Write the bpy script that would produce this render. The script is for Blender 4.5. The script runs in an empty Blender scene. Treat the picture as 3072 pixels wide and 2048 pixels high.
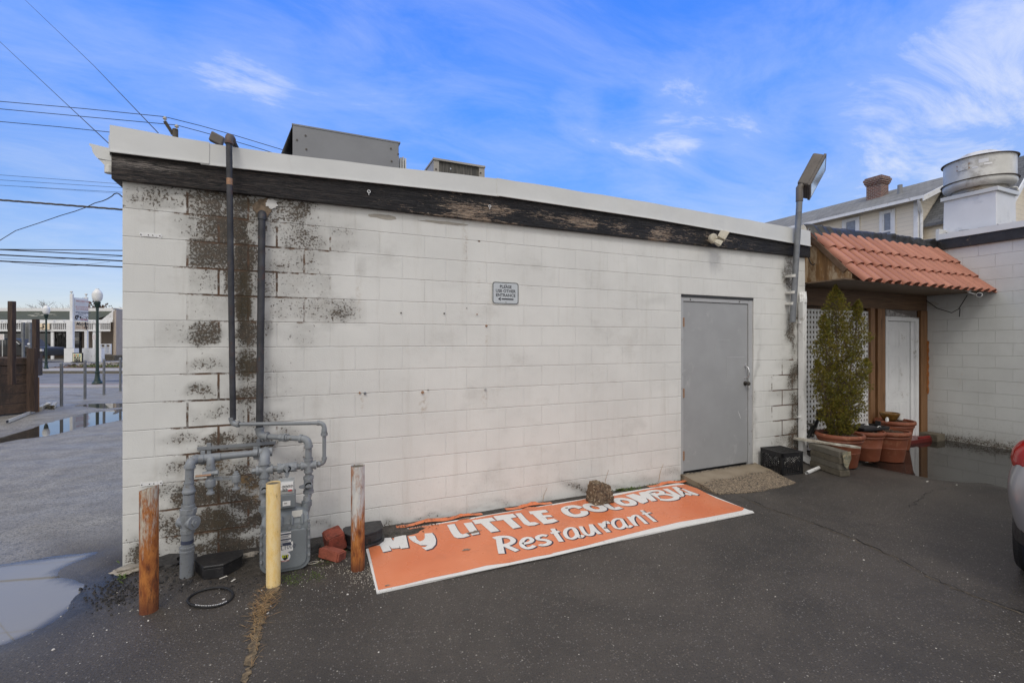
import bpy, math, random
import numpy as np
from mathutils import Vector, Matrix
R = math.radians
random.seed(7)
rng = np.random.default_rng(5)
sc = bpy.context.scene
COL = sc.collection

# ------------------------------------------------------------------ camera
YAW = R(24.17)
CAM = Vector((1.192, -4.264, 1.65))
RT = Vector((math.cos(YAW), -math.sin(YAW), 0))
FW = Vector((math.sin(YAW), math.cos(YAW), 0))
FL = 1403.0
cd = bpy.data.cameras.new('Camera')
cam = bpy.data.objects.new('Camera', cd); COL.objects.link(cam)
cam.location = CAM
cam.rotation_euler = (R(90), 0, -YAW)
cd.sensor_width = 36; cd.lens = 36 * FL / 3072
cd.clip_start = 0.05; cd.clip_end = 2000
sc.camera = cam
sc.view_settings.view_transform = 'Standard'; sc.view_settings.look = 'None'
sc.view_settings.exposure = 0.0; sc.view_settings.gamma = 1
sc.cycles.max_bounces = 6; sc.cycles.transparent_max_bounces = 24
sc.cycles.sample_clamp_indirect = 4.0

# ------------------------------------------------------------------ world + sun
SUN_EL, SUN_AZ = R(52), R(205)      # azimuth measured clockwise from +Y
w = bpy.data.worlds.new('World'); sc.world = w; w.use_nodes = True
nt = w.node_tree; N = nt.nodes; L = nt.links; N.clear()
def nn(t, **k):
    n = N.new(t)
    for a, b in k.items(): setattr(n, a, b)
    return n
def wmath(op, a, b=None, c=None, clamp=False):
    n = nn('ShaderNodeMath', operation=op, use_clamp=clamp)
    for i, v in enumerate((a, b, c)):
        if v is None: continue
        if isinstance(v, (int, float)): n.inputs[i].default_value = v
        else: L.new(v, n.inputs[i])
    return n.outputs[0]
def wmap(v, a, b, c=0.0, d=1.0):
    n = nn('ShaderNodeMapRange', interpolation_type='SMOOTHSTEP')
    L.new(v, n.inputs[0])
    for i, x in enumerate((a, b, c, d)): n.inputs[i + 1].default_value = x
    return n.outputs[0]
def wmix(f, a, b, typ='MIX'):
    n = nn('ShaderNodeMix', data_type='RGBA', blend_type=typ)
    if isinstance(f, (int, float)): n.inputs[0].default_value = f
    else: L.new(f, n.inputs[0])
    for i, v in ((6, a), (7, b)):
        if isinstance(v, tuple): n.inputs[i].default_value = (*v, 1)
        else: L.new(v, n.inputs[i])
    return n.outputs[2]
tc = nn('ShaderNodeTexCoord')
D = tc.outputs['Generated']
sep = nn('ShaderNodeSeparateXYZ'); L.new(D, sep.inputs[0])
dx, dy, dz = sep.outputs
sky = nn('ShaderNodeTexSky', sky_type='NISHITA', sun_disc=False)
sky.sun_elevation = SUN_EL; sky.sun_rotation = SUN_AZ
sky.air_density = 1.0; sky.dust_density = 0.6; sky.ozone_density = 2.5
# colour grade of the clear sky by elevation
rp = nn('ShaderNodeValToRGB'); L.new(dz, rp.inputs[0])
SKYRAMP = [(0.0, (1.22, 1.10, 1.20)), (0.10, (1.16, 1.10, 1.25)), (0.25, (0.95, 1.25, 1.75)), (0.45, (0.66, 1.50, 2.8)), (0.62, (0.66, 1.60, 3.4))]
cr = rp.color_ramp
while len(cr.elements) < len(SKYRAMP): cr.elements.new(0.5)
for e, (p, c) in zip(cr.elements, SKYRAMP): e.position = p; e.color = (*c, 1)
clear = wmix(1.0, sky.outputs[0], rp.outputs[0], 'MULTIPLY')
# cirrus: noise on the direction projected to a flat layer
den = wmath('ADD', wmath('MAXIMUM', dz, 0.0), 0.12)
cmb = nn('ShaderNodeCombineXYZ')
L.new(wmath('DIVIDE', dx, den), cmb.inputs[0]); L.new(wmath('DIVIDE', dy, den), cmb.inputs[1])
mp = nn('ShaderNodeMapping'); L.new(cmb.outputs[0], mp.inputs[0])
mp.inputs['Rotation'].default_value = (0, 0, R(-38)); mp.inputs['Scale'].default_value = (0.75, 1.5, 1)
def wnoise(vec, s, det, rough, dist):
    n = nn('ShaderNodeTexNoise'); L.new(vec, n.inputs['Vector'])
    n.inputs['Scale'].default_value = s; n.inputs['Detail'].default_value = det
    n.inputs['Roughness'].default_value = rough; n.inputs['Distortion'].default_value = dist
    return n.outputs[0]
n1 = wnoise(mp.outputs[0], 2.3, 10, 0.66, 0.5)
n2 = wnoise(cmb.outputs[0], 0.8, 3, 0.5, 0.2)
def bump_dir(px, py, deg):
    u = (px - 1536) / FL; v = (1024 - py) / FL
    d = (RT * u + FW + Vector((0, 0, v))).normalized()
    vm = nn('ShaderNodeVectorMath', operation='DOT_PRODUCT'); L.new(D, vm.inputs[0]); vm.inputs[1].default_value = d
    return wmap(vm.outputs['Value'], math.cos(R(deg)), 1.0)
boost = wmath('MULTIPLY', bump_dir(2930, 330, 13), 0.22)
for a in ((730, 150, 6, .12), (300, 330, 12, .10), (1120, 220, 7, .05), (1900, 420, 9, .07), (850, 330, 10, .04), (1500, 560, 16, .05), (2250, 560, 14, .07), (1730, 325, 3.5, .10), (2060, 320, 6, .11), (1960, 470, 6, .09), (2280, 420, 5, .08), (860, 290, 5, .03), (980, 60, 6, .08)):
    boost = wmath('ADD', boost, wmath('MULTIPLY', bump_dir(*a[:3]), a[3]))
cirr = wmath('ADD', wmath('ADD', wmath('MULTIPLY', n1, 0.75), wmath('MULTIPLY', n2, 0.25)), boost)
cirrus = wmath('MULTIPLY', wmap(cirr, 0.56, 0.88), 0.80)
veil = wmath('MULTIPLY', wmap(wmath('ADD', cirr, 0.0), 0.34, 0.78), 0.26)
cf = wmath('MAXIMUM', cirrus, veil)
# broken bright overcast, unseen, added overhead and behind the camera to whiten the light
vb = nn('ShaderNodeVectorMath', operation='DOT_PRODUCT'); L.new(D, vb.inputs[0]); vb.inputs[1].default_value = -FW
back = wmap(vb.outputs['Value'], -0.05, 0.45)
over = wmap(dz, 0.60, 0.85)
oc = wmath('MAXIMUM', back, over)
oc = wmath('MULTIPLY', oc, wmap(n2, 0.2, 0.42, 0.85, 1.0))
CLOUD = (7.6, 8.0, 9.0); OVER = (9.5, 9.3, 9.1)
skyc = wmix(cf, clear, CLOUD)
skyc = wmix(oc, skyc, OVER)
bg = nn('ShaderNodeBackground'); L.new(skyc, bg.inputs[0]); bg.inputs[1].default_value = 0.11
wo = nn('ShaderNodeOutputWorld'); L.new(bg.outputs[0], wo.inputs[0])

sd = bpy.data.lights.new('Sun', 'SUN'); sd.energy = 0.9; sd.angle = R(14); sd.color = (1.0, 0.95, 0.88)
so = bpy.data.objects.new('Sun', sd); COL.objects.link(so)
sdir = Vector((math.sin(SUN_AZ) * math.cos(SUN_EL), math.cos(SUN_AZ) * math.cos(SUN_EL), math.sin(SUN_EL)))
so.rotation_euler = (-sdir).to_track_quat('-Z', 'Y').to_euler(); so.location = (0, -10, 20)

# ------------------------------------------------------------------ pixel -> place helpers (photo pixels, 3072 x 2048)
def ray(px, py):
    return RT * ((px - 1536) / FL) + FW + Vector((0, 0, (1024 - py) / FL))
def G(px, py, z=0.0):
    d = ray(px, py); return CAM + d * ((z - CAM.z) / d.z)
def PY(px, py, Y):
    d = ray(px, py); return CAM + d * ((Y - CAM.y) / d.y)
def PX(px, py, X):
    d = ray(px, py); return CAM + d * ((X - CAM.x) / d.x)
def PD(px, py, dep): return CAM + ray(px, py) * dep
def S(xc, dep, z=0.0):               # street frame: xc to the right, dep away from the camera
    p = CAM + RT * xc + FW * dep; return Vector((p.x, p.y, z))

# ------------------------------------------------------------------ mesh builder
def frame(d):
    d = Vector(d).normalized()
    a = Vector((0, 0, 1)) if abs(d.z) < 0.9 else Vector((1, 0, 0))
    x = a.cross(d).normalized(); return x, d.cross(x), d
class MB:
    def __init__(s): s.v = []; s.f = []; s.m = []
    def add(s, vs, fs, m=0):
        o = len(s.v); s.v += [tuple(v) for v in vs]
        s.f += [tuple(i + o for i in f) for f in fs]; s.m += [m] * len(fs); return s
    def box(s, lo, hi, m=0):
        x0, y0, z0 = lo; x1, y1, z1 = hi
        return s.add([(x0,y0,z0),(x1,y0,z0),(x1,y1,z0),(x0,y1,z0),(x0,y0,z1),(x1,y0,z1),(x1,y1,z1),(x0,y1,z1)],
                     [(0,3,2,1),(4,5,6,7),(0,1,5,4),(1,2,6,5),(2,3,7,6),(3,0,4,7)], m)
    def obox(s, c, ax, ay, az, m=0):   # centre and three half-vectors
        c, ax, ay, az = map(Vector, (c, ax, ay, az))
        vs = [c + ax*i + ay*j + az*k for k in (-1, 1) for j, i in ((-1,-1),(-1,1),(1,1),(1,-1))]
        return s.add(vs, [(0,3,2,1),(4,5,6,7),(0,1,5,4),(1,2,6,5),(2,3,7,6),(3,0,4,7)], m)
    def prism(s, pts, up, m=0):        # planar polygon pushed along 'up'
        n = len(pts); up = Vector(up)
        vs = [Vector(p) for p in pts] + [Vector(p) + up for p in pts]
        return s.add(vs, [tuple(range(n))[::-1], tuple(range(n, 2*n))] + [(i, (i+1) % n, n + (i+1) % n, n + i) for i in range(n)], m)
    def face(s, pts, m=0): return s.add(pts, [tuple(range(len(pts)))], m)
    def cone(s, p0, p1, r0, r1=None, n=16, m=0, cap=True):
        r1 = r0 if r1 is None else r1
        p0, p1 = Vector(p0), Vector(p1); x, y, d = frame(p1 - p0)
        vs = []
        for p, r in ((p0, r0), (p1, r1)):
            vs += [p + (x*math.cos(2*math.pi*i/n) + y*math.sin(2*math.pi*i/n))*r for i in range(n)]
        fs = [(i, (i+1) % n, n + (i+1) % n, n + i) for i in range(n)]
        if cap: fs += [tuple(range(n))[::-1], tuple(range(n, 2*n))]
        return s.add(vs, fs, m)
    def tube(s, pts, r, n=10, m=0, cap=True, closed=False):
        pts = [Vector(p) for p in pts]; k = len(pts)
        rr = r if isinstance(r, (list, tuple)) else [r] * k
        vs = []; px = None
        for i, p in enumerate(pts):
            if closed: t = pts[(i+1) % k] - pts[i-1]
            else: t = pts[min(i+1, k-1)] - pts[max(i-1, 0)]
            if t.length < 1e-9: t = Vector((0, 0, 1))
            t.normalize()
            if px is None: px = frame(t)[0]
            px = (px - t * px.dot(t))
            if px.length < 1e-6: px = frame(t)[0]
            px.normalize(); py = t.cross(px)
            vs += [p + (px*math.cos(2*math.pi*j/n) + py*math.sin(2*math.pi*j/n))*rr[i] for j in range(n)]
        fs = []
        for i in range(k if closed else k-1):
            a = i*n; b = ((i+1) % k)*n
            fs += [(a+j, a+(j+1) % n, b+(j+1) % n, b+j) for j in range(n)]
        if cap and not closed: fs += [tuple(range(n))[::-1], tuple(range((k-1)*n, k*n))]
        return s.add(vs, fs, m)
    def lathe(s, prof, o=(0,0,0), n=28, axis=(0,0,1), m=0):
        o = Vector(o); x, y, d = frame(axis); k = len(prof)
        vs = [o + d*z + (x*math.cos(2*math.pi*i/n) + y*math.sin(2*math.pi*i/n))*r for r, z in prof for i in range(n)]
        fs = [(a*n+i, a*n+(i+1) % n, (a+1)*n+(i+1) % n, (a+1)*n+i) for a in range(k-1) for i in range(n)]
        return s.add(vs, fs, m)
    def ball(s, c, r, sz=(1,1,1), nu=14, nv=9, m=0):
        c = Vector(c); pr = []
        vs = [c + Vector((r*sz[0]*math.sin(math.pi*a/nv)*math.cos(2*math.pi*b/nu), r*sz[1]*math.sin(math.pi*a/nv)*math.sin(2*math.pi*b/nu), r*sz[2]*math.cos(math.pi*a/nv))) for a in range(nv+1) for b in range(nu)]
        return s.add(vs, [(a*nu+b, (a+1)*nu+b, (a+1)*nu+(b+1) % nu, a*nu+(b+1) % nu) for a in range(nv) for b in range(nu)], m)
    def stroke(s, pts, wdt, z, m=0, closed=False, h=None):   # flat ribbon on a horizontal plane
        pts = [Vector((p[0], p[1], 0)) for p in pts]; k = len(pts); vs = []
        for i, p in enumerate(pts):
            t = (pts[(i+1) % k] - pts[i-1]) if closed else (pts[min(i+1,k-1)] - pts[max(i-1,0)])
            t.normalize(); nrm = Vector((-t.y, t.x, 0))
            ww = wdt[i] if isinstance(wdt, (list, tuple)) else wdt
            vs += [p + nrm*ww/2 + Vector((0,0,z)), p - nrm*ww/2 + Vector((0,0,z))]
        fs = [(2*i+1, 2*((i+1) % k)+1, 2*((i+1) % k), 2*i) for i in range(k if closed else k-1)]
        return s.add(vs, fs, m)

def root(name, loc, label, cat, group=None, rz=0):
    o = bpy.data.objects.new(name, None); COL.objects.link(o)
    o.location = loc; o.rotation_euler = (0, 0, rz); o.empty_display_size = 0.2
    o['label'] = label; o['category'] = cat
    if group: o['group'] = group
    return o
def obj(name, mb, mats, parent=None, smooth=None, bevel=0, loc=None, local=False, label=None, cat=None, group=None, kind=None, nseg=2):
    """link a builder as ONE mesh; vertices are in world space unless local"""
    me = bpy.data.meshes.new(name)
    me.from_pydata(mb.v, [], mb.f)
    mats = mats if isinstance(mats, (list, tuple)) else [mats]
    for m in mats: me.materials.append(m)
    if len(mats) > 1: me.polygons.foreach_set('material_index', mb.m)
    o = bpy.data.objects.new(name, me); COL.objects.link(o)
    off = Vector((0, 0, 0))
    if not local:
        q = parent
        while q is not None: off += q.location; q = q.parent
        if parent is None and loc is not None: off = Vector(loc); o.location = off
        if off.length: me.transform(Matrix.Translation(-off))
    elif loc is not None: o.location = loc
    if parent: o.parent = parent
    if smooth is not None:
        if smooth >= 180: me.shade_smooth()
        else:
            me.shade_smooth(); me.set_sharp_from_angle(angle=R(smooth))
    if bevel:
        b = o.modifiers.new('Bevel', 'BEVEL'); b.width = bevel; b.segments = nseg; b.limit_method = 'ANGLE'; b.angle_limit = R(40)
    if label: o['label'] = label
    if cat: o['category'] = cat
    if group: o['group'] = group
    if kind: o['kind'] = kind
    return o
def copy_tree(o, parent=None):
    c = o.copy(); COL.objects.link(c); c.parent = parent
    for ch in list(o.children): copy_tree(ch, c)
    return c
def text_mb(mb, body, size, org, ax, ay, m=0, bold=0.0, align='LEFT', squash=1.0, shear=0.0):
    cu = bpy.data.curves.new('t', 'FONT'); cu.body = body; cu.size = size; cu.align_x = align; cu.offset = bold; cu.shear = shear
    cu.resolution_u = 2
    o = bpy.data.objects.new('t', cu); COL.objects.link(o)
    dg = bpy.context.evaluated_depsgraph_get()
    me = bpy.data.meshes.new_from_object(o.evaluated_get(dg))
    org, ax, ay = Vector(org), Vector(ax), Vector(ay)
    vs = [org + ax*v.co.x*squash + ay*v.co.y for v in me.vertices]
    mb.add(vs, [tuple(p.vertices) for p in me.polygons], m)
    bpy.data.objects.remove(o); bpy.data.curves.remove(cu); bpy.data.meshes.remove(me)

# ------------------------------------------------------------------ material helpers
class NT:
    def __init__(s, name):
        s.mat = bpy.data.materials.new(name); s.mat.use_nodes = True
        s.t = s.mat.node_tree; s.t.nodes.clear()
        s.out = s.n('ShaderNodeOutputMaterial'); s.b = s.n('ShaderNodeBsdfPrincipled')
        s.l(s.b.outputs[0], s.out.inputs[0])
    def n(s, t, **k):
        n = s.t.nodes.new(t)
        for a, b in k.items(): setattr(n, a, b)
        return n
    def l(s, a, b): s.t.links.new(a, b)
    def put(s, sock, v):
        if isinstance(v, (int, float)): sock.default_value = v
        elif isinstance(v, tuple): sock.default_value = (*v, 1) if len(sock.default_value) == 4 and len(v) == 3 else v
        else: s.l(v, sock)
    def pos(s): return s.n('ShaderNodeNewGeometry').outputs['Position']
    def objc(s): return s.n('ShaderNodeTexCoord').outputs['Object']
    def map(s, v, sc=(1,1,1), loc=(0,0,0), rot=(0,0,0)):
        m = s.n('ShaderNodeMapping'); s.l(v, m.inputs[0]); m.inputs['Scale'].default_value = sc; m.inputs['Location'].default_value = loc; m.inputs['Rotation'].default_value = rot
        return m.outputs[0]
    def noise(s, v, scale, det=4, rough=0.55, dist=0.0, out=0):
        n = s.n('ShaderNodeTexNoise'); s.l(v, n.inputs['Vector'])
        n.inputs['Scale'].default_value = scale; n.inputs['Detail'].default_value = det; n.inputs['Roughness'].default_value = rough; n.inputs['Distortion'].default_value = dist
        return n.outputs[out]
    def vor(s, v, scale, out='Distance', feature='F1'):
        n = s.n('ShaderNodeTexVoronoi', feature=feature); s.l(v, n.inputs['Vector']); n.inputs['Scale'].default_value = scale
        return n.outputs[out]
    def math(s, op, a, b=None, c=None, clamp=False):
        n = s.n('ShaderNodeMath', operation=op, use_clamp=clamp)
        for i, v in enumerate((a, b, c)):
            if v is not None: s.put(n.inputs[i], v)
        return n.outputs[0]
    def rng(s, v, a, b, c=0.0, d=1.0, smooth=True):
        n = s.n('ShaderNodeMapRange'); n.interpolation_type = 'SMOOTHSTEP' if smooth else 'LINEAR'
        s.put(n.inputs[0], v)
        for i, x in enumerate((a, b, c, d)): s.put(n.inputs[i+1], x)
        return n.outputs[0]
    def mix(s, f, a, b, typ='MIX'):
        n = s.n('ShaderNodeMix', data_type='RGBA', blend_type=typ); s.put(n.inputs[0], f); s.put(n.inputs[6], a); s.put(n.inputs[7], b)
        return n.outputs[2]
    def attr(s, name): return s.n('ShaderNodeAttribute', attribute_name=name).outputs['Fac']
    def sep(s, v):
        n = s.n('ShaderNodeSeparateXYZ'); s.l(v, n.inputs[0]); return n.outputs
    def comb(s, x, y, z=0.0):
        n = s.n('ShaderNodeCombineXYZ')
        for i, v in enumerate((x, y, z)): s.put(n.inputs[i], v)
        return n.outputs[0]
    def bump(s, h, st=0.3, dist=0.01, nrm=None):
        n = s.n('ShaderNodeBump'); n.inputs['Strength'].default_value = st; n.inputs['Distance'].default_value = dist
        s.l(h, n.inputs['Height'])
        if nrm is not None: s.l(nrm, n.inputs['Normal'])
        return n.outputs[0]
    def set(s, color=None, rough=None, metal=None, normal=None, **k):
        if color is not None: s.put(s.b.inputs['Base Color'], color)
        if rough is not None: s.put(s.b.inputs['Roughness'], rough)
        if metal is not None: s.put(s.b.inputs['Metallic'], metal)
        if normal is not None: s.l(normal, s.b.inputs['Normal'])
        for a, b in k.items(): s.put(s.b.inputs[a.replace('_', ' ')], b)
        return s.mat
def sc3(c, k): return tuple(min(1, x*k) for x in c)
def mat(name, col, rough=0.6, metal=0.0, var=0.12, scale=8.0, bump=0.0, bscale=60.0, dirt=None, dirt_amt=0.35, dscale=6.0, coat=0.0):
    """general surface: broad tone variation, optional dirt blotches, fine bump"""
    t = NT(name); p = t.objc()
    a = t.noise(p, scale, 5, 0.6)
    c = t.mix(t.rng(a, 0.3, 0.7), sc3(col, 1-var), sc3(col, 1+var))
    if dirt:
        d = t.noise(p, dscale, 8, 0.7, 0.3)
        c = t.mix(t.rng(d, 0.62-dirt_amt*0.4, 0.72), c, dirt)
    rr = t.rng(t.noise(p, scale*2.3, 4), 0.3, 0.7, max(0.03, rough-0.08), min(1, rough+0.08))
    nrm = t.bump(t.noise(p, bscale, 5, 0.6), bump, 0.004) if bump else None
    k = {}
    if coat: k = {'Coat_Weight': coat}
    return t.set(c, rr, metal, nrm, **k)
# ------------------------------------------------------------------ materials
def block_wall(name, axis, off, zoff, base, dirty=True, gloss=0.75, age=1.0, jv=0.07, bst=0.55):
    t = NT(name); p = t.pos(); x, y, z = t.sep(p)
    u = x if axis == 'X' else y
    wob = t.noise(p, 14, 3, 0.6)
    wob2 = t.noise(t.map(p, loc=(3, 7, 1)), 9, 3, 0.6)
    uu = t.math('ADD', u, t.math('ADD', off + 8.128, t.math('MULTIPLY', wob, 0.006)))
    vv = t.math('ADD', z, t.math('ADD', -zoff + 4.064, t.math('MULTIPLY', wob2, 0.010)))
    br = t.n('ShaderNodeTexBrick'); t.l(t.comb(uu, vv), br.inputs['Vector'])
    br.offset = 0.5; br.offset_frequency = 2; br.squash = 1
    for k, v in (('Scale', 1.0), ('Mortar Size', 0.0045), ('Mortar Smooth', 0.6), ('Brick Width', 0.4064), ('Row Height', 0.2032), ('Bias', 0.0)): br.inputs[k].default_value = v
    br.inputs['Color1'].default_value = (0, 0, 0, 1); br.inputs['Color2'].default_value = (1, 1, 1, 1); br.inputs['Mortar'].default_value = (0.5, 0.5, 0.5, 1)
    fac0 = br.outputs['Fac']; tone = br.outputs['Color']
    frv = t.math('FRACT', t.math('DIVIDE', vv, 0.2032))
    hl = t.math('MAXIMUM', t.rng(frv, 0.030, 0.0), t.rng(frv, 0.972, 1.0))
    vis = t.rng(t.noise(t.map(p, loc=(6, 1, 2)), 2.4, 3, 0.6), 0.35, 0.65, 0.30, 0.75)
    fac = t.math('MAXIMUM', t.math('MULTIPLY', hl, 0.95), t.math('MULTIPLY', fac0, vis))
    # only some joints read strongly: vertical joints of a painted wall are half filled
    big = t.noise(p, 1.3, 4, 0.6)
    c = t.mix(t.rng(big, 0.3, 0.7), sc3(base, 0.93), sc3(base, 1.05))
    tn = t.n('ShaderNodeRGBToBW'); t.l(tone, tn.inputs[0])
    c = t.mix(t.math('MULTIPLY', tn.outputs[0], 0.07), c, sc3(base, 0.8))
    # faint vertical run marks
    run = t.noise(t.map(p, (5, 5, 0.45)), 1.8, 6, 0.70)
    c = t.mix(t.rng(run, 0.50, 0.74, 0, 0.22*age), c, (0.42, 0.385, 0.32))
    soot = t.noise(t.map(p, (1, 1, 1.6), loc=(2, 5, 3)), 2.1, 7, 0.72)
    c = t.mix(t.rng(soot, 0.50, 0.72, 0, 0.32*age), c, (0.40, 0.385, 0.35))
    lowm = t.math('MULTIPLY', t.rng(z, 0.75, 0.0), t.rng(t.noise(p, 46, 6, 0.8), 0.57, 0.64))
    c = t.mix(t.math('MULTIPLY', lowm, 0.40), c, (0.17, 0.145, 0.11))
    # pores of the block face
    pore = t.noise(p, 95, 3, 0.65)
    pore2 = t.noise(t.map(p, loc=(9, 2, 5)), 32, 3, 0.6)
    pm = t.math('MULTIPLY', t.rng(pore, 0.66, 0.72), t.rng(pore2, 0.40, 0.62))
    c = t.mix(t.math('MULTIPLY', pm, 0.5), c, (0.20, 0.18, 0.16))
    c = t.mix(t.math('MULTIPLY', fac, jv), c, (0.36, 0.34, 0.31))
    if dirty:
        dens = t.attr('dirt'); mort = t.attr('joint'); moss = t.attr('moss')
        # soft grime film that sits in the paint
        film = t.noise(p, 7, 6, 0.7)
        fm = t.math('MULTIPLY', t.math('MINIMUM', t.math('POWER', dens, 1.25), 1.0), t.rng(film, 0.22, 0.62, 0.35, 1.0))
        grime = t.mix(t.rng(t.noise(p, 5, 4), 0.35, 0.65), (0.125, 0.105, 0.076), (0.085, 0.083, 0.070))
        c = t.mix(t.math('MULTIPLY', fm, 0.90), c, grime)
        # speckle: paint flaked off in small flecks, denser where the mask is denser
        sp1 = t.noise(p, 62, 4, 0.75); sp2 = t.noise(t.map(p, loc=(4, 4, 4)), 24, 5, 0.7)
        sp = t.math('ADD', t.math('MULTIPLY', sp1, 0.62), t.math('MULTIPLY', sp2, 0.38))
        thr = t.math('SUBTRACT', 0.655, t.math('MULTIPLY', dens, 0.235))
        fl = t.rng(t.math('SUBTRACT', sp, thr), 0.0, 0.030)
        fl = t.math('MULTIPLY', fl, t.rng(dens, 0.03, 0.18))
        fcol = t.mix(t.rng(sp2, 0.4, 0.6), (0.042, 0.034, 0.024), (0.085, 0.062, 0.042))
        c = t.mix(t.math('MULTIPLY', fl, 0.93), c, fcol)
        # specks of old paint left inside the dark zones
        wsp = t.rng(t.noise(t.map(p, loc=(1, 8, 2)), 78, 3, 0.7), 0.60, 0.66)
        c = t.mix(t.math('MULTIPLY', t.math('MULTIPLY', wsp, t.rng(dens, 0.5, 1.0)), 0.62), c, (0.50, 0.47, 0.41))
        # bare brown mortar where the paint has cracked off the joints
        jn = t.noise(p, 12, 5, 0.7)
        bj = t.rng(t.math('SUBTRACT', mort, t.math('MULTIPLY', jn, 0.9)), -0.12, 0.05)
        br2 = t.n('ShaderNodeTexBrick'); t.l(t.comb(uu, vv), br2.inputs['Vector']); br2.offset = 0.5; br2.offset_frequency = 2
        for k, v in (('Scale', 1.0), ('Mortar Size', 0.0085), ('Mortar Smooth', 0.15), ('Brick Width', 0.4064), ('Row Height', 0.2032)): br2.inputs[k].default_value = v
        bmask = t.math('MULTIPLY', bj, br2.outputs['Fac'])
        c = t.mix(bmask, c, t.mix(t.rng(jn, 0.4, 0.6), (0.13, 0.075, 0.045), (0.055, 0.035, 0.022)))
        c = t.mix(t.math('MULTIPLY', moss, t.rng(sp2, 0.30, 0.52)), c, t.mix(t.rng(sp1, 0.4, 0.6), (0.030, 0.028, 0.012), (0.080, 0.055, 0.025)))
        ochre = t.attr('ochre')
        c = t.mix(t.math('MULTIPLY', t.math('MULTIPLY', ochre, t.rng(sp2, 0.45, 0.6)), 0.8), c, (0.30, 0.19, 0.075))
    h = t.math('ADD', t.math('MULTIPLY', fac, -1.0), t.math('MULTIPLY', pore, 0.22))
    if dirty: h = t.math('SUBTRACT', h, t.math('MULTIPLY', fl, 0.25))
    nrm = t.bump(h, bst, 0.010)
    return t.set(c, gloss, 0, nrm)

def asphalt_mat():
    t = NT('wet asphalt'); p = t.pos(); x, y, z = t.sep(p)
    wet = t.attr('wet'); left = t.attr('left'); soil = t.attr('soil')
    big = t.noise(p, 0.75, 7, 0.68, 0.4)
    c = t.mix(t.rng(big, 0.33, 0.67), (0.043, 0.037, 0.032), (0.078, 0.066, 0.055))
    blot = t.noise(t.map(p, loc=(5, 9, 0)), 2.6, 6, 0.75, 0.5)
    c = t.mix(t.rng(blot, 0.58, 0.72, 0, 0.5), c, (0.026, 0.023, 0.021))
    c = t.mix(t.math('MULTIPLY', left, t.rng(t.noise(p, 3.0, 5, 0.65), 0.3, 0.7, 0.6, 1.0)), c, (0.36, 0.345, 0.315))  # left lane: sky reflection on wet ground painted in as paler colour
    v = t.n('ShaderNodeTexVoronoi'); t.l(p, v.inputs['Vector']); v.inputs['Scale'].default_value = 80
    vs = t.n('ShaderNodeSeparateColor'); t.l(v.outputs['Color'], vs.inputs[0])
    agg = t.math('MULTIPLY', t.rng(vs.outputs[0], 0.72, 0.80), t.rng(v.outputs['Distance'], 0.45, 0.22))
    c = t.mix(t.math('MULTIPLY', agg, 0.85), c, t.mix(vs.outputs[1], (0.15, 0.12, 0.09), (0.22, 0.21, 0.20)))
    v2 = t.n('ShaderNodeTexVoronoi'); t.l(p, v2.inputs['Vector']); v2.inputs['Scale'].default_value = 34
    vs2 = t.n('ShaderNodeSeparateColor'); t.l(v2.outputs['Color'], vs2.inputs[0])
    chip = t.math('MULTIPLY', t.rng(vs2.outputs[0], 0.93, 0.94), t.rng(v2.outputs['Distance'], 0.20, 0.13))
    c = t.mix(t.math('MULTIPLY', chip, 0.85), c, (0.42, 0.39, 0.33))
    # dark pits between the stones
    pit = t.noise(p, 130, 3, 0.7)
    c = t.mix(t.math('MULTIPLY', t.rng(pit, 0.52, 0.36), 0.6), c, (0.016, 0.015, 0.014))
    sn = t.noise(p, 16, 6, 0.7)
    c = t.mix(t.math('MULTIPLY', soil, t.rng(sn, 0.42, 0.58)), c, t.mix(t.rng(t.noise(p, 60, 4), 0.4, 0.6), (0.010, 0.009, 0.008), (0.045, 0.038, 0.028)))
    c = t.mix(t.math('MULTIPLY', wet, t.rng(left, 0.0, 0.5, 0.5, 0.25)), c, (0.014, 0.013, 0.012))
    damp = t.rng(t.noise(p, 0.55, 4, 0.6), 0.40, 0.64)
    rough = t.math('SUBTRACT', t.math('SUBTRACT', 0.66, t.math('MULTIPLY', damp, 0.10)), t.math('MULTIPLY', wet, t.rng(left, 0.0, 0.5, 0.24, 0.04)))
    c = t.mix(t.math('MULTIPLY', left, t.rng(t.noise(p, 38, 4, 0.75), 0.50, 0.36, 0.0, 0.85)), c, (0.055, 0.052, 0.050))
    c = t.mix(t.math('MULTIPLY', left, t.rng(t.noise(t.map(p, loc=(7, 1, 0)), 5, 6, 0.7), 0.5, 0.7, 0.0, 0.4)), c, (0.10, 0.095, 0.09))
    rough = t.math('SUBTRACT', rough, t.math('MULTIPLY', left, t.rng(t.noise(t.map(p, (0.6, 1.6, 1), rot=(0, 0, YAW)), 0.9, 4, 0.6), 0.35, 0.65, 0.0, 0.18)))
    h = t.math('ADD', t.math('MULTIPLY', v.outputs['Distance'], -0.6), t.math('MULTIPLY', pit, 0.9))
    nrm = t.bump(h, 0.75, 0.006)
    t.set(c, t.math('MAXIMUM', rough, 0.09), 0, nrm)
    return t.mat

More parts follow.
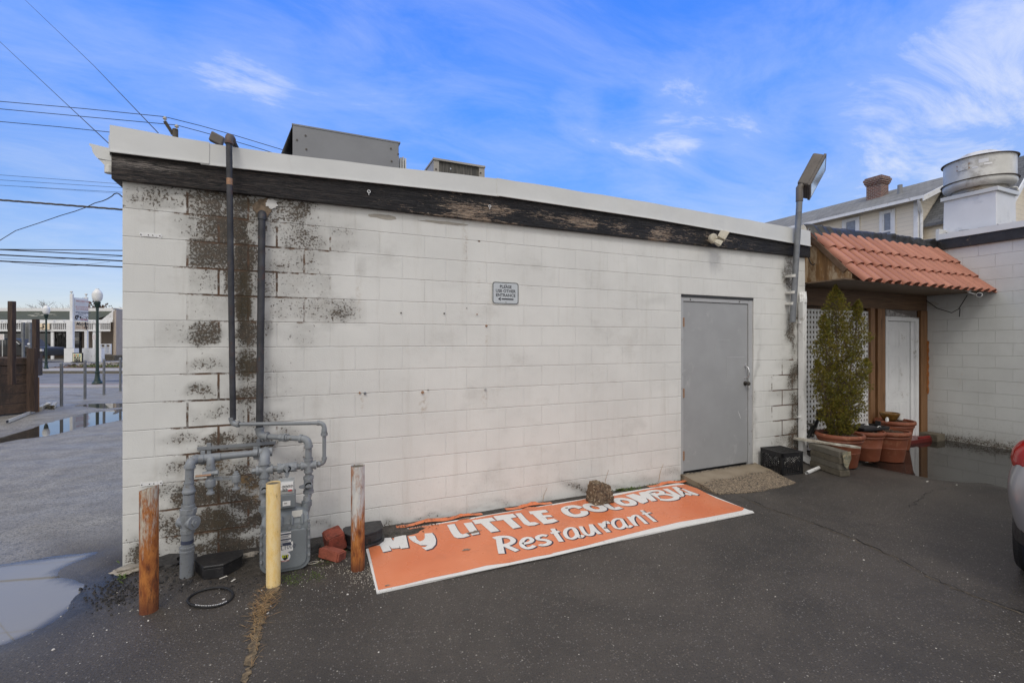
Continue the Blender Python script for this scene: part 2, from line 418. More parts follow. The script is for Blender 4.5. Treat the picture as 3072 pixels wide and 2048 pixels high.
def water_mat(name, tint, opac=0.55):
    t = NT(name); t.t.nodes.remove(t.b); p = t.pos()
    gl = t.n('ShaderNodeBsdfGlossy'); gl.inputs['Roughness'].default_value = 0.015; gl.inputs['Color'].default_value = (1, 1, 1, 1)
    rip = t.bump(t.noise(p, 2.2, 3, 0.5), 0.03, 0.004); t.l(rip, gl.inputs['Normal'])
    tr = t.n('ShaderNodeBsdfTransparent'); tr.inputs[0].default_value = (*[0.9 for _ in tint], 1)
    df = t.n('ShaderNodeBsdfDiffuse'); df.inputs[0].default_value = (*tint, 1)
    m0 = t.n('ShaderNodeMixShader'); t.put(m0.inputs[0], t.math('MULTIPLY', t.rng(t.attr('depth'), 0.0, 1.0), opac)); t.l(tr.outputs[0], m0.inputs[1]); t.l(df.outputs[0], m0.inputs[2])
    fr = t.n('ShaderNodeFresnel'); fr.inputs[0].default_value = 1.38
    m1 = t.n('ShaderNodeMixShader'); t.l(fr.outputs[0], m1.inputs[0]); t.l(m0.outputs[0], m1.inputs[1]); t.l(gl.outputs[0], m1.inputs[2])
    t.l(m1.outputs[0], t.out.inputs[0]); return t.mat

def fascia_mat():
    t = NT('weathered black timber'); p = t.pos(); x, y, z = t.sep(p)
    g = t.noise(t.map(p, (1.2, 1.2, 26)), 3.0, 8, 0.7, 0.4)
    g2 = t.noise(t.map(p, (3, 3, 90)), 4.0, 4, 0.7, 0.2)
    c = t.mix(t.rng(g, 0.38, 0.66), (0.007, 0.007, 0.008), (0.034, 0.031, 0.030))
    left = t.rng(x, 0.2, 2.4, 1.0, 0.0)
    c = t.mix(t.math('MULTIPLY', left, t.rng(g2, 0.46, 0.62, 0.0, 0.85)), c, (0.125, 0.095, 0.078))
    crk = t.rng(t.noise(t.map(p, (0.9, 0.9, 18)), 2.6, 6, 0.7, 0.8), 0.455, 0.47, 0, 1); crk2 = t.rng(t.noise(t.map(p, (0.9, 0.9, 18)), 2.6, 6, 0.7, 0.8), 0.485, 0.47, 0, 1)
    crk = t.math('MULTIPLY', crk, crk2)
    # peeled patches: bare tan wood along the lower half
    reg = t.noise(t.map(p, (1.1, 1.1, 3)), 1.5, 3, 0.5)
    mid = t.math('MULTIPLY', t.rng(x, 1.6, 2.2), t.rng(x, 7.6, 4.6))
    low = t.rng(z, 3.04, 2.90, 0.25, 1.0)
    pk = t.math('ADD', t.noise(t.map(p, (4, 4, 34)), 3.2, 7, 0.75, 0.5), t.math('MULTIPLY', t.math('MULTIPLY', t.math('MULTIPLY', mid, low), t.rng(reg, 0.35, 0.65)), 0.245))
    peel = t.rng(pk, 0.655, 0.70)
    c = t.mix(t.math('MULTIPLY', peel, 0.9), c, t.mix(t.rng(g2, 0.4, 0.6), (0.36, 0.24, 0.155), (0.50, 0.41, 0.32)))
    pale = t.math('MULTIPLY', t.rng(x, 0.55, 0.1), t.math('MULTIPLY', t.rng(z, 2.88, 2.93), t.rng(z, 2.985, 2.95)))
    c = t.mix(t.math('MULTIPLY', pale, t.rng(g2, 0.44, 0.52)), c, (0.34, 0.30, 0.265))
    c = t.mix(crk, c, (0.004, 0.004, 0.004))
    h = t.math('ADD', t.math('ADD', g, t.math('MULTIPLY', g2, 0.6)), t.math('MULTIPLY', crk, -1.2))
    return t.set(c, 0.62, 0, t.bump(h, 1.0, 0.018))

def cap_mat():
    t = NT('off white coping metal'); p = t.pos()
    a = t.noise(p, 1.3, 4, 0.6); s_ = t.noise(t.map(p, (3, 3, 0.6)), 5, 5, 0.7)
    c = t.mix(t.rng(a, 0.3, 0.7), (0.60, 0.605, 0.59), (0.67, 0.675, 0.66))
    c = t.mix(t.rng(s_, 0.60, 0.78, 0, 0.22), c, (0.34, 0.31, 0.26))
    sc_ = t.noise(t.map(p, (1, 1, 2)), 22, 6, 0.8)
    c = t.mix(t.rng(sc_, 0.73, 0.76, 0, 0.5), c, (0.22, 0.2, 0.18))
    nrm = t.bump(t.noise(t.map(p, (1.6, 1, 2.2)), 1.8, 3, 0.5), 0.25, 0.03)
    return t.set(c, 0.34, 0.0, nrm)

def rust_mat(name, paint, level, lo=0.0, hi=0.75, paint2=None):
    t = NT(name); p = t.objc(); x, y, z = t.sep(p)
    v = t.noise(t.map(p, (14, 14, 2.6)), 1.0, 8, 0.75, 0.3)
    v2 = t.noise(t.map(p, (26, 26, 9)), 1.0, 6, 0.75)
    v3 = t.noise(p, 140, 4, 0.7)
    hh = t.rng(z, lo, hi, 0.17, -0.11, smooth=False)
    m = t.rng(t.math('ADD', t.math('ADD', v, hh), level), 0.43, 0.60)
    rust = t.mix(t.rng(v2, 0.35, 0.65), (0.22, 0.058, 0.014), (0.46, 0.17, 0.038))
    rust = t.mix(t.rng(t.noise(t.map(p, (20, 20, 3)), 1.0, 6, 0.8), 0.52, 0.62, 0, 0.8), rust, (0.070, 0.022, 0.012))
    rust = t.mix(t.math('MULTIPLY', t.rng(z, lo+0.20*(hi-lo), lo, 0, 1), 0.75), rust, (0.105, 0.030, 0.014))
    pc = t.mix(t.rng(v2, 0.4, 0.65), paint, paint2 or sc3(paint, 0.8))
    c = t.mix(m, pc, rust)
    pit = t.noise(t.map(p, (34, 34, 9)), 1.0, 8, 0.85)
    c = t.mix(t.math('MULTIPLY', t.rng(pit, 0.60, 0.64), 0.85), c, (0.035, 0.014, 0.008))
    c = t.mix(t.math('MULTIPLY', t.rng(v3, 0.6, 0.7), 0.3), c, (0.09, 0.03, 0.012))
    return t.set(c, t.rng(m, 0, 1, 0.5, 0.85), 0, t.bump(t.math('ADD', v2, t.math('MULTIPLY', v3, 0.5)), 0.35, 0.006))

def wood_mat(name, c1, c2, axis='Z', rough=0.65, stain=None, scale=1.0, planks=0.0, knots=True):
    t = NT(name); p = t.objc()
    st = {'X': (0.8, 12, 12), 'Y': (12, 0.8, 12), 'Z': (12, 12, 0.8)}[axis]
    g = t.noise(t.map(p, tuple(a*scale for a in st)), 1.6, 7, 0.7, 1.2)
    g2 = t.noise(t.map(p, tuple(a*4*scale for a in st)), 2.0, 4, 0.7, 0.3)
    c = t.mix(t.rng(g, 0.34, 0.66), c1, c2)
    c = t.mix(t.rng(g2, 0.5, 0.75, 0, 0.45), c, sc3(c1, 0.55))
    if stain:
        s_ = t.noise(t.map(p, (3, 3, 1.1)), 1.6, 6, 0.7, 0.5)
        c = t.mix(t.rng(s_, 0.50, 0.62, 0, 0.9), c, stain)
    if knots:
        k = t.vor(t.map(p, tuple(min(a, 5)*0.6*scale for a in st)), 1.6)
        c = t.mix(t.rng(k, 0.10, 0.05, 0, 0.8), c, sc3(c1, 0.3))
    return t.set(c, rough, 0, t.bump(t.math('ADD', g, t.math('MULTIPLY', g2, 0.5)), 0.4, 0.006))

def siding_mat(name, col, pitch, zoff=0.0, base_rough=0.5):
    t = NT(name); p = t.pos(); x, y, z = t.sep(p)
    fr = t.math('FRACT', t.math('DIVIDE', t.math('ADD', z, zoff), pitch))
    line = t.rng(fr, 0.07, 0.0)
    c = t.mix(t.rng(t.noise(p, 0.7, 4), 0.3, 0.7), sc3(col, 0.94), sc3(col, 1.05))
    c = t.mix(t.math('MULTIPLY', line, 0.75), c, sc3(col, 0.3))
    return t.set(c, base_rough, 0, t.bump(fr, 0.7, 0.03))

def shingle_mat(name, c1, c2, pitch=0.14, wid=0.3):
    t = NT(name); p = t.objc(); x, y, z = t.sep(p)
    br = t.n('ShaderNodeTexBrick'); t.l(t.comb(t.math('ADD', y, 50), t.math('MULTIPLY', z, 1.0)), br.inputs['Vector'])
    br.inputs['Scale'].default_value = 1; br.inputs['Brick Width'].default_value = wid; br.inputs['Row Height'].default_value = pitch
    br.inputs['Mortar Size'].default_value = 0.012; br.inputs['Color1'].default_value = (*c1, 1); br.inputs['Color2'].default_value = (*c2, 1); br.inputs['Mortar'].default_value = (*sc3(c1, 0.45), 1)
    n_ = t.noise(p, 1.1, 6, 0.7)
    c = t.mix(t.rng(n_, 0.35, 0.7, 0, 0.5), br.outputs['Color'], sc3(c2, 1.35))
    return t.set(c, 0.85, 0, t.bump(br.outputs['Fac'], -0.5, 0.02))

def tile_mat():
    t = NT('terracotta roof tile'); p = t.pos(); x, y, z = t.sep(p)
    a = t.noise(t.map(p, (4.65, 1, 1)), 0.9, 3, 0.6); s_ = t.noise(p, 9, 6, 0.7, 0.4)
    c = t.mix(t.rng(a, 0.32, 0.68), (0.34, 0.130, 0.080), (0.45, 0.190, 0.125))
    c = t.mix(t.rng(s_, 0.5, 0.72, 0, 0.6), c, (0.27, 0.125, 0.085))
    sp = t.noise(p, 130, 2, 0.6)
    c = t.mix(t.rng(sp, 0.68, 0.72, 0, 0.8), c, (0.05, 0.02, 0.012))
    return t.set(c, 0.62, 0, t.bump(t.noise(p, 90, 4), 0.25, 0.003))

def leaf_mat(name, cols, tr=0.25):
    t = NT(name); oi = t.n('ShaderNodeNewGeometry')
    r_ = oi.outputs['Random Per Island']
    rp = t.n('ShaderNodeValToRGB'); t.l(r_, rp.inputs[0]); cr = rp.color_ramp; cr.interpolation = 'LINEAR'
    while len(cr.elements) < len(cols): cr.elements.new(0.5)
    for i, (e, c) in enumerate(zip(cr.elements, cols)): e.position = i/(len(cols)-1); e.color = (*c, 1)
    big = t.noise(oi.outputs['Position'], 6, 3, 0.6)
    c = t.mix(t.rng(big, 0.42, 0.66, 0, 0.55), rp.outputs[0], cols[-1])
    t.set(c, 0.55); t.b.inputs['Subsurface Weight'].default_value = 0
    td = t.n('ShaderNodeBsdfTranslucent'); t.l(c, td.inputs[0])
    ms = t.n('ShaderNodeMixShader'); ms.inputs[0].default_value = tr; t.l(t.b.outputs[0], ms.inputs[1]); t.l(td.outputs[0], ms.inputs[2]); t.l(ms.outputs[0], t.out.inputs[0])
    return t.mat

def glass_mat(name, col=(0.03, 0.035, 0.04), rough=0.04):
    t = NT(name); return t.set(col, rough, 0, None, Specular_IOR_Level=0.8)

WALL_BASE = (0.700, 0.696, 0.664)
M = {}
M['wallM'] = block_wall('white painted block', 'X', 0.009 + 0.2032, 0.186, WALL_BASE)
_yj = PX(2841, 1045, 11.32).y
M['wallR'] = block_wall('grey painted block', 'Y', -_yj, 1.629 - 8*0.2032, (0.60, 0.615, 0.605), dirty=True, age=0.35, jv=0.17, bst=0.7)
M['asphalt'] = asphalt_mat()
M['water'] = water_mat('puddle water', (0.018, 0.017, 0.016), 0.5)
M['waterpale'] = water_mat('puddle water with painted sky sheen', (0.275, 0.262, 0.232), 0.92)  # pale colour painted in for bright sky mirrored in the near puddle
M['fascia'] = fascia_mat(); M['cap'] = cap_mat(); M['tile'] = tile_mat()
M['roof'] = mat('roof membrane', (0.06, 0.06, 0.06), 0.9)
M['door'] = mat('grey painted steel door', (0.335, 0.34, 0.345), 0.42, 0, 0.05, 2.5, 0.05, 40, (0.44, 0.44, 0.44), 0.12, 3)
M['doorframe'] = mat('grey painted frame', (0.40, 0.405, 0.41), 0.5, 0, 0.05, 3, dirt=(0.14, 0.12, 0.10), dirt_amt=0.1, dscale=14)
M['brass'] = mat('rusty brass hinge', (0.40, 0.24, 0.15), 0.55, 0.4, 0.25, 60, dirt=(0.14, 0.06, 0.03), dscale=60)
M['knob'] = mat('dark bronze', (0.09, 0.08, 0.07), 0.35, 0.7)
M['chrome'] = mat('worn steel', (0.62, 0.62, 0.62), 0.3, 0.8, 0.1, 20)
M['pipeblack'] = mat('blackened iron pipe', (0.045, 0.046, 0.052), 0.55, 0.15, 0.35, 9, 0.3, 70, (0.12, 0.055, 0.035), 0.25, 7)
M['piperust'] = mat('rusty iron pipe', (0.10, 0.085, 0.08), 0.6, 0.1, 0.3, 12, 0.3, 70, (0.17, 0.075, 0.05), 0.5, 9)
M['gas'] = mat('grey painted gas pipe', (0.215, 0.23, 0.245), 0.42, 0, 0.08, 9, 0.12, 60, (0.12, 0.11, 0.09), 0.15, 18)
M['gas2'] = mat('grey cast gas fitting', (0.225, 0.24, 0.255), 0.48, 0, 0.08, 12, 0.25, 110, (0.12, 0.11, 0.09), 0.2, 20)
M['meter'] = mat('grey meter casting', (0.175, 0.195, 0.21), 0.38, 0, 0.06, 7, 0.12, 150, (0.28, 0.29, 0.30), 0.1, 20)
M['white'] = mat('white plastic', (0.78, 0.78, 0.77), 0.4, 0, 0.04, 6, dirt=(0.42, 0.40, 0.36), dirt_amt=0.2, dscale=8)
M['whitepaint'] = mat('white trim paint', (0.75, 0.755, 0.76), 0.45, 0, 0.05, 3, dirt=(0.42, 0.40, 0.36), dirt_amt=0.12, dscale=5)
M['label'] = mat('paper label', (0.8, 0.8, 0.79), 0.4, 0, 0.02)
M['ink'] = mat('black ink', (0.02, 0.02, 0.03), 0.45, 0, 0.02)
M['ink2'] = mat('navy ink', (0.05, 0.06, 0.10), 0.45, 0, 0.02)
M['redink'] = mat('red ink', (0.5, 0.04, 0.04), 0.45, 0, 0.02)
M['fadedred'] = mat('faded red ink', (0.62, 0.38, 0.36), 0.5, 0, 0.02)
M['yelink'] = mat('lime ink', (0.60, 0.66, 0.04), 0.45, 0, 0.02)
M['bpost_a'] = rust_mat('heavily rusted post', (0.62, 0.60, 0.50), 0.105, 0, 0.80, (0.45, 0.47, 0.42))
M['bpost_c'] = rust_mat('rust streaked white post', (0.64, 0.62, 0.58), 0.090, 0, 0.55, (0.50, 0.50, 0.50))
M['bpost_b'] = rust_mat('yellow painted post', (0.90, 0.70, 0.36), -0.30, 0.0, 0.25, (0.86, 0.60, 0.22))
M['concrete'] = mat('concrete', (0.30, 0.27, 0.225), 0.85, 0, 0.15, 5, 0.5, 60, (0.13, 0.115, 0.095), 0.3, 30)
M['concreteold'] = mat('old mossy concrete', (0.125, 0.108, 0.080), 0.9, 0, 0.25, 7, 0.5, 60, (0.075, 0.065, 0.045), 0.4, 9)
M['concretegrey'] = mat('grey concrete slab', (0.140, 0.127, 0.102), 0.9, 0, 0.2, 8, 0.5, 70, (0.09, 0.085, 0.07), 0.35, 8)
M['brick'] = mat('red concrete brick', (0.30, 0.082, 0.050), 0.85, 0, 0.2, 14, 0.6, 120, (0.12, 0.045, 0.03), 0.3, 22)
M['brickdark'] = mat('dark red rough brick', (0.24, 0.055, 0.032), 0.9, 0, 0.3, 14, 0.9, 80, (0.07, 0.025, 0.018), 0.45, 22)
M['black'] = mat('black plastic', (0.018, 0.018, 0.020), 0.42, 0, 0.2, 12, 0.15, 90, (0.06, 0.055, 0.05), 0.2, 20)
M['blackmatte'] = mat('matt black', (0.015, 0.015, 0.015), 0.8, 0, 0.2, 12)
M['rubber'] = mat('rubber', (0.014, 0.014, 0.015), 0.65, 0, 0.1, 30)
M['pot'] = mat('terracotta plastic pot', (0.235, 0.072, 0.036), 0.48, 0, 0.1, 4, 0.08, 60, (0.36, 0.17, 0.10), 0.2, 9)
M['soil'] = mat('potting soil', (0.055, 0.034, 0.022), 0.95, 0, 0.4, 30, 1.0, 60, (0.15, 0.09, 0.06), 0.3, 60)
M['glazed'] = mat('brown glaze', (0.19, 0.10, 0.025), 0.15, 0, 0.2, 20)
M['steel'] = mat('galvanised steel', (0.19, 0.20, 0.215), 0.5, 0.35, 0.12, 8, 0.1, 60, (0.11, 0.11, 0.11), 0.3, 6)
M['galv'] = mat('weathered aluminium', (0.64, 0.635, 0.60), 0.45, 0.08, 0.1, 4, 0.06, 30, (0.33, 0.31, 0.28), 0.3, 3.5)
M['curb'] = mat('silver coated roof curb', (0.70, 0.71, 0.73), 0.5, 0, 0.05, 2, 0.3, 18, (0.48, 0.50, 0.54), 0.25, 2.2)
M['tar'] = mat('roof tar', (0.03, 0.03, 0.032), 0.6, 0, 0.2, 9, 0.5, 30)
M['acgrey'] = mat('dark grey unit panel', (0.225, 0.23, 0.24), 0.5, 0, 0.05, 3, 0.05, 90)
M['acbeige'] = mat('beige unit panel', (0.36, 0.335, 0.295), 0.5, 0, 0.06, 3)
M['bronze'] = mat('bronze lamp housing', (0.115, 0.098, 0.086), 0.5, 0.1, 0.08, 5)
M['cream'] = mat('aged cream plastic', (0.58, 0.54, 0.44), 0.45, 0, 0.06, 12, dirt=(0.36, 0.31, 0.22), dirt_amt=0.2, dscale=30)
M['mirror'] = NT('lamp reflector').set((0.75, 0.76, 0.78), 0.08, 0.9)
M['ply'] = wood_mat('stained plywood', (0.135, 0.072, 0.030), (0.27, 0.155, 0.065), 'Z', 0.6, (0.42, 0.34, 0.24), 0.5)
M['cedar'] = wood_mat('brown stained post', (0.17, 0.080, 0.032), (0.27, 0.140, 0.060), 'Z', 0.5)
M['beam'] = wood_mat('dark brown beam', (0.10, 0.055, 0.028), (0.19, 0.110, 0.058), 'X', 0.6)
M['soffit'] = wood_mat('brown soffit boards', (0.115, 0.075, 0.046), (0.19, 0.13, 0.082), 'X', 0.6, None, 0.6)
M['plank'] = wood_mat('old dark plank', (0.048, 0.031, 0.023), (0.112, 0.072, 0.052), 'X', 0.7, (0.035, 0.026, 0.022), 1.0)
M['plank2'] = wood_mat('old dark post', (0.032, 0.020, 0.015), (0.085, 0.050, 0.034), 'Z', 0.75)
M['oldboard'] = mat('peeling board', (0.52, 0.50, 0.44), 0.8, 0, 0.3, 10, 0.6, 60, (0.20, 0.15, 0.09), 0.6, 12)
M['tarp'] = mat('black plastic sheet', (0.014, 0.014, 0.015), 0.5, 0, 0.2, 12)
M['clearplastic'] = mat('cloudy plastic film', (0.42, 0.42, 0.42), 0.2, 0, 0.3, 12, 0.8, 14)
M['tire'] = M['rubber']
M['orange'] = None
M['silver'] = NT('silver grey car paint').set((0.34, 0.34, 0.355), 0.30, 0.45, None, Coat_Weight=0.8, Coat_Roughness=0.06)
M['blackpaint'] = NT('black car paint').set((0.012, 0.012, 0.013), 0.45, 0.0, None, Coat_Weight=0.15, Coat_Roughness=0.1)
M['glass'] = glass_mat('dark window glass')
M['redlens'] = NT('red lens').set((0.36, 0.004, 0.008), 0.18, 0, None, Coat_Weight=0.25, Coat_Roughness=0.03)
M['clearlens'] = NT('clear lens').set((0.72, 0.72, 0.74), 0.08, 0.3, None, Coat_Weight=1.0)
M['lampgreen'] = mat('dark green enamel', (0.012, 0.032, 0.026), 0.35, 0, 0.1, 8)
M['globe'] = NT('milky acrylic globe').set((0.80, 0.80, 0.78), 0.25)
M['olive'] = mat('olive painted awning', (0.060, 0.068, 0.045), 0.8, 0, 0.12, 1.5, 0.3, 8)
M['tan'] = mat('tan stucco', (0.50, 0.41, 0.32), 0.85, 0, 0.08, 1.2)
M['taupe'] = mat('taupe stucco', (0.30, 0.25, 0.21), 0.85, 0, 0.06, 1.2)
M['storeglass'] = glass_mat('storefront glass', (0.025, 0.025, 0.026), 0.03)
M['darkint'] = mat('dark interior', (0.012, 0.011, 0.011), 0.8)
M['creamsign'] = mat('cream sign panel', (0.80, 0.66, 0.47), 0.5, 0, 0.03)
M['whitesign'] = mat('white sign panel', (0.70, 0.71, 0.73), 0.4, 0, 0.03)
M['road'] = mat('street asphalt', (0.185, 0.180, 0.176), 0.62, 0, 0.18, 0.9, 0.25, 30, (0.07, 0.068, 0.07), 0.3, 0.7)
M['walk'] = mat('concrete pavement', (0.36, 0.335, 0.30), 0.6, 0, 0.1, 1.2, 0.2, 30)
M['walk2'] = mat('brick edged pavement', (0.30, 0.24, 0.21), 0.6, 0, 0.15, 2.5, 0.2, 30, (0.28, 0.15, 0.12), 0.4, 5)
M['verge'] = mat('leaf littered verge', (0.135, 0.085, 0.055), 0.95, 0, 0.3, 2.5, 1.0, 12, (0.085, 0.095, 0.035), 0.45, 0.9)
M['bark'] = mat('bare twig', (0.16, 0.12, 0.10), 0.9, 0, 0.2, 3)
M['wire'] = mat('black cable', (0.014, 0.013, 0.015), 0.7, 0, 0.05)
M['polewood'] = mat('utility pole wood', (0.10, 0.085, 0.068), 0.85, 0, 0.2, 6)
M['house'] = siding_mat('cream lap siding', (0.80, 0.72, 0.59), 0.205)
M['shingle'] = shingle_mat('grey shingles', (0.155, 0.155, 0.150), (0.21, 0.21, 0.20))
M['shingle2'] = shingle_mat('dark slate shingles', (0.085, 0.088, 0.095), (0.125, 0.13, 0.14))
t_ = NT('house chimney brick'); _p = t_.objc(); _x, _y, _z = t_.sep(_p)
_b = t_.n('ShaderNodeTexBrick'); t_.l(t_.comb(t_.math('ADD', t_.math('ADD', _x, _y), 20), _z), _b.inputs['Vector'])
for k, v in (('Scale', 1), ('Brick Width', 0.21), ('Row Height', 0.075), ('Mortar Size', 0.010)): _b.inputs[k].default_value = v
_b.inputs['Color1'].default_value = (0.20, 0.075, 0.05, 1); _b.inputs['Color2'].default_value = (0.10, 0.045, 0.035, 1); _b.inputs['Mortar'].default_value = (0.33, 0.30, 0.27, 1)
M['chimney'] = t_.set(_b.outputs['Color'], 0.9, 0, t_.bump(_b.outputs['Fac'], -0.6, 0.01))
M['shrub'] = leaf_mat('arborvitae foliage', [(0.060, 0.080, 0.014), (0.125, 0.140, 0.018), (0.25, 0.225, 0.024), (0.36, 0.29, 0.034), (0.22, 0.13, 0.03), (0.12, 0.125, 0.02)])
M['shrubdead'] = leaf_mat('brown inner foliage', [(0.10, 0.045, 0.016), (0.06, 0.03, 0.014), (0.13, 0.07, 0.03)])
M['weed'] = leaf_mat('small weed leaves', [(0.06, 0.11, 0.02), (0.10, 0.16, 0.03), (0.15, 0.20, 0.04)])
M['straw'] = leaf_mat('dry straw', [(0.30, 0.18, 0.07), (0.40, 0.27, 0.13), (0.22, 0.12, 0.05)], 0.1)
M['stone'] = mat('loose asphalt crumbs', (0.028, 0.026, 0.025), 0.7, 0, 0.3, 30, 0.6, 120, (0.06, 0.055, 0.05), 0.2, 40)
M['paper'] = mat('pale litter', (0.58, 0.55, 0.50), 0.7, 0, 0.1, 60)
M['rock'] = mat('exposed aggregate lump', (0.135, 0.095, 0.058), 0.9, 0, 0.4, 22, 1.0, 70, (0.28, 0.22, 0.14), 0.45, 45)
# orange sign face
t_ = NT('orange sign vinyl'); _p = t_.pos()
_c = t_.mix(t_.rng(t_.noise(_p, 1.6, 4), 0.3, 0.7), (0.665, 0.175, 0.062), (0.72, 0.225, 0.095))
_c = t_.mix(t_.rng(t_.noise(t_.map(_p, (1, 2, 1)), 5, 7, 0.75, 0.4), 0.66, 0.72, 0, 0.75), _c, (0.09, 0.045, 0.03))
_c = t_.mix(t_.rng(t_.noise(t_.map(_p, (3, 1, 1)), 3.3, 7, 0.8, 0.2), 0.67, 0.70, 0, 0.5), _c, (0.80, 0.48, 0.38))
_c = t_.mix(t_.rng(t_.noise(_p, 70, 3, 0.6), 0.70, 0.74, 0, 0.7), _c, (0.06, 0.03, 0.02))
_yy = t_.sep(_p)[1]
_c = t_.mix(t_.math('MULTIPLY', t_.rng(_yy, -0.38, -0.05), t_.rng(t_.noise(_p, 9, 7, 0.75), 0.50, 0.66, 0, 0.75)), _c, (0.16, 0.07, 0.04))
_c = t_.mix(t_.rng(t_.noise(t_.map(_p, loc=(3, 3, 0)), 2.6, 6, 0.7), 0.5, 0.75, 0, 0.35), _c, (0.42, 0.12, 0.05))
M['orange'] = t_.set(_c, t_.rng(t_.noise(_p, 3, 3), 0.3, 0.7, 0.16, 0.36), 0, t_.bump(t_.noise(_p, 1.4, 3), 0.2, 0.03))
t_ = NT('white sign vinyl'); _p = t_.pos()
_c = t_.mix(t_.rng(t_.noise(_p, 7, 7, 0.8, 0.4), 0.60, 0.70, 0, 0.75), (0.74, 0.735, 0.71), (0.27, 0.24, 0.20))
_c = t_.mix(t_.rng(t_.noise(_p, 80, 3, 0.6), 0.66, 0.70, 0, 0.7), _c, (0.1, 0.09, 0.08))
M['signwhite'] = t_.set(_c, 0.3)
# ------------------------------------------------------------------ ground with puddles
def seg(pts, z=0.0): return [(G(x, y, z).x, G(x, y, z).y) for x, y in pts]
ZW1, ZW2, ZW3 = -0.034, -0.034, -0.052
P1 = seg([(-160,1345),(0,1328),(66,1315),(109,1313),(189,1299),(265,1279),(365,1259),(440,1250),(440,1224),(365,1226),(315,1233),(259,1239),(176,1259),(99,1282),(0,1316),(-160,1322)], ZW1)
P1b = seg([(212,1217),(262,1211),(440,1207),(440,1219),(365,1221),(300,1226),(262,1221)], ZW1)
P2 = seg([(-500,1760),(-200,1722),(0,1697),(112,1682),(200,1668),(282,1657),(262,1668),(205,1692),(165,1708),(172,1732),(240,1752),(290,1750),(345,1728),(338,1748),(255,1792),(165,1852),(90,1898),(0,1937),(-200,2010),(-500,2100)], ZW2)
P3 = seg([(2590,1396),(2640,1405),(2700,1418),(2764,1430),(2820,1441),(2890,1447),(2962,1449),(2996,1458),(3100,1480),(3300,1500),(3300,1400),(3072,1358),(2950,1340),(2820,1320),(2760,1310),(2690,1330),(2630,1365)], ZW3)
P4 = [seg([(x-w, y), (x, y-1.6), (x+w, y-0.5), (x+w*0.3, y+2.0)], ZW1) for x, y, w in ((150,1196,30),(232,1187,26),(285,1178,18),(190,1180,22),(300,1172,20))]
def sdf(px, py, poly):
    poly = np.array(poly); a = poly; b = np.roll(poly, -1, 0)
    best = np.full(px.shape, 1e9); inside = np.zeros(px.shape, bool)
    for (ax, ay), (bx, by) in zip(a, b):
        ex, ey = bx-ax, by-ay; wx, wy = px-ax, py-ay
        tt = np.clip((wx*ex + wy*ey)/(ex*ex+ey*ey+1e-12), 0, 1)
        best = np.minimum(best, (wx-ex*tt)**2 + (wy-ey*tt)**2)
        c = ((ay > py) != (by > py)) & (px < (bx-ax)*(py-ay)/((by-ay) if abs(by-ay) > 1e-12 else 1e-12) + ax)
        inside ^= c
    d = np.sqrt(best); return np.where(inside, -d, d)
def fnoise(x, y, f, seed):
    r = np.random.default_rng(seed); o = np.zeros(np.shape(x))
    for k in range(5):
        for _ in range(3):
            a = r.uniform(0, 2*np.pi); ff = f*(1.75**k)*r.uniform(0.8, 1.25)
            o += np.sin((x*np.cos(a) + y*np.sin(a))*ff + r.uniform(0, 6.28))/(1.6**k)
    return o/4.0
def axis_pts(brk):
    out = [brk[0][0]]
    for (a, b, s) in brk:
        n = max(1, int(round((b-a)/s))); out += list(np.linspace(a, b, n+1)[1:])
    return np.array(out)
gx = axis_pts([(-400,-60,40),(-60,-14,4),(-14,-3,0.14),(-3,3,0.05),(3,13,0.07),(13,60,4),(60,400,40)])
gy = axis_pts([(-400,-60,40),(-60,-7,4),(-7,-4.6,0.3),(-4.6,0.6,0.05),(0.6,15,0.13),(15,60,4),(60,400,40)])
XX, YY = np.meshgrid(gx, gy)
near = (XX > -16) & (XX < 14) & (YY > -7) & (YY < 16)
H = np.where(near, 0.004*fnoise(XX, YY, 1.3, 3), 0)
# keep the ground level at the M wall, a little lower to the right
H += -0.02*np.clip((XX-8)/3.5, 0, 1)
wet = np.zeros_like(XX)
wob = fnoise(XX, YY, 3.2, 11)*0.05
for poly, zl, sl in ((P1, ZW1, .5), (P1b, ZW1, .3), (P2, ZW2, .28), (P3, ZW3, .5)) + tuple((q, ZW1, .15) for q in P4):
    s = sdf(XX, YY, poly) + (wob if sl > .2 else wob*0.4)
    depth = zl + np.where(s > 0, (0.034 if zl > -.05 else .034)*np.tanh(s/sl), -0.022*np.tanh(-s/0.25))
    k = np.clip(1 - s/(sl*3), 0, 1); k = k*k*(3-2*k)
    H = np.minimum(H, H*(1-k) + depth*k)
    wet = np.maximum(wet, np.clip(1 - (s-0.0)/ (0.10 + 0.25*sl), 0, 1))
H += np.where(near, 0.0012*fnoise(XX, YY, 22, 9), 0)
H = np.where(near, H, -0.02)
# raised crumbly edge along the foot of the wall by the meter
edge = np.exp(-((YY+0.20)/0.16)**2) * ((XX > -0.15) & (XX < 2.3))
H += edge*(0.020 + 0.018*fnoise(XX, YY, 9, 21))
nx_, ny_ = len(gx), len(gy)
verts = np.stack([XX.ravel(), YY.ravel(), H.ravel()], 1)
idx = np.arange(nx_*ny_).reshape(ny_, nx_)
fc = np.stack([idx[:-1,:-1].ravel(), idx[:-1,1:].ravel(), idx[1:,1:].ravel(), idx[1:,:-1].ravel()], 1)
me = bpy.data.meshes.new('ground')
me.vertices.add(len(verts)); me.vertices.foreach_set('co', verts.ravel().astype(np.float32))
me.loops.add(fc.size); me.loops.foreach_set('vertex_index', fc.ravel().astype(np.int32))
me.polygons.add(len(fc)); me.polygons.foreach_set('loop_start', np.arange(0, fc.size, 4, dtype=np.int32)); me.polygons.foreach_set('loop_total', np.full(len(fc), 4, np.int32))
me.update(calc_edges=True)
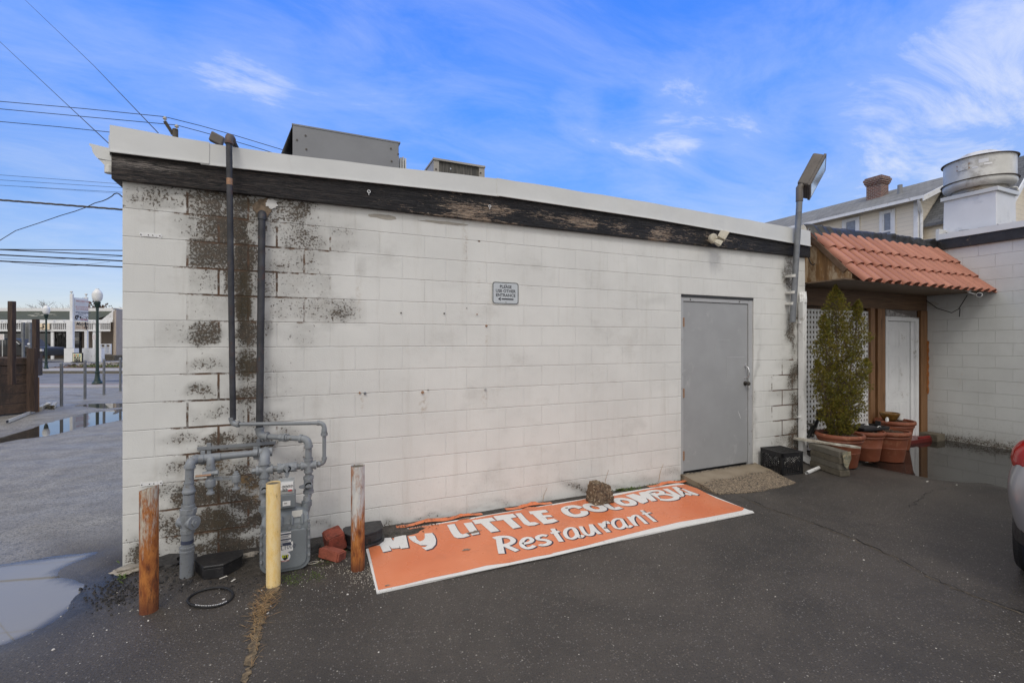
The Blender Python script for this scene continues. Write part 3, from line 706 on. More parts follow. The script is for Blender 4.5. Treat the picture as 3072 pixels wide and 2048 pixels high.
def addattr(me, name, arr):
    a = me.attributes.new(name, 'FLOAT', 'POINT'); a.data.foreach_set('value', np.asarray(arr, np.float32).ravel())
addattr(me, 'wet', wet)
xc = (XX-CAM.x)*RT.x + (YY-CAM.y)*RT.y; dc = (XX-CAM.x)*FW.x + (YY-CAM.y)*FW.y
lf = np.clip((-0.05 - XX + 0.15*fnoise(XX, YY, 1.5, 4))/0.9, 0, 1)*np.clip((YY+1.6)/0.9, 0, 1)
lf = np.maximum(lf, np.clip((YY-0.2)/1, 0, 1)*(XX < 0.5))
addattr(me, 'left', np.clip(lf, 0, 1))
so_ = np.exp(-((YY+0.25)/0.35)**2)*np.clip((XX+0.5)/0.3, 0, 1)*np.clip((2.9-XX)/0.5, 0, 1)*0.9
so_ = np.maximum(so_, np.exp(-((YY+0.03)/0.10)**2)*(XX > 2)*(XX < 5.6))
# tan dirt seam starting at the yellow post is separate; here only the pile beside the corner
q = G(330, 1790); so_ = np.maximum(so_, np.exp(-(((XX-q.x)/0.35)**2 + ((YY-q.y)/0.28)**2)))
addattr(me, 'soil', np.clip(so_, 0, 1))
me.materials.append(M['asphalt']); me.shade_smooth()
g = bpy.data.objects.new('ground', me); COL.objects.link(g); g['kind'] = 'structure'
def hz(x, y):
    i = np.clip(np.searchsorted(gx, x)-1, 0, nx_-2); j = np.clip(np.searchsorted(gy, y)-1, 0, ny_-2)
    return float(max(H[j, i], H[j, i+1], H[j+1, i], H[j+1, i+1]))

def puddle(name, polys, z, m):
    ps = np.array([p for q in polys for p in q]); lo = ps.min(0)-0.4; hi = ps.max(0)+0.4
    st = 0.07; xs = np.arange(lo[0], hi[0]+st, st); ys = np.arange(lo[1], hi[1]+st, st)
    A, B = np.meshgrid((xs[:-1]+xs[1:])/2, (ys[:-1]+ys[1:])/2)
    s = np.min([sdf(A, B, q) for q in polys], 0)
    mb = MB(); vid = {}
    for j in range(s.shape[0]):
        for i in range(s.shape[1]):
            if s[j, i] < 0.22:
                f = []
                for a, b in ((i, j), (i+1, j), (i+1, j+1), (i, j+1)):
                    if (a, b) not in vid: vid[(a, b)] = len(mb.v); mb.v.append((xs[a], ys[b], z))
                    f.append(vid[(a, b)])
                mb.f.append(tuple(f)); mb.m.append(0)
    o_ = obj(name, mb, m, kind='structure')
    vv_ = np.array(mb.v); sv_ = np.min([sdf(vv_[:, 0], vv_[:, 1], q) for q in polys], 0)
    addattr(o_.data, 'depth', np.clip((0.04-sv_)/0.10, 0, 1))
puddle('puddle', [P1, P1b] + P4, ZW1, M['water'])
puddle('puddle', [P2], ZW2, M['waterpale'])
puddle('puddle', [P3], ZW3, M['water'])

def crack(pts, w0, w1, m, jit=0.012, step=0.05, z=0.004, name='crack'):
    ps = [G(x, y) for x, y in pts]; out = []
    for a, b in zip(ps[:-1], ps[1:]):
        n = max(2, int((b-a).length/step))
        for i in range(n):
            t = i/n; p = a.lerp(b, t); out.append(Vector((p.x + random.gauss(0, jit), p.y + random.gauss(0, jit), 0)))
    mb = MB(); k = len(out)
    wd = [(w0 + (w1-w0)*i/k)*random.uniform(0.3, 1.3) for i in range(k)]
    vs = []
    for i, p in enumerate(out):
        t = out[min(i+1, k-1)] - out[max(i-1, 0)]; t.normalize(); nr = Vector((-t.y, t.x, 0))
        for sgn in (1, -1):
            q = p + nr*wd[i]*sgn/2; vs.append((q.x, q.y, hz(q.x, q.y) + z))
    mb.add(vs, [(2*i+1, 2*i+3, 2*i+2, 2*i) for i in range(k-1)])
    return obj(name, mb, m, kind='structure')
M['crackdark'] = mat('crack shadow', (0.012, 0.011, 0.010), 0.9)
M['cracktan'] = mat('dirt filled crack', (0.105, 0.085, 0.062), 0.95, 0, 0.4, 20)
crack([(2222,1487),(2300,1520),(2420,1560),(2560,1612),(2680,1668),(2800,1735),(2920,1785),(3100,1850),(3300,1940)], 0.007, 0.010, M['crackdark'])
crack([(2224,1491),(2302,1524),(2422,1564),(2562,1616),(2682,1672),(2802,1739),(2922,1789),(3102,1856)], 0.010, 0.016, M['cracktan'], z=0.002)
crack([(2730,1520),(2775,1480),(2800,1468),(2850,1458)], 0.008, 0.004, M['crackdark'])
M['seam'] = mat('dirt seam', (0.17, 0.125, 0.072), 0.95, 0, 0.5, 25, 1.0, 60, (0.05, 0.04, 0.03), 0.5, 30)
crack([(822,1765),(800,1800),(778,1850),(770,1900),(755,1960),(735,2048),(715,2200)], 0.070, 0.030, M['seam'], jit=0.007, step=0.02)

# ------------------------------------------------------------------ the white block building
B = root('block_building', (0, 0, 0), 'long low white painted concrete block building with black timber band and pale metal coping', 'building')
WX, WZ = 7.57, 2.84
dx0, dx1, dz1 = PY(2043, 1100, 0).x, PY(2261, 1100, 0).x, 2.215
xs = sorted(set([round(v, 4) for v in np.arange(0, WX, 0.026)] + [dx0, dx1, WX])); zs = sorted(set([round(v, 4) for v in np.arange(-0.15, WZ, 0.026)] + [dz1, WZ]))
xs = [x for i, x in enumerate(xs) if i == 0 or x-xs[i-1] > 0.006 or x in (dx0, dx1, WX)]; zs = [z for i, z in enumerate(zs) if i == 0 or z-zs[i-1] > 0.006 or z in (dz1,)]
mb = MB(); nxs = len(xs)
for z in zs:
    for x in xs: mb.v.append((x, 0, z))
for j in range(len(zs)-1):
    for i in range(nxs-1):
        cx_, cz_ = (xs[i]+xs[i+1])/2, (zs[j]+zs[j+1])/2
        if dx0 < cx_ < dx1 and cz_ < dz1: continue
        mb.f.append((j*nxs+i, j*nxs+i+1, (j+1)*nxs+i+1, (j+1)*nxs+i)); mb.m.append(0)
nfront = len(mb.v)
def q4(a, b, c, d): mb.add([a, b, c, d], [(0, 1, 2, 3)])
q4((0,14,-.15),(0,0,-.15),(0,0,WZ),(0,14,WZ)); q4((WX,0,-.15),(WX,0.5,-.15),(WX,0.5,WZ),(WX,0,WZ))
RV = 0.055
q4((dx0,0,-.15),(dx0,RV,-.15),(dx0,RV,dz1),(dx0,0,dz1)); q4((dx1,RV,-.15),(dx1,0,-.15),(dx1,0,dz1),(dx1,RV,dz1)); q4((dx0,0,dz1),(dx0,RV,dz1),(dx1,RV,dz1),(dx1,0,dz1))
wall = obj('wall', mb, M['wallM'], B)
V = np.array(mb.v); Xv, Yv, Zv = V[:, 0], V[:, 1], V[:, 2]
rx, ry = Xv-CAM.x, Yv-CAM.y
dep = rx*FW.x + ry*FW.y; ux = (1536 + FL*(rx*RT.x + ry*RT.y)/dep)*0.7656; uy = (1024 - FL*(Zv-CAM.z)/dep)*0.7656
def blobs(lst, wob=18):
    o = np.zeros(len(ux)); wx = wob*fnoise(ux/100, uy/100, 3.0, 31); wy = wob*fnoise(ux/100, uy/100, 3.0, 32)
    for a in lst:
        x, y, sx, sy, s_ = a[:5]
        d = ((ux+wx-x)/sx)**2 + ((uy+wy-y)/sy)**2
        o = np.maximum(o, s_*np.exp(-d**1.4))
    return o
# block index, so the grime changes from block to block as the paint did
row = np.floor((Zv-0.186)/0.2032).astype(int); colk = np.floor((Xv+0.009)/0.4064 + 0.5*(np.abs(row) % 2 == 1)).astype(int)
bj = np.random.default_rng(2).uniform(0.80, 1.20, 4000)[(row*37 + colk*101) % 4000]
dirt = blobs([(350,458,95,26,.62),(470,452,55,26,.72),(560,470,70,34,.80),(690,480,45,30,.85),(650,520,40,30,.5),(500,520,62,36,.95),(600,540,30,40,.6),(690,545,50,34,.75),(780,520,60,22,.40),(760,560,90,25,.32),
  (540,600,75,40,.95),(470,610,36,30,.6),(650,610,45,35,.45),(700,600,28,40,.42),(560,680,38,60,.95),(480,690,30,28,.45),(610,650,32,50,.6),(700,700,60,28,.42),(780,718,52,24,.62),(700,745,45,20,.35),
  (470,770,48,30,.72),(560,760,34,45,.85),(610,760,26,36,.5),(690,775,70,20,.40),(480,840,60,26,.62),(565,830,34,40,.92),(620,860,40,30,.4),(470,905,55,22,.66),(565,900,40,34,.82),(640,900,50,24,.35),(520,945,60,22,.60),(450,960,40,22,.45),(600,960,60,28,.55),
  (420,1000,60,18,.5),(510,1010,62,22,.8),(590,1020,40,24,.75),(660,1010,50,22,.4),(480,1060,70,34,.85),(560,1090,70,40,.85),(400,1075,40,26,.55),(640,1080,40,34,.5),(700,1060,55,25,.42),(380,1130,45,26,.55),
  (470,1140,85,34,.95),(560,1150,60,36,.92),(640,1150,40,30,.55),(480,1200,100,36,1.05),(590,1200,60,30,.95),(410,1210,60,40,.8),(500,1255,110,30,.95),(330,1275,60,30,.95),(300,1240,30,20,.5),(620,1260,60,30,.8),(760,1210,40,9,.5),
  (1326,1114,42,11,.70),(1480,1102,50,9,.38),(1545,1088,28,12,.45),(1100,1172,80,7,.35),(930,1205,80,12,.55),(1000,1195,90,8,.5),(1200,1155,120,7,.45),(1420,1118,90,8,.5),(1720,1055,18,14,.35),(1225,1120,60,16,.15),
  (1822,640,15,80,.75),(1826,760,16,60,.85),(1826,860,18,55,.85),(1828,940,20,45,.80),(1805,1000,34,24,.50),(1832,1010,18,50,.85),(1800,905,26,20,.4),(1808,830,26,16,.35),(1825,600,10,30,.7),
  (1510,685,50,8,.25),(1735,900,5,150,.45),(1565,500,200,8,.15)])
dirt *= np.where(ux < 900, bj*1.12, 1.0)
def rects(lst):
    o = np.zeros(len(ux)); wx = 5*fnoise(ux/22, uy/22, 3.0, 41); wy = 4*fnoise(ux/22, uy/22, 3.0, 42)
    for x0, y0, x1, y1, s0, s1 in lst:      # close-up pixels, strength at the left and right end
        x0, x1 = [(240+v/1.28)*.7656 for v in (x0, x1)]; y0, y1 = [(330+v/1.28)*.7656 for v in (y0, y1)]
        sl = (y0*0); X_, Y_ = ux+wx, uy+wy
        e = np.clip((X_-x0)/9+.5, 0, 1)*np.clip((x1-X_)/9+.5, 0, 1)*np.clip((Y_-y0)/8+.5, 0, 1)*np.clip((y1-Y_)/8+.5, 0, 1)
        o = np.maximum(o, e*(s0 + (s1-s0)*np.clip((X_-x0)/(x1-x0), 0, 1)))
    return o
dirt = np.maximum(dirt, rects([(165,280,410,380,.36,.55),(415,300,540,395,.70,.92),(540,315,650,405,.85,.80),(650,335,862,432,.72,.66),(866,365,1055,445,.40,.15),
  (330,385,540,495,.15,1.0),(540,400,650,505,.95,1.0),(762,425,870,520,.45,.70),(870,430,965,530,.60,.20),(968,450,1155,545,.30,.10),
  (415,492,590,602,.80,1.0),(590,500,655,608,1.05,1.0),(715,515,862,615,.35,.50),(866,530,960,622,.60,.2),(1066,560,1100,640,.35,.2),
  (415,598,540,700,.42,.55),(545,600,655,706,.70,1.05),(655,612,762,710,.70,.5),(762,622,962,716,.42,.35),
  (415,700,590,802,.34,.34),(600,706,655,803,1.1,1.1),(715,712,862,806,.42,.45),(866,720,1060,812,.48,.5),(1062,730,1100,830,.3,.2),
  (290,810,420,900,.20,.5),(420,810,540,900,.75,.85),(600,810,700,905,.6,.8)]))
dirt = np.maximum(dirt, np.exp(-((ux-572)/26)**2)*.55*(uy > 430)*(uy < 1000))
# overall sparse flecking around the left third
dirt = np.maximum(dirt, 0.20*np.clip(1-np.abs(ux-560)/330, 0, 1))
joint = .88*blobs([(560,620,210,190,.62),(500,980,160,230,.62),(700,560,140,60,.48),(480,470,190,40,.62),(680,680,130,140,.45),(480,1180,150,140,.62),(1815,930,60,150,.72),(700,1050,70,40,.5),(330,1010,60,40,.3),(1098,560,8,60,.55),(850,500,60,12,.5)], 10)
joint = np.where(ux > 900, joint*0.95, joint)
moss = blobs([(562,700,22,44,.85),(556,640,16,24,.7),(565,830,16,36,.55),(575,470,24,12,.7),(598,470,20,16,.55),(500,1200,26,50,.45),(500,1100,18,30,.45)], 8)
ochre = blobs([(560,1108,26,16,.95),(590,1130,20,18,.85),(505,1060,30,16,.5),(831,925,4,20,.5),(970,932,9,26,.55),(1113,912,7,22,.4),(1117,778,4,16,.5),(1068,555,4,60,.5),(825,670,5,50,.4),(1098,640,3,30,.5)], 3)
for nme, arr in (('dirt', dirt), ('joint', joint), ('moss', moss), ('ochre', ochre)):
    a2 = arr.copy(); a2[nfront:] = 0
    addattr(wall.data, nme, a2)
# the exposed return at the right end is dark and mottled
k = wall.data.attributes['dirt'].data; 
for i in range(nfront+4, nfront+8): k[i].value = 0.8
obj('roof', MB().box((0.02, 0.05, 2.84), (WX-.02, 13.95, 3.06)), M['roof'], B)
fb = MB(); FY = -0.045
fb.box((-0.052, FY, 2.812), (7.62, -0.001, 3.09)); obj('fascia_board', fb, M['fascia'], B, bevel=0.004)
fb = MB().box((-0.050, 0.001, 2.812), (-0.002, 13.9, 3.03)); obj('fascia_board', fb, M['fascia'], B)
# coping in three lapped lengths, each a bent sheet with a bright drip edge, sagging and rising with the old roof line
CT = ((-.06, 3.186, 2.990), (.54, 3.166, 2.996), (1.03, 3.168, 3.010), (2.0, 3.200, 3.038), (2.9, 3.238, 3.062), (4.8, 3.226, 3.042), (7.65, 3.174, 2.958))
def coping(x0, x1, dz, y, tag='coping'):
    c = MB(); n = max(2, int((x1-x0)/0.2)); rr = random.Random(int(x0*100)); rows = []
    for i in range(n+1):
        xx = x0 + (x1-x0)*i/n; z1 = float(np.interp(xx, [a[0] for a in CT], [a[1] for a in CT])) + dz; z0 = float(np.interp(xx, [a[0] for a in CT], [a[2] for a in CT])) + dz
        pr = [(y-0.012, z0), (y-0.012, z0+0.009), (y, z0+0.013), (y+0.002, z1), (y+0.12, z1+0.006), (y+0.12, z1-0.02), (y+0.006, z1-0.02), (y+0.005, z0)]
        o = [rr.gauss(0, 0.002) if 0 < i < n else 0 for _ in range(2)]
        rows.append([(xx, a + (o[0] if 1 < j < 5 else 0), b + (o[1] if 2 < j < 6 else 0)) for j, (a, b) in enumerate(pr)])
    vs = [p for r_ in rows for p in r_]; m_ = 8
    fs = [(i*m_+j, (i+1)*m_+j, (i+1)*m_+(j+1) % m_, i*m_+(j+1) % m_) for i in range(n) for j in range(m_)]
    fs += [tuple(range(m_)), tuple(range(n*m_, (n+1)*m_))[::-1]]
    c.add(vs, fs); return obj(tag, c, M['cap'], B)
coping(-0.056, .545, .004, FY-0.016)
coping(.49, 2.94, -.004, FY-0.010)
coping(2.92, 7.60, 0, FY-0.014)
# coping end turned round the left corner
e = MB(); e.add([(-0.056, FY-.014, 3.18), (-0.056, FY-.014, 2.985), (-0.11, 0.10, 2.99), (-0.085, 0.10, 3.15)], [(0, 1, 2, 3)]); e.box((-0.11, 0.10, 2.99), (-0.085, 13.9, 3.17))
obj('coping', e, M['cap'], B)
# K-style gutter on the left side wall
gp = [(-0.053, 3.060), (-0.178, 3.078), (-0.180, 3.066), (-0.166, 3.052), (-0.160, 3.018), (-0.146, 2.994), (-0.134, 2.980), (-0.053, 2.972)]
gm = MB().prism([(x, -0.03, z-0.03) for x, z in gp], (0, 0.012, 0))
gm.add([(x, y, z-0.03) for y in (-0.018, 13.9) for x, z in gp[1:]], [(i, i+1, 7+i+1, 7+i) for i in range(6)])
obj('gutter', gm, M['cap'], B)
obj('gutter_spout', MB().tube([(-0.07, 0.0, 2.91), (-0.07, 0.0, 2.86)], 0.035, 8), M['galv'], B)
obj('eave_soffit', MB().prism([(-0.125, -0.028, 2.942), (-0.054, -0.028, 2.942), (-0.054, -0.028, 2.86)], (0, 13.9, 0)), M['galv'], B)

# steel door
DR = MB(); fy = 0.012
fw = 0.055
ddr = obj('door', MB().box((dx0+fw, fy+0.012, 0.085), (dx1-fw-0.03, RV, dz1-0.085)), M['door'], B, bevel=0.004)
frm = MB().box((dx0, fy, 0.0), (dx0+fw-.006, RV, dz1-0.03)).box((dx1-fw-0.024, fy, 0.0), (dx1-0.004, RV, dz1-0.03)).box((dx0+fw-.006, fy+.001, dz1-0.080), (dx1-fw-0.024, RV, dz1-0.0305))
obj('door_frame', frm, M['doorframe'], B, bevel=0.003)
obj('drip_gap', MB().box((dx0+0.002, 0.004, dz1-0.029), (dx1-0.002, RV, dz1-0.002)), M['tar'], B)
obj('door_recess', MB().face([(dx0, RV+.002, -.1), (dx1, RV+.002, -.1), (dx1, RV+.002, dz1), (dx0, RV+.002, dz1)]), M['tar'], B)
for (pa_, pb_, w_, sd_) in (((2214, 1232), (2222, 1254), .006, 1), ((2112, 1311), (2114, 1323), .008, 2)):
    a_, b__ = PY(*pa_, fy+.0105), PY(*pb_, fy+.0105); s2_ = Vector((w_, 0, 0))
    obj('scratch', MB().face([a_ - s2_*.3, b__ - s2_*.4, b__ + s2_*.5, (a_+b__)/2 + s2_, a_ + s2_*.3]), M['doorframe'] if sd_ == 2 else M['label'], ddr)
for (x0_, y0_, x1_, y1_) in ((2180, 1070, 2233, 1071), (2179, 1071, 2179.6, 1140), (2150, 1020, 2190, 1021), (2146, 1022, 2146.6, 1080)):
    a_, b__ = PY(x0_, y0_, fy+.0108), PY(x1_, y1_, fy+.0108); obj('tape_mark', MB().box((a_.x, fy+.0100, min(a_.z, b__.z)-.0015), (b__.x+.002, fy+.0112, max(a_.z, b__.z)+.0015)), M['doorframe'], ddr)
hx = dx0+fw-0.002
for zz in (1.88, 1.03, 0.28):
    h = MB()
    for i in range(5): h.cone((hx, fy-0.001, zz-0.052+i*0.022), (hx, fy-0.001, zz-0.052+i*0.022+0.019), 0.011, n=10)
    obj('hinge', h, M['brass'], ddr, smooth=40)
kx = PY(2240, 1152, 0).x
obj('knob', MB().lathe([(0, 0), (0.030, 0), (0.030, .008), (0.012, .012), (0.012, 0.035), (0.024, .042), (0.027, .055), (0.020, .066), (0, .068)], (kx, fy+.012, 1.11), 18, (0, -1, 0)), M['knob'], ddr, smooth=50)
hp = MB().tube([(kx+.002, fy-.0, 1.33), (kx+.002, fy-.030, 1.315), (kx+.002, fy-.046, 1.28), (kx+.002, fy-.046, 1.225), (kx+.002, fy-.03, 1.19), (kx+.002, fy, 1.175)], 0.009, 8)
hp.box((kx-.017, fy+.006, 1.318), (kx+.02, fy+.012, 1.365)).box((kx-.017, fy+.006, 1.14), (kx+.02, fy+.012, 1.187)); obj('pull_handle', hp, M['chrome'], ddr, smooth=50)
obj('strike_plate', MB().box((dx1-fw-.023, fy-.004, 1.05), (dx1-fw-.012, fy+.001, 1.16)), M['galv'], B)
for px in (2071, 2218):
    p = PY(px, 898, fy); obj('screw', MB().cone((p.x, fy+.001, dz1-0.058), (p.x, fy-.004, dz1-0.058), .009, n=10), M['knob'], B)

# anchors, brackets and stubs left on the wall
for (px, py, r_, m_) in ((1203,938,.007,'knob'),(1332.6,940,.008,'knob'),(1430.8,942.5,.006,'brass'),(1459,977,.012,'brass'),(1079,1178,.010,'brass'),(1095,1179.5,.013,'steel'),(1267.8,1176.5,.015,'brass'),(1284,1169,.005,'knob'),(1455.5,1168,.013,'chrome'),(1400,924,.004,'knob')):
    p = PY(px, py, 0); obj('wall_anchor', MB().cone((p.x, 0.001, p.z), (p.x, -0.014, p.z), r_, r_*.7, n=9), M[m_], B)
for (px, py) in ((452, 706), (455, 1450)):
    p = PY(px, py, 0); b_ = MB().box((p.x-.035, -.006, p.z-.012), (p.x+.035, -.001, p.z+.012))
    b_.prism([(p.x-.035, -.004, p.z-.010), (p.x-.062, -.004, p.z-.018), (p.x-.07, -.004, p.z), (p.x-.062, -.004, p.z+.018), (p.x-.035, -.004, p.z+.010)], (0, .003, 0)); b_.prism([(p.x+.062, -.004, p.z-.018), (p.x+.035, -.004, p.z-.010), (p.x+.035, -.004, p.z+.010), (p.x+.062, -.004, p.z+.018), (p.x+.07, -.004, p.z)], (0, .003, 0))
    for dx_ in (-.058, -.012, .014, .057): b_.cone((p.x+dx_, -.004, p.z), (p.x+dx_, -.0085, p.z), .004, n=6, m=1)
    obj('wall_bracket', b_, [M['white'], M['knob']], B)
# patched hole round the vent pipe head
p = PY(790, 622, 0)
def ragged(c, rx_, rz_, n=14, seed=1, y=-0.004):
    rr = random.Random(seed); return [(c.x + rx_*math.cos(2*math.pi*i/n)*rr.uniform(.65, 1.15), y, c.z + rz_*math.sin(2*math.pi*i/n)*rr.uniform(.65, 1.15)) for i in range(n)]
obj('mortar_patch', MB().prism(ragged(p, .075, .085, 16, 4, -.007), (0, .006, 0)), mat('crumbling mortar', (0.17, 0.125, 0.085), 0.95, 0, 0.4, 30, 1.0, 60), B)
p = PY(815, 616, 0); obj('paint_patch', MB().prism(ragged(p + Vector((.0, 0, .01)), .052, .040, 26, 8, -.011), (0, .003, 0)), mat('old thick paint', (0.62, 0.61, 0.58), 0.7, 0, 0.1, 20), B)
# flaking paint under the timber band
for (px, py, a, b_, sd_) in ((1150, 650, .14, .022, 3), (1330, 668, .25, .014, 5)):
    p = PY(px, py, 0); obj('bare_patch', MB().prism(ragged(p, a, b_, 18, sd_, -.003), (0, .002, 0)), mat('bare render', (0.40, 0.37, 0.32), 0.9), B)

# ------------------------------------------------------------------ notice on the wall
c0 = PY(1476, 846, -.004); c1 = PY(1556.5, 914, -.004)
cz0 = PY(1516, 913.5, -.004).z; cz1 = PY(1516, 845.5, -.004).z
SGN = root('wall_sign', ((c0.x+c1.x)/2, -.004, (cz0+cz1)/2), 'small grey aluminium notice reading please use other entrance with arrow on block wall', 'sign')
def rrect(cx_, cz_, w_, h_, r_, y, n=6):
    out = []
    for (sx, sz, a0) in ((1, 1, 0), (-1, 1, 90), (-1, -1, 180), (1, -1, 270)):
        for i in range(n+1):
            a = R(a0 + 90*i/n); out.append((cx_ + sx*(w_/2-r_) + r_*math.cos(a), y, cz_ + sz*(h_/2-r_) + r_*math.sin(a)))
    return out
sx_, sz_ = (c0.x+c1.x)/2, (cz0+cz1)/2; sw, sh = c1.x-c0.x, cz1-cz0
obj('plate', MB().prism(rrect(sx_, sz_, sw, sh, .032, -.006), (0, .002, 0)), mat('sign edge', (0.55, 0.56, 0.53), 0.35, 0.2), SGN)
bo = rrect(sx_, sz_, sw-.012, sh-.012, .028, -.0070); bi = rrect(sx_, sz_, sw-.026, sh-.026, .022, -.0070); n_ = len(bo)
obj('border', MB().add(bo+bi, [(i, (i+1) % n_, n_+(i+1) % n_, n_+i) for i in range(n_)]), M['ink'], SGN)
obj('face', MB().face(rrect(sx_, sz_, sw-.0262, sh-.0262, .022, -.0066)), mat('sign face', (0.52, 0.555, 0.58), 0.35, 0.0, 0.03), SGN)
tm = MB(); ax_, az_ = (1, 0, 0), (0, 0, 1)
for s_, zz in (('PLEASE', .062), ('USE OTHER', .020), ('ENTRANCE', -.022)):
    text_mb(tm, s_, .0405, (sx_, -.0076, sz_ + zz - .012), ax_, az_, bold=.0009, align='CENTER', squash=1.02)
tm.face([(sx_+.085, -.0076, sz_-.052), (sx_-.045, -.0076, sz_-.052), (sx_-.045, -.0076, sz_-.065), (sx_+.085, -.0076, sz_-.065)])
tm.face([(sx_-.083, -.0076, sz_-.058), (sx_-.052, -.0076, sz_-.077), (sx_-.056, -.0076, sz_-.0585), (sx_-.052, -.0076, sz_-.040)][::-1])
obj('lettering', tm, M['ink'], SGN)
for zz in (sz_+.083, sz_-.089): obj('rivet', MB().cone((sx_+.002, -.006, zz), (sx_+.002, -.010, zz), .0042, n=10), M['knob'], SGN)

# ------------------------------------------------------------------ security light on the timber band
p = PY(2139, 716, FY-.02)
FLD = root('flood_light', (p.x, FY-.001, p.z), 'white security floodlight with motion sensor fixed to the black timber band', 'floodlight')
obj('junction_box', MB().lathe([(0, 0), (.058, 0), (.060, .012), (.060, .038), (.054, .046), (0, .048)], (p.x, FY-.001, p.z), 24, (0, -1, 0)), M['cream'], FLD, smooth=40)
def head(c, fwd, up, w_, h_, d_, name, lens):
    f = Vector(fwd).normalized(); u = Vector(up); s_ = f.cross(u).normalized(); u = s_.cross(f); c = Vector(c)
    b_ = MB(); bk = [c - f*d_ + s_*a*w_*.30 + u*b2*h_*.36 for a, b2 in ((-1,-1),(1,-1),(1,1),(-1,1))]; md = [c - f*d_*.45 + s_*a*w_*.46 + u*b2*h_*.46 for a, b2 in ((-1,-1),(1,-1),(1,1),(-1,1))]; fr = [c + s_*a*w_*.5 + u*b2*h_*.5 for a, b2 in ((-1,-1),(1,-1),(1,1),(-1,1))]
    b_.add(bk+md+fr, [(3,2,1,0)] + [(4*k_+i, 4*k_+(i+1) % 4, 4*k_+4+(i+1) % 4, 4*k_+4+i) for k_ in (0, 1) for i in range(4)] + [(8,9,10,11)])
    o_ = obj(name, b_, M['cream'], FLD, bevel=.005)
    obj('lens', MB().face([c + f*.0015 + s_*a*w_*.38 + u*b2*h_*.36 for a, b2 in ((-1,-1),(1,-1),(1,1),(-1,1))]), lens, o_)
hc = PY(2181, 711, FY-.16); head(hc, (.62, -.62, -.48), (0, 0, 1), .135, .105, .10, 'lamp_head', M['mirror'])
hc2 = PY(2163, 732, FY-.14); head(hc2, (.75, -.45, -.48), (0, 0, 1), .085, .060, .08, 'motion_sensor', mat('sensor window', (0.42, 0.42, 0.42), 0.4))
obj('swivel_arm', MB().tube([(p.x+.015, FY-.045, p.z+.002), (p.x+.05, FY-.075, p.z+.005), PY(2160, 712, FY-.11)], .012, 10).tube([(p.x+.01, FY-.045, p.z-.02), PY(2150, 730, FY-.09)], .010, 8), M['cream'], FLD, smooth=50)
# eye screws in the timber
for px, py in ((1106, 576), (1468, 620)):
    p = PY(px, py, FY); obj('eye_screw', MB().tube([(p.x+.012*math.cos(a), FY-.012, p.z+.012*math.sin(a)) for a in np.linspace(0, 6.28, 11)[:-1]], .0035, 6, closed=True).tube([(p.x, FY-.001, p.z), (p.x, FY-.014, p.z-.03)], .003, 6), M['white'], B)

# ------------------------------------------------------------------ black vertical pipes
def pipe_root(name, label, px, py, Y): q = PY(px, py, Y); return root(name, (q.x, Y, 0), label, 'pipe')
V1 = root('riser_pipe', PY(699, 1255, -.10), 'taller blackened iron riser pipe crossing the coping with rusty elbow on top', 'pipe')
a = PY(699, 1258, -.10); b_ = PY(687, 424, -.155)
obj('pipe', MB().tube([a, b_], .0215, 14), M['pipeblack'], V1, smooth=50)
m1 = a.lerp(b_, .845); m2 = a.lerp(b_, .868)
obj('rust_band', MB().tube([m1, m2], .0223, 14), M['brass'], V1, smooth=50)
t1 = b_; el = MB().tube([t1 + Vector((0, 0, -.015)), t1 + Vector((0, 0, .012)), t1 + Vector((.003, .012, .034)), t1 + Vector((.008, .04, .042)), t1 + Vector((.014, .07, .038))], [.028, .0285, .0295, .028, .026], 14)
el.tube([t1 + Vector((0, 0, -.02)), t1 + Vector((0, 0, -.005))], .031, 14)
obj('elbow', el, M['piperust'], V1, smooth=60)
obj('roof_leg', MB().tube([t1 + Vector((.014, .07, .036)), t1 + Vector((.05, .22, -.02)), t1 + Vector((.12, .5, -.15))], .02, 10), M['pipeblack'], V1, smooth=50)
V2 = root('riser_pipe', PY(779, 1295, -.09), 'shorter blackened iron pipe rising from gas piping to a patched hole', 'pipe')
a = PY(778.6, 1300, -.085); b_ = PY(786, 652, -.075)
obj('pipe', MB().tube([a, b_], .0265, 16), M['pipeblack'], V2, smooth=50)
obj('elbow', MB().tube([b_ + Vector((0, 0, -.02)), b_ + Vector((0, .002, .01)), b_ + Vector((0, .015, .028)), b_ + Vector((0, .06, .034))], [.0315, .032, .032, .030], 14), M['pipeblack'], V2, smooth=60)

# ------------------------------------------------------------------ gas piping (zoom coordinates of one close-up -> wall offset Y)
def Z3(zx, zy, Y): return PY(500 + zx/2.6127, 1200 + zy/2.6127, Y)
GP = root('gas_piping', (Z3(155, 1390, -.35).x, -.30, 0), 'grey painted gas piping with valves and regulator bolted to the stained block wall', 'gas piping')
def pipe(pts, r_, name='pipe', m='gas', n=14): return obj(name, MB().tube(pts, r_, n), M[m], GP, smooth=55)
def arc(p0, c, p1, n=7):
    p0, c, p1 = map(Vector, (p0, c, p1)); return [p0*(1-t)**2 + c*2*t*(1-t) + p1*t*t for t in [i/(n-1) for i in range(n)]]
def elbow(p0, c, p1, r_):
    pts = arc(p0, c, p1); mb_ = MB().tube(pts, r_*1.18, 14)
    for q, d_ in ((pts[0], pts[0]-pts[1]), (pts[-1], pts[-1]-pts[-2])):
        d_ = d_.normalized(); mb_.tube([q - d_*.004, q + d_*.014], r_*1.36, 14)
    return obj('elbow', mb_, M['gas2'], GP, smooth=55)
def collar(a, b_, r_, n=14, name='coupling', sm=50): return obj(name, MB().cone(a, b_, r_, n=n), M['gas2'], GP, smooth=sm, bevel=.002)
Y0 = -.34
zb = Z3(155, 1390, Y0); X0 = zb.x
def zc(zy, zx=160, Y=Y0): return Z3(zx, zy, Y).z
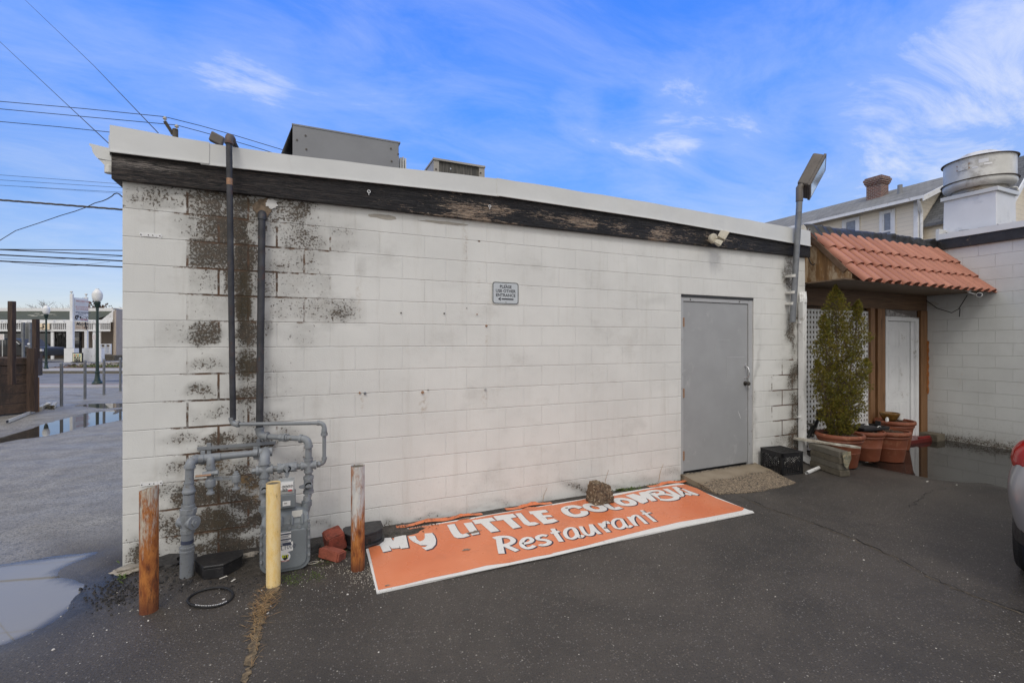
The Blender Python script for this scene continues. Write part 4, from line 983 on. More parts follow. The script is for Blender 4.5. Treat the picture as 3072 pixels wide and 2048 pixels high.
xr = [Z3(x_, y_, Y0).x for x_, y_ in ((155, 1300), (165, 900), (175, 560))]
bx = Z3(157, 1250, Y0).x; tx_ = Z3(180, 560, Y0).x
def xat(z): # the riser leans very slightly
    z0, z1 = zc(1250), zc(560); return bx + (tx_-bx)*(z-z0)/(z1-z0)
def P_(z, Y=Y0): return Vector((xat(z), Y, z))
pipe([Vector((bx, Y0, -.06)), P_(zc(1150))], .042, 'pipe')
for zy_ in (1180, 1150): collar(P_(zc(zy_)-.006), P_(zc(zy_)+.010), .0455)
pipe([P_(zc(1140)), P_(zc(1040))], .037)
obj('tape_band', MB().cone(P_(zc(1118)), P_(zc(1090)), .0385, n=14), M['ink2'], GP, smooth=50)
collar(P_(zc(1040)), P_(zc(1005)), .044, 8, 'union_nut', 20)
# plug valve
vb_ = MB().lathe([(.036, 0), (.034, .02), (.040, .05), (.048, .085), (.045, .12), (.036, .15), (.038, .18)], P_(zc(1005)), 18)
obj('valve_body', vb_, M['gas2'], GP, smooth=60)
vc = P_(zc(955)); q = Vector((.75, -.66, .05)).normalized()
obj('valve_cap', MB().cone(vc - q*.07, vc + q*.045, .034, .040, 18).cone(vc + q*.045, vc + q*.062, .047, n=20).cone(vc + q*.062, vc + q*.075, .026, n=6).cone(vc + q*.075, vc + q*.085, .010, n=8), M['gas2'], GP, smooth=35)
lug = MB()
for s_ in (1, -1):
    cc = vc - q*.085 + Vector((0, 0, .012*s_)); lug.tube([vc - q*.05, cc, vc - q*.055 + Vector((0, 0, .05*s_))], .007, 8)
lug.tube([vc - q*.095 + Vector((.0, 0, .018*math.sin(t_)-.02)) + q*.018*math.cos(t_) for t_ in np.linspace(0, 6.28, 10)[:-1]], .006, 7, closed=True)
obj('lock_lug', lug, M['gas2'], GP, smooth=55)
collar(P_(zc(885)), P_(zc(845)), .052, 8, 'union_nut', 20); collar(P_(zc(845)), P_(zc(818)), .040)
pipe([P_(zc(820)), P_(zc(735))], .0345)
obj('reducer', MB().lathe([(.038, 0), (.041, .004), (.041, .018), (.038, .022), (.036, .035), (.029, .055), (.0285, .068), (.031, .07), (.031, .082), (.028, .084)], P_(zc(730)), 18), M['gas2'], GP, smooth=40)
pipe([P_(zc(660)), P_(zc(520))], .0265)
hz0 = zc(455); hY = -.22
hA = Z3(245, 445, hY); hB = Z3(730, 405, hY); HZ = (hA.z + hB.z)/2
elbow(P_(zc(520)), P_(HZ), Vector((hA.x, -.30, HZ)), .026)
pipe([Vector((hA.x-.02, -.30, HZ)), Vector((Z3(415, 430, -.27).x, -.27, HZ))], .023)
collar(Vector((hA.x+.01, -.297, HZ)), Vector((hA.x+.045, -.29, HZ)), .031)
jx = Z3(350, 440, -.28).x
collar(Vector((jx-.055, -.285, HZ)), Vector((jx+.055, -.272, HZ)), .030, 14, 'tee')
pipe([Vector((jx+.05, -.272, HZ)), Vector((Z3(700, 400, -.25).x, -.25, HZ))], .023)
cxr = Z3(690, 400, -.25).x
collar(Vector((cxr-.012, -.25, HZ-.0)), Vector((cxr+.022, -.25, HZ)), .031, 14, 'pipe_clamp')
for zx_ in (282, 695):
    q0 = Z3(zx_, 425, -.25).x; obj('pipe_clamp', MB().box((q0-.012, -.24, HZ-.048), (q0+.016, -.002, HZ-.032)).box((q0-.012, -.26, HZ-.048), (q0+.016, -.245, HZ+.05)).box((q0-.012, -.02, HZ-.10), (q0+.016, -.003, HZ+.06)), M['gas2'], GP, bevel=.002)
# strut rail on the wall
s0 = Z3(240, 430, -.02).x; s1 = Z3(850, 365, -.02).x
obj('strut_rail', MB().box((s0, -.030, HZ+.012), (s1, -.002, HZ+.034)), M['gas'], GP)
# left vertical to the meter
LX = Z3(768, 470, -.36).x; LY = -.36
collar(Vector((Z3(725, 400, -.25).x, -.25, HZ)), Vector((LX+.045, -.25, HZ)), .033, 14, 'tee')
elbow(Vector((LX, -.26, HZ)), Vector((LX, LY, HZ+.0)), Vector((LX, LY, HZ-.055)), .030)
zL = lambda zy: Z3(768, zy, LY).z
pipe([Vector((LX, LY, HZ-.05)), Vector((LX, LY, zL(580)))], .027)
def cross(x_, y_, z_, r_, arm=.055):
    m_ = MB().cone((x_-arm, y_, z_), (x_+arm, y_, z_), r_, n=14).cone((x_, y_, z_-arm), (x_, y_, z_+arm), r_, n=14)
    for s_ in (1, -1):
        m_.cone((x_+s_*arm*.72, y_, z_), (x_+s_*arm, y_, z_), r_*1.15, n=14).cone((x_, y_, z_+s_*arm*.72), (x_, y_, z_+s_*arm), r_*1.15, n=14)
    return obj('cross_fitting', m_, M['gas2'], GP, smooth=40)
zc_ = Z3(768, 545, LY).z
cross(LX, LY, zc_, .031)
collar(Vector((LX-.085, LY, zc_)), Vector((LX-.05, LY, zc_)), .022, 6, 'plug', 20)
def valve(x_, y_, z_, axis, wing=1):
    """lockwing ball valve; axis 'x' or 'z' is the run of the pipe"""
    d_ = Vector((1, 0, 0)) if axis == 'x' else Vector((0, 0, 1)); c = Vector((x_, y_, z_)); o_ = Vector((0, -1, 0)); s_ = d_.cross(o_)
    m_ = MB().cone(c - d_*.042, c + d_*.042, .034, n=16)
    for k_ in (1, -1): m_.cone(c + d_*.042*k_, c + d_*.066*k_, .038, n=8)
    m_.cone(c, c + o_*.042, .032, .028, 18).cone(c + o_*.042, c + o_*.050, .018, n=10)
    m_.obox(c + o_*.053, d_*.0065, s_*.022, o_*.008)
    e1 = c + o_*.034; hs = wing
    wing_pts = [e1 + d_*.026, e1 + s_*hs*.062 + d_*.010, e1 + s_*hs*.068, e1 + s_*hs*.062 - d_*.010, e1 - d_*.026]
    m_.prism(wing_pts, o_*.008)
    m_.prism([e1 - s_*.020 + d_*.0, e1 + s_*.020, e1 + s_*.012 + d_*.052, e1 - s_*.012 + d_*.052], o_*.008)
    return obj('lockwing_valve', m_, M['gas2'], GP, smooth=35)
valve(LX, LY, Z3(768, 700, LY).z, 'z', 1)
pipe([Vector((LX, LY, zL(580))), Vector((LX, LY, zL(640)))], .027)
RX_, RY_ = Z3(1112, 530, -.34).x, -.34
zR = lambda zy: Z3(1115, zy, RY_).z
# cross-over with bypass valve
zcr = (zc_ + zR(512))/2
pipe([Vector((LX+.05, LY, zc_)), Vector((RX_-.05, RY_, zcr))], .021)
bvx = Z3(944, 528, -.35).x; valve(bvx, -.35, (zc_+zcr)/2, 'x', 1)
cross(RX_, RY_, zcr, .030)
# right vertical
topz = Z3(1100, 300, -.30).z
e_top = Vector((RX_, RY_, topz-.05))
pipe([Vector((RX_, RY_, zcr+.05)), e_top], .0245)
lowA = Z3(728, 285, -.09); runZ = (lowA.z + Z3(1050, 300, -.32).z)/2
elbow(e_top, Vector((RX_, RY_, runZ)), Vector((RX_-.05, RY_+.02, runZ)), .024)
bl = Vector((lowA.x, -.09, runZ))
elbow(Vector((bl.x, -.086, runZ+.055)), bl, bl + Vector((.05, -.02, 0)), .026)
pipe([bl + Vector((.045, -.018, 0)), Vector((RX_-.045, RY_+.02, runZ))], .0205)
um = bl.lerp(Vector((RX_, RY_, runZ)), .50); ud = (Vector((RX_, RY_, runZ)) - bl).normalized()
collar(um - ud*.034, um - ud*.006, .031, 6, 'union_nut', 20); collar(um - ud*.002, um + ud*.022, .033, 8, 'union_nut', 20); collar(um + ud*.026, um + ud*.040, .028, 12)
valve(RX_, RY_, zR(660), 'z', -1)
pipe([Vector((RX_, RY_, zcr-.05)), Vector((RX_, RY_, zR(625)))], .0245)
sw1 = Vector((Z3(1098, 800, -.42).x, -.42, Z3(1098, 790, -.42).z))
obj('swivel', MB().tube(arc(Vector((RX_, RY_, zR(730))), Vector((RX_, RY_, zR(770))), sw1 + Vector((0, 0, .03)), 6) + [sw1], .024, 14), M['gas2'], GP, smooth=55)
sw0 = Vector((Z3(768, 840, -.42).x, -.42, Z3(768, 830, -.42).z))
obj('swivel', MB().tube(arc(Vector((LX, LY, zL(765))), Vector((LX, LY, zL(790))), sw0 + Vector((0, 0, .03)), 6) + [sw0], .026, 14), M['gas2'], GP, smooth=55)
# upper small line
uz = (Z3(515, 190, -.10).z + Z3(1190, 178, -.32).z)/2; ua = Vector((Z3(512, 190, -.10).x, -.10, uz)); UX = Z3(1235, 300, -.33).x; ub = Vector((UX, -.33, uz))
ud = (ub-ua).normalized()
elbow(ua + Vector((0, 0, .04)), ua, ua + ud*.04, .0175)
pipe([ua + ud*.04, ub - ud*.04], .0140)
elbow(ub - ud*.04, ub, ub - Vector((0, 0, .042)), .0145)
pipe([ub - Vector((0, 0, .04)), Vector((UX, -.33, Z3(1235, 480, -.33).z))], .0140)
uzz = Z3(1235, 268, -.33).z; collar(Vector((UX, -.33, uzz-.010)), Vector((UX, -.33, uzz+.014)), .026, 8, 'union_nut', 20); collar(Vector((UX, -.33, uzz+.016)), Vector((UX, -.33, uzz+.04)), .021)
elbow(Vector((UX, -.33, zcr+.035)), Vector((UX, -.33, zcr)), Vector((UX-.04, -.333, zcr)), .0150)
pipe([Vector((UX-.035, -.333, zcr)), Vector((RX_+.045, RY_, zcr))], .0140)
collar(Vector((RX_+.062, RY_, zcr)), Vector((RX_+.082, -.336, zcr)), .023, 8, 'union_nut', 20)
# bypass regulator pair hanging under the tee
tz = lambda zy: Z3(348, zy, -.30).z
rX = Z3(345, 560, -.30).x
elbow(Vector((jx+.0, -.29, HZ-.005)), Vector((rX, -.31, HZ)), Vector((rX, -.31, HZ-.06)), .022)
obj('service_cock', MB().lathe([(.020, tz(735)-tz(735)), (.026, 0), (.026, .012), (.019, .016), (.016, .035), (.020, .05), (.031, .055), (.033, .095), (.030, .105), (.021, .112), (.023, .15), (.027, .155), (.027, .165), (.022, .17), (.022, .20)], (rX, -.31, tz(730)), 18), M['gas2'], GP, smooth=40)
obj('cock_body', MB().cone((rX-.045, -.33, tz(565)), (rX+.045, -.33, tz(565)), .017, n=12).cone((rX+.03, -.33, tz(565)), (rX+.05, -.33, tz(565)), .022, n=6).cone((rX-.012, -.31, tz(590)), (rX+.012, -.31, tz(530)), .026, n=8), M['gas2'], GP, smooth=35)
obj('cock_pin', MB().cone((rX-.085, -.345, tz(572)), (rX+.01, -.345, tz(572)), .008, n=8), M['brass'], GP)
rX2 = Z3(545, 590, -.30).x; rz1 = Z3(545, 600, -.30).z
obj('link_arm', MB().obox(((rX+rX2)/2, -.312, (tz(612)+rz1)/2+.0), ((rX2-rX)/2-.015, 0, (rz1-tz(612))/2), (0, .006, 0), (0, 0, .0135)), M['gas2'], GP, bevel=.002)
obj('relief_cap', MB().lathe([(.016, 0), (.026, .002), (.026, .014), (.014, .018), (.011, .04), (.014, .052), (.028, .058), (.030, .090), (.027, .105), (.022, .108), (.022, .118), (.014, .122), (.014, .134), (.008, .138)], (rX2, -.31, Z3(545, 700, -.31).z), 18), M['gas2'], GP, smooth=40)

# ------------------------------------------------------------------ gas meter
def Z5(zx, zy, Y): return PY(740 + zx/4.354, 1400 + zy/4.354, Y)
MF, MBK = -.56, -.35
mx0, mx1 = Z5(166, 1100, MF).x, Z5(832, 1100, MF).x
GM = root('gas_meter', ((mx0+mx1)/2, (MF+MBK)/2, 0), 'grey cast gas meter with paper labels standing behind the yellow post', 'gas meter')
mz0, mz1 = 0.004, Z5(500, 812, MF).z
def rr2(x0, x1, z0, z1, r0, r1, y, n=5):
    out = []
    for (cx_, cz_, a0, r_) in ((x1-r1, z1-r1, 0, r1), (x0+r1, z1-r1, 90, r1), (x0+r0, z0+r0, 180, r0), (x1-r0, z0+r0, 270, r0)):
        out += [(cx_ + r_*math.cos(R(a0+90*i/n)), y, cz_ + r_*math.sin(R(a0+90*i/n))) for i in range(n+1)]
    return out
lo_ = obj('lower_case', MB().prism(rr2(mx0, mx1, mz0, mz1, .075, .03, MF+.012), (0, MBK-MF-.03, 0)), M['meter'], GM, bevel=.006)
obj('front_cover', MB().prism(rr2(mx0+.022, mx1-.022, mz0+.02, mz1-.012, .065, .03, MF), (0, .02, 0)), M['meter'], GM, bevel=.010, nseg=3)
bl_ = MB()
for i in range(5):
    for xx in (mx0+.010, mx1-.010): bl_.cone((xx, MF+.014, mz0+.10+i*.062), (xx, MF-.002, mz0+.10+i*.062), .0095, n=10)
for i in range(5): bl_.cone((mx0+.06+i*.065, MF+.014, mz1+.000), (mx0+.06+i*.065, MF-.002, mz1+.000), .0095, n=10)
obj('cover_bolts', bl_, M['gas2'], GM, smooth=30)
uz1 = Z5(500, 640, MF+.03).z; uz2 = Z5(500, 515, -.46).z
up = MB(); secs = [(mz1-.004, 0, .0), (mz1+.03, .002, .004), (uz1, .01, .03), ((uz1+uz2)/2, .05, .06), (uz2, .11, .08)]
vs = []
for z_, ins, yin in secs:
    vs += [(x_, y_, z_) for x_, y_ in ((mx0+ins+.004, MF+.012+yin), (mx1-ins-.004, MF+.012+yin), (mx1-ins-.004, MBK-.012), (mx0+ins+.004, MBK-.012))]
up.add(vs, [(4*k_+i, 4*k_+(i+1) % 4, 4*k_+4+(i+1) % 4, 4*k_+4+i) for k_ in range(4) for i in range(4)] + [(16,17,18,19)])
obj('upper_case', up, M['meter'], GM, bevel=.014, nseg=3)
rb = MB()
for i in range(4):
    xx = mx0+.07+i*.068; rb.tube([(xx, MF+.012, mz1+.02), (xx, MF+.012+.012, (mz1+uz1)/2+.02), (xx, MF+.03, uz1)], [.010, .013, .008], 8)
obj('casting_ribs', rb, M['meter'], GM, smooth=60)
for xx, sw in ((mx0+.055, sw0), (mx1-.05, sw1)):
    obj('meter_hub', MB().tube([(xx, -.44, mz1+.02), (sw.x, sw.y, sw.z-.02)], [.034, .034], 14).cone((sw.x, sw.y, sw.z-.035), (sw.x, sw.y, sw.z+.004), .037, n=14), M['meter'], GM, smooth=45)
ix0, ix1 = Z5(395, 420, MF+.03).x, Z5(640, 420, MF+.03).x; iz0, iz1 = Z5(500, 515, MF+.03).z, Z5(500, 335, MF+.03).z
obj('index_base', MB().box((ix0, MF+.045, iz0-.02), (ix1, MBK-.04, iz1-.02)), M['meter'], GM, bevel=.006)
dz0, dz1_ = Z5(500, 335, MF+.03).z, Z5(500, 205, MF+.03).z
ib = obj('dial_box', MB().box((ix0+.005, MF+.05, iz1-.02), (ix1-.008, MBK-.06, dz1_+.004)), mat('clear index cover', (0.36, 0.375, 0.37), 0.12), GM, bevel=.005)
obj('dial_face', MB().box((ix0+.010, MF+.046, dz0+.012), (ix1-.016, MF+.0495, dz1_-.002)), M['label'], ib)
dl = MB(); fx0, fx1 = Z5(462, 260, MF+.045).x, Z5(600, 260, MF+.045).x
for r__, n__, zz in ((0, 4, Z5(520, 255, MF+.045).z), (1, 2, Z5(520, 298, MF+.045).z)):
    for i in range(n__):
        xx = fx0 + .008 + i*(fx1-fx0-.012)/3.2
        dl.tube([(xx + .0085*math.cos(t_), MF+.0445, zz + .0085*math.sin(t_)) for t_ in np.linspace(0, 6.28, 12)[:-1]], .0012, 5, closed=True); dl.cone((xx, MF+.0458, zz), (xx, MF+.0445, zz), .0028, n=6); dl.obox((xx+.002, MF+.0447, zz+.002), (.003, 0, .004), (0, .0006, 0), (.001, 0, -.0008))
obj('dial_hands', dl, M['ink'], ib)
obj('red_counter', MB().box((fx1-.03, MF+.0445, Z5(575, 305, MF+.045).z-.005), (fx1-.004, MF+.0457, Z5(575, 305, MF+.045).z+.006)), M['redink'], ib)
def label(x0_, z0_, x1_, z1_, Y, tag='label', m=None, rz=0):
    a = Z5(x0_, z0_, Y); b__ = Z5(x1_, z1_, Y); return obj(tag, MB().box((a.x, Y-.0018, min(a.z, b__.z)), (b__.x, Y, max(a.z, b__.z))), m or M['label'], GM)
label(470, 450, 572, 500, MF+.0445, 'barcode_label')
bm = MB(); a = Z5(487, 480, MF+.043)
for i in range(9): bm.box((a.x + i*.0023, MF+.0418, a.z-.002), (a.x + i*.0023+.0013, MF+.0424, a.z+.004))
text_mb(bm, '- - - - -', .008, (a.x-.002, MF+.0418, a.z+.006), (1, 0, 0), (0, 0, 1)); obj('barcode', bm, M['ink'], GM)
label(592, 575, 728, 640, MF+.024, 'nameplate', M['galv'])
l1 = Z5(400, 870, MF-.002); l2 = Z5(580, 1030, MF-.002)
obj('notice_label', MB().box((l1.x, MF-.0022, l2.z), (l2.x, MF-.0004, l1.z)), M['label'], GM)
nb = MB()
for zt, zb_, tx in ((870, 888, 'WARNING NATURAL GAS'), (938, 956, 'EMERGENCY CALL'), (990, 1030, '2022')):
    za, zb2 = Z5(480, zt, MF).z, Z5(480, zb_, MF).z; nb.box((l1.x+.0005, MF-.0032, zb2), (l2.x-.0005, MF-.0023, za))
for i, zz in enumerate((900, 908, 916, 924, 964, 972, 980)):
    z__ = Z5(480, zz, MF).z; nb.box((l1.x+.006, MF-.0030, z__-.0010), (l2.x-.008-.006*(i % 3), MF-.0023, z__+.0008))
obj('notice_print', nb, M['ink2'], GM)
wt = MB(); q = Z5(442, 1018, MF); text_mb(wt, '2022', .0155, (q.x-.018, MF-.0036, q.z-.003), (1, 0, 0), (0, 0, 1), bold=.0004)
obj('notice_year', wt, M['label'], GM)
l1 = Z5(380, 1022, MF-.002); l2 = Z5(605, 1110, MF-.002)
obj('number_label', MB().prism([(l1.x, MF-.0002, l1.z-.018), (l2.x, MF-.0002, l1.z+.010), (l2.x, MF-.0002, l2.z+.014), (l1.x, MF-.0002, l2.z-.012)][::-1], (0, -.0015, 0)), M['label'], GM)
nt_ = MB(); q = Z5(447, 1090, MF); text_mb(nt_, 'L1000', .047, (q.x-.001, MF-.0026, q.z+.001), (1, 0, .045), (0, 0, 1), squash=.82); obj('number_print', nt_, M['ink2'], GM)
q = Z5(503, 1172, MF)
obj('round_sticker', MB().cone((q.x, MF-.0002, q.z), (q.x, MF-.0016, q.z), .034, n=28), M['label'], GM)
st_ = MB(); st_.prism([(q.x-.018, MF-.0018, q.z-.004), (q.x-.010, MF-.0018, q.z-.018), (q.x, MF-.0018, q.z-.024), (q.x+.012, MF-.0018, q.z-.018), (q.x+.020, MF-.0018, q.z-.004), (q.x+.022, MF-.0018, q.z+.012), (q.x-.022, MF-.0018, q.z+.012)], (0, -.0004, 0)); obj('sticker_shield', st_, M['ink'], GM)
st_ = MB(); text_mb(st_, '811', .028, (q.x, MF-.0030, q.z-.004), (1, 0, 0), (0, 0, 1), bold=.0012, align='CENTER'); obj('sticker_number', st_, M['yelink'], GM)
st_ = MB(); text_mb(st_, 'CBYD.COM', .0095, (q.x, MF-.0026, q.z-.031), (1, 0, 0), (0, 0, 1), bold=.0003, align='CENTER'); obj('sticker_print', st_, M['redink'], GM)

# ------------------------------------------------------------------ posts
def post(px, py, dep, r_, top, mname, label, cut=0.0, name='bollard'):
    u = (px-1536)/FL; c = CAM + (RT*u + FW)*dep; c.z = 0
    o_ = root(name, c, label, 'bollard', 'pipe posts guarding the gas meter')
    n = 28; vs = []; rows = 16
    for k_ in range(rows+1):
        for i in range(n):
            a = 2*math.pi*i/n; x_, y_ = math.cos(a)*r_, math.sin(a)*r_
            zz = -.08 + (top+.08)*k_/rows
            if k_ == rows: zz += cut*(x_*RT.x + y_*RT.y)/r_
            vs.append((x_, y_, zz))
    mb_ = MB().add(vs, [(k_*n+i, k_*n+(i+1) % n, (k_+1)*n+(i+1) % n, (k_+1)*n+i) for k_ in range(rows) for i in range(n)])
    obj('steel_tube', mb_, M[mname], o_, smooth=60, local=True)
    tp = [(math.cos(2*math.pi*i/n)*r_*.93, math.sin(2*math.pi*i/n)*r_*.93, top-.008 + cut*.93*(math.cos(2*math.pi*i/n)*RT.x + math.sin(2*math.pi*i/n)*RT.y)) for i in range(n)]
    obj('concrete_fill', MB().face(tp), M['concreteold' if name != 'x' else 'concrete'], o_, local=True)
    return o_
post(447, 1840, 2.87, .0485, .753, 'bpost_a', 'heavily rusted orange brown pipe post nearest the building corner', .016)
post(820, 1762, 3.17, .0445, .695, 'bpost_b', 'pale yellow painted pipe post standing in front of the gas meter')
post(1073.5, 1716, 3.39, .048, .752, 'bpost_c', 'rust streaked off white pipe post beside the orange sign')
# ================================================================== things in front of the walls
# ------------------------------------------------------------------ fallen restaurant sign
ZS = 0.016
def GA(zx, zy, z=ZS): return G(1080 + zx/3.7935, 1440 + zy/3.7935, z)
def GB(zx, zy, z=ZS): return G(1650 + zx/3.6185, 1420 + zy/3.6185, z)
FS = root('fallen_sign', GA(1300, 800, 0), 'orange restaurant signboard with white lettering lying flat on the asphalt along the wall', 'signboard')
base = [GA(190,1270), GA(65,765), GA(80,700), GA(280,600), GA(280,585), GA(540,540), GB(1385,98), GB(1440,104), GB(2216,412), GB(1420,572)]
base = [Vector((p.x, min(p.y, -.012), .002)) for p in base]
obj('backing_board', MB().prism(base, (0, 0, .010)), M['signwhite'], FS)
top = [GA(208,1240), GA(170,1080), GA(130,900), GA(92,750), GA(240,738), GA(300,660), GA(330,612), GA(520,585), GA(560,545), GA(700,520), GA(860,500), GA(1100,462), GA(1180,425), GA(1260,440), GA(1500,390), GA(1830,335), GA(1900,302), GA(2040,300), GA(2190,275), GB(0,345), GB(330,285), GB(430,262), GB(520,255), GB(720,235), GB(1000,178), GB(1160,150), GB(1330,128), GB(1470,116), GB(1600,160), GB(1800,262), GB(1960,320), GB(2110,372), GB(2085,396), GB(1700,470), GB(1400,520), GB(1100,590), GB(740,680), GB(400,772), GB(0,862), GA(2200,830), GA(1980,865), GA(1700,930), GA(1440,962), GA(1100,1045), GA(800,1105), GA(500,1180)]
top = [Vector((p.x, min(p.y, -.03), .013)) for p in top]
obj('orange_face', MB().prism(top, (0, 0, .002)), M['orange'], FS)
# letters traced as flat shapes on the board
LT = MB(); SH = MB()
ZL, ZSh = .0172, .0161
def fpoly(pts, f):
    a = [f(x, y) for x, y in pts]; LT.face([(p.x, p.y, ZL) for p in a]); 
    c = sum(a, Vector())/len(a)
    SH.face([((p.x-c.x)*1.035 + c.x + .006, (p.y-c.y)*1.05 + c.y - .006, ZSh) for p in a])
def smooth(pts, closed=False, n=5):
    k = len(pts); out = []
    rng_ = range(k) if closed else range(k-1)
    for i in rng_:
        p0 = pts[(i-1) % k] if closed or i > 0 else pts[0]; p1 = pts[i]; p2 = pts[(i+1) % k]; p3 = pts[(i+2) % k] if closed or i+2 < k else pts[-1]
        for j in range(n):
            t = j/n; out.append(tuple(0.5*((2*p1[q]) + (-p0[q]+p2[q])*t + (2*p0[q]-5*p1[q]+4*p2[q]-p3[q])*t*t + (-p0[q]+3*p1[q]-3*p2[q]+p3[q])*t**3) for q in (0, 1)))
    if not closed: out.append(pts[-1])
    return out
def fstroke(pts, f, w_, closed=False, sm=True):
    a = [f(x, y) for x, y in (smooth(pts, closed) if sm else pts)]
    LT.stroke(a, w_, ZL + random.uniform(0, .0004), closed=closed)
    SH.stroke([(p.x+.006, p.y-.006) for p in a], (w_ if not isinstance(w_, list) else 0.06)+.012, ZSh, closed=closed)
fpoly([(225,738),(262,818),(358,797),(328,740),(362,777),(450,770),(446,738),(463,778),(552,766),(520,615),(400,622),(378,692),(340,637),(262,645),(232,690)], GA)
fpoly([(550,638),(628,632),(648,672),(682,695),(722,680),(738,655),(735,605),(820,598),(850,635),(866,680),(860,730),(820,775),(750,795),(702,762),(742,758),(770,738),(690,738),(610,702),(570,672)], GA)
fpoly([(990,508),(1075,495),(1110,560),(1140,602),(1170,615),(1212,600),(1250,630),(1180,652),(1110,658),(1072,645),(1040,600)], GA)
fpoly([(1177,490),(1272,477),(1360,608),(1275,625)], GA)
fpoly([(1275,455),(1500,422),(1548,460),(1470,470),(1588,575),(1490,592),(1375,490),(1312,500)], GA)
fpoly([(1515,408),(1740,380),(1785,418),(1715,432),(1832,532),(1740,550),(1630,450),(1560,460)], GA)
fpoly([(1765,378),(1830,372),(1890,440),(1935,478),(1990,475),(2040,492),(1985,512),(1915,517),(1870,500),(1830,455)], GA)
fpoly([(1918,355),(2110,335),(2145,360),(2062,375),(2085,398),(2165,395),(2195,415),(2108,420),(2135,447),(2205,435),(2255,462),(2190,485),(2090,498),(1990,410),(1965,385),(1940,385)], GA)
BW = .088
fstroke([(335,372),(270,356),(205,362),(158,385),(180,425),(250,455),(330,452),(375,430),(365,405)], GB, .070)
fstroke([(555,398),(475,398),(405,370),(395,345),(450,335),(540,352),(580,380)], GB, .070, True)
fstroke([(600,330),(650,365),(700,382),(770,368)], GB, .062)
fstroke([(880,335),(800,335),(735,305),(725,280),(790,275),(870,290),(905,318)], GB, .070, True)
fpoly([(815,237),(905,218),(985,240),(960,205),(1050,192),(1160,292),(1105,300),(1040,262),(1065,302),(1010,325),(985,320),(900,275)], GB)
fpoly([(1075,215),(1140,205),(1215,290),(1160,262)], GB)
fstroke([(1052,205),(1100,188),(1175,186),(1215,200),(1195,222),(1130,222)], GB, .055)
fstroke([(1150,228),(1240,222),(1330,238),(1372,262),(1330,280),(1260,286),(1195,280)], GB, .060)
fpoly([(1220,168),(1275,162),(1440,248),(1395,258)], GB)
fpoly([(1320,145),(1372,140),(1442,162),(1400,172),(1470,212),(1452,245),(1440,249)], GB)
fpoly([(1372,140),(1442,162),(1615,225),(1600,238),(1548,230),(1500,205),(1470,190)], GB)
fpoly([(1440,198),(1545,222),(1530,238),(1450,224)], GB)
RW = .046
fstroke([(1578,655),(1592,740),(1612,835)], GA, RW+.004, sm=False)
fstroke([(1520,662),(1585,645),(1680,645),(1735,670),(1738,700),(1690,728),(1610,742)], GA, RW)
fstroke([(1640,738),(1790,803)], GA, RW, sm=False)
fstroke([(1850,722),(1930,706),(1958,680),(1925,655),(1870,665),(1838,705),(1850,750),(1900,772),(1955,762),(1985,742)], GA, RW-.008)
fstroke([(2128,632),(2075,625),(2020,645),(2035,672),(2110,680),(2155,700),(2130,728),(2070,738),(2045,728)], GA, RW-.006)
fstroke([(2190,550),(2240,625),(2292,698)], GA, RW-.004, sm=False); fstroke([(2170,603),(2268,580)], GA, RW-.012, sm=False)
fstroke([(255,592),(190,598),(162,640),(185,690),(240,706),(285,680),(290,640)], GB, RW-.012, True)
fstroke([(255,592),(290,650),(325,692),(360,668)], GB, RW-.012)
fstroke([(330,572),(375,645),(425,668),(462,645),(440,550)], GB, RW-.010)
fstroke([(440,550),(490,610),(542,655)], GB, RW-.008)
fstroke([(535,538),(590,590),(638,635)], GB, RW-.006); fstroke([(588,572),(585,535),(615,520),(638,545)], GB, RW-.014)
fstroke([(765,492),(705,498),(680,535),(712,585),(768,596),(805,570),(800,535)], GB, RW-.014, True)
fstroke([(770,490),(805,540),(845,582),(885,562)], GB, RW-.014)
fstroke([(850,468),(895,520),(940,566)], GB, RW-.010); fstroke([(930,560),(895,500),(905,462),(945,455),(1000,500),(1050,545)], GB, RW-.012)
fstroke([(990,398),(1070,462),(1145,522)], GB, RW-.012, sm=False); fstroke([(1000,440),(1092,422)], GB, RW-.020, sm=False)
obj('lettering', LT, M['signwhite'], FS); obj('lettering_outline', SH, mat('dark violet outline', (0.03, 0.022, 0.05), 0.5), FS)
# worn spots, curled strip along the wall side
wm = MB()
for (x, y, a, b_, f, s_) in ((1300,590,.085,.030,GA,1),(1210,790,.035,.022,GA,2),(315,1195,.02,.010,GA,3),(600,590,.025,.018,GB,4),(180,375,.022,.02,GB,5),(1190,435,.09,.022,GA,7)):
    c = f(x, y); rr = random.Random(s_); wm.face([(c.x + a*math.cos(t_)*rr.uniform(.4, 1.2), min(-.015, c.y + b_*math.sin(t_)*rr.uniform(.4, 1.3)), .0182) for t_ in np.linspace(0, 6.28, 15)[:-1]])
obj('worn_spot', wm, mat('worn vinyl', (0.22, 0.17, 0.13), 0.8, 0, 0.4, 40), FS)
cu = MB(); rr = random.Random(12)
for (xa, xb) in ((1.95, 2.75), (3.0, 3.5), (4.75, 5.3)):
    cu = MB()
    n = int((xb-xa)/.04); vs = []
    for i in range(n+1):
        x_ = xa + (xb-xa)*i/n; y_ = -.075 - .02*math.sin(i*.7) ; hgt = rr.uniform(.006, .026)*math.sin(math.pi*i/n)
        vs += [(x_, y_-.03, .0165), (x_, y_, .018 + hgt), (x_, y_+.025, .017 + hgt*.4)]
    cu.add(vs, [(3*i+j, 3*i+3+j, 3*i+4+j, 3*i+1+j) for i in range(n) for j in (0, 1)])
    obj('torn_edge', cu, M['orange'], FS)
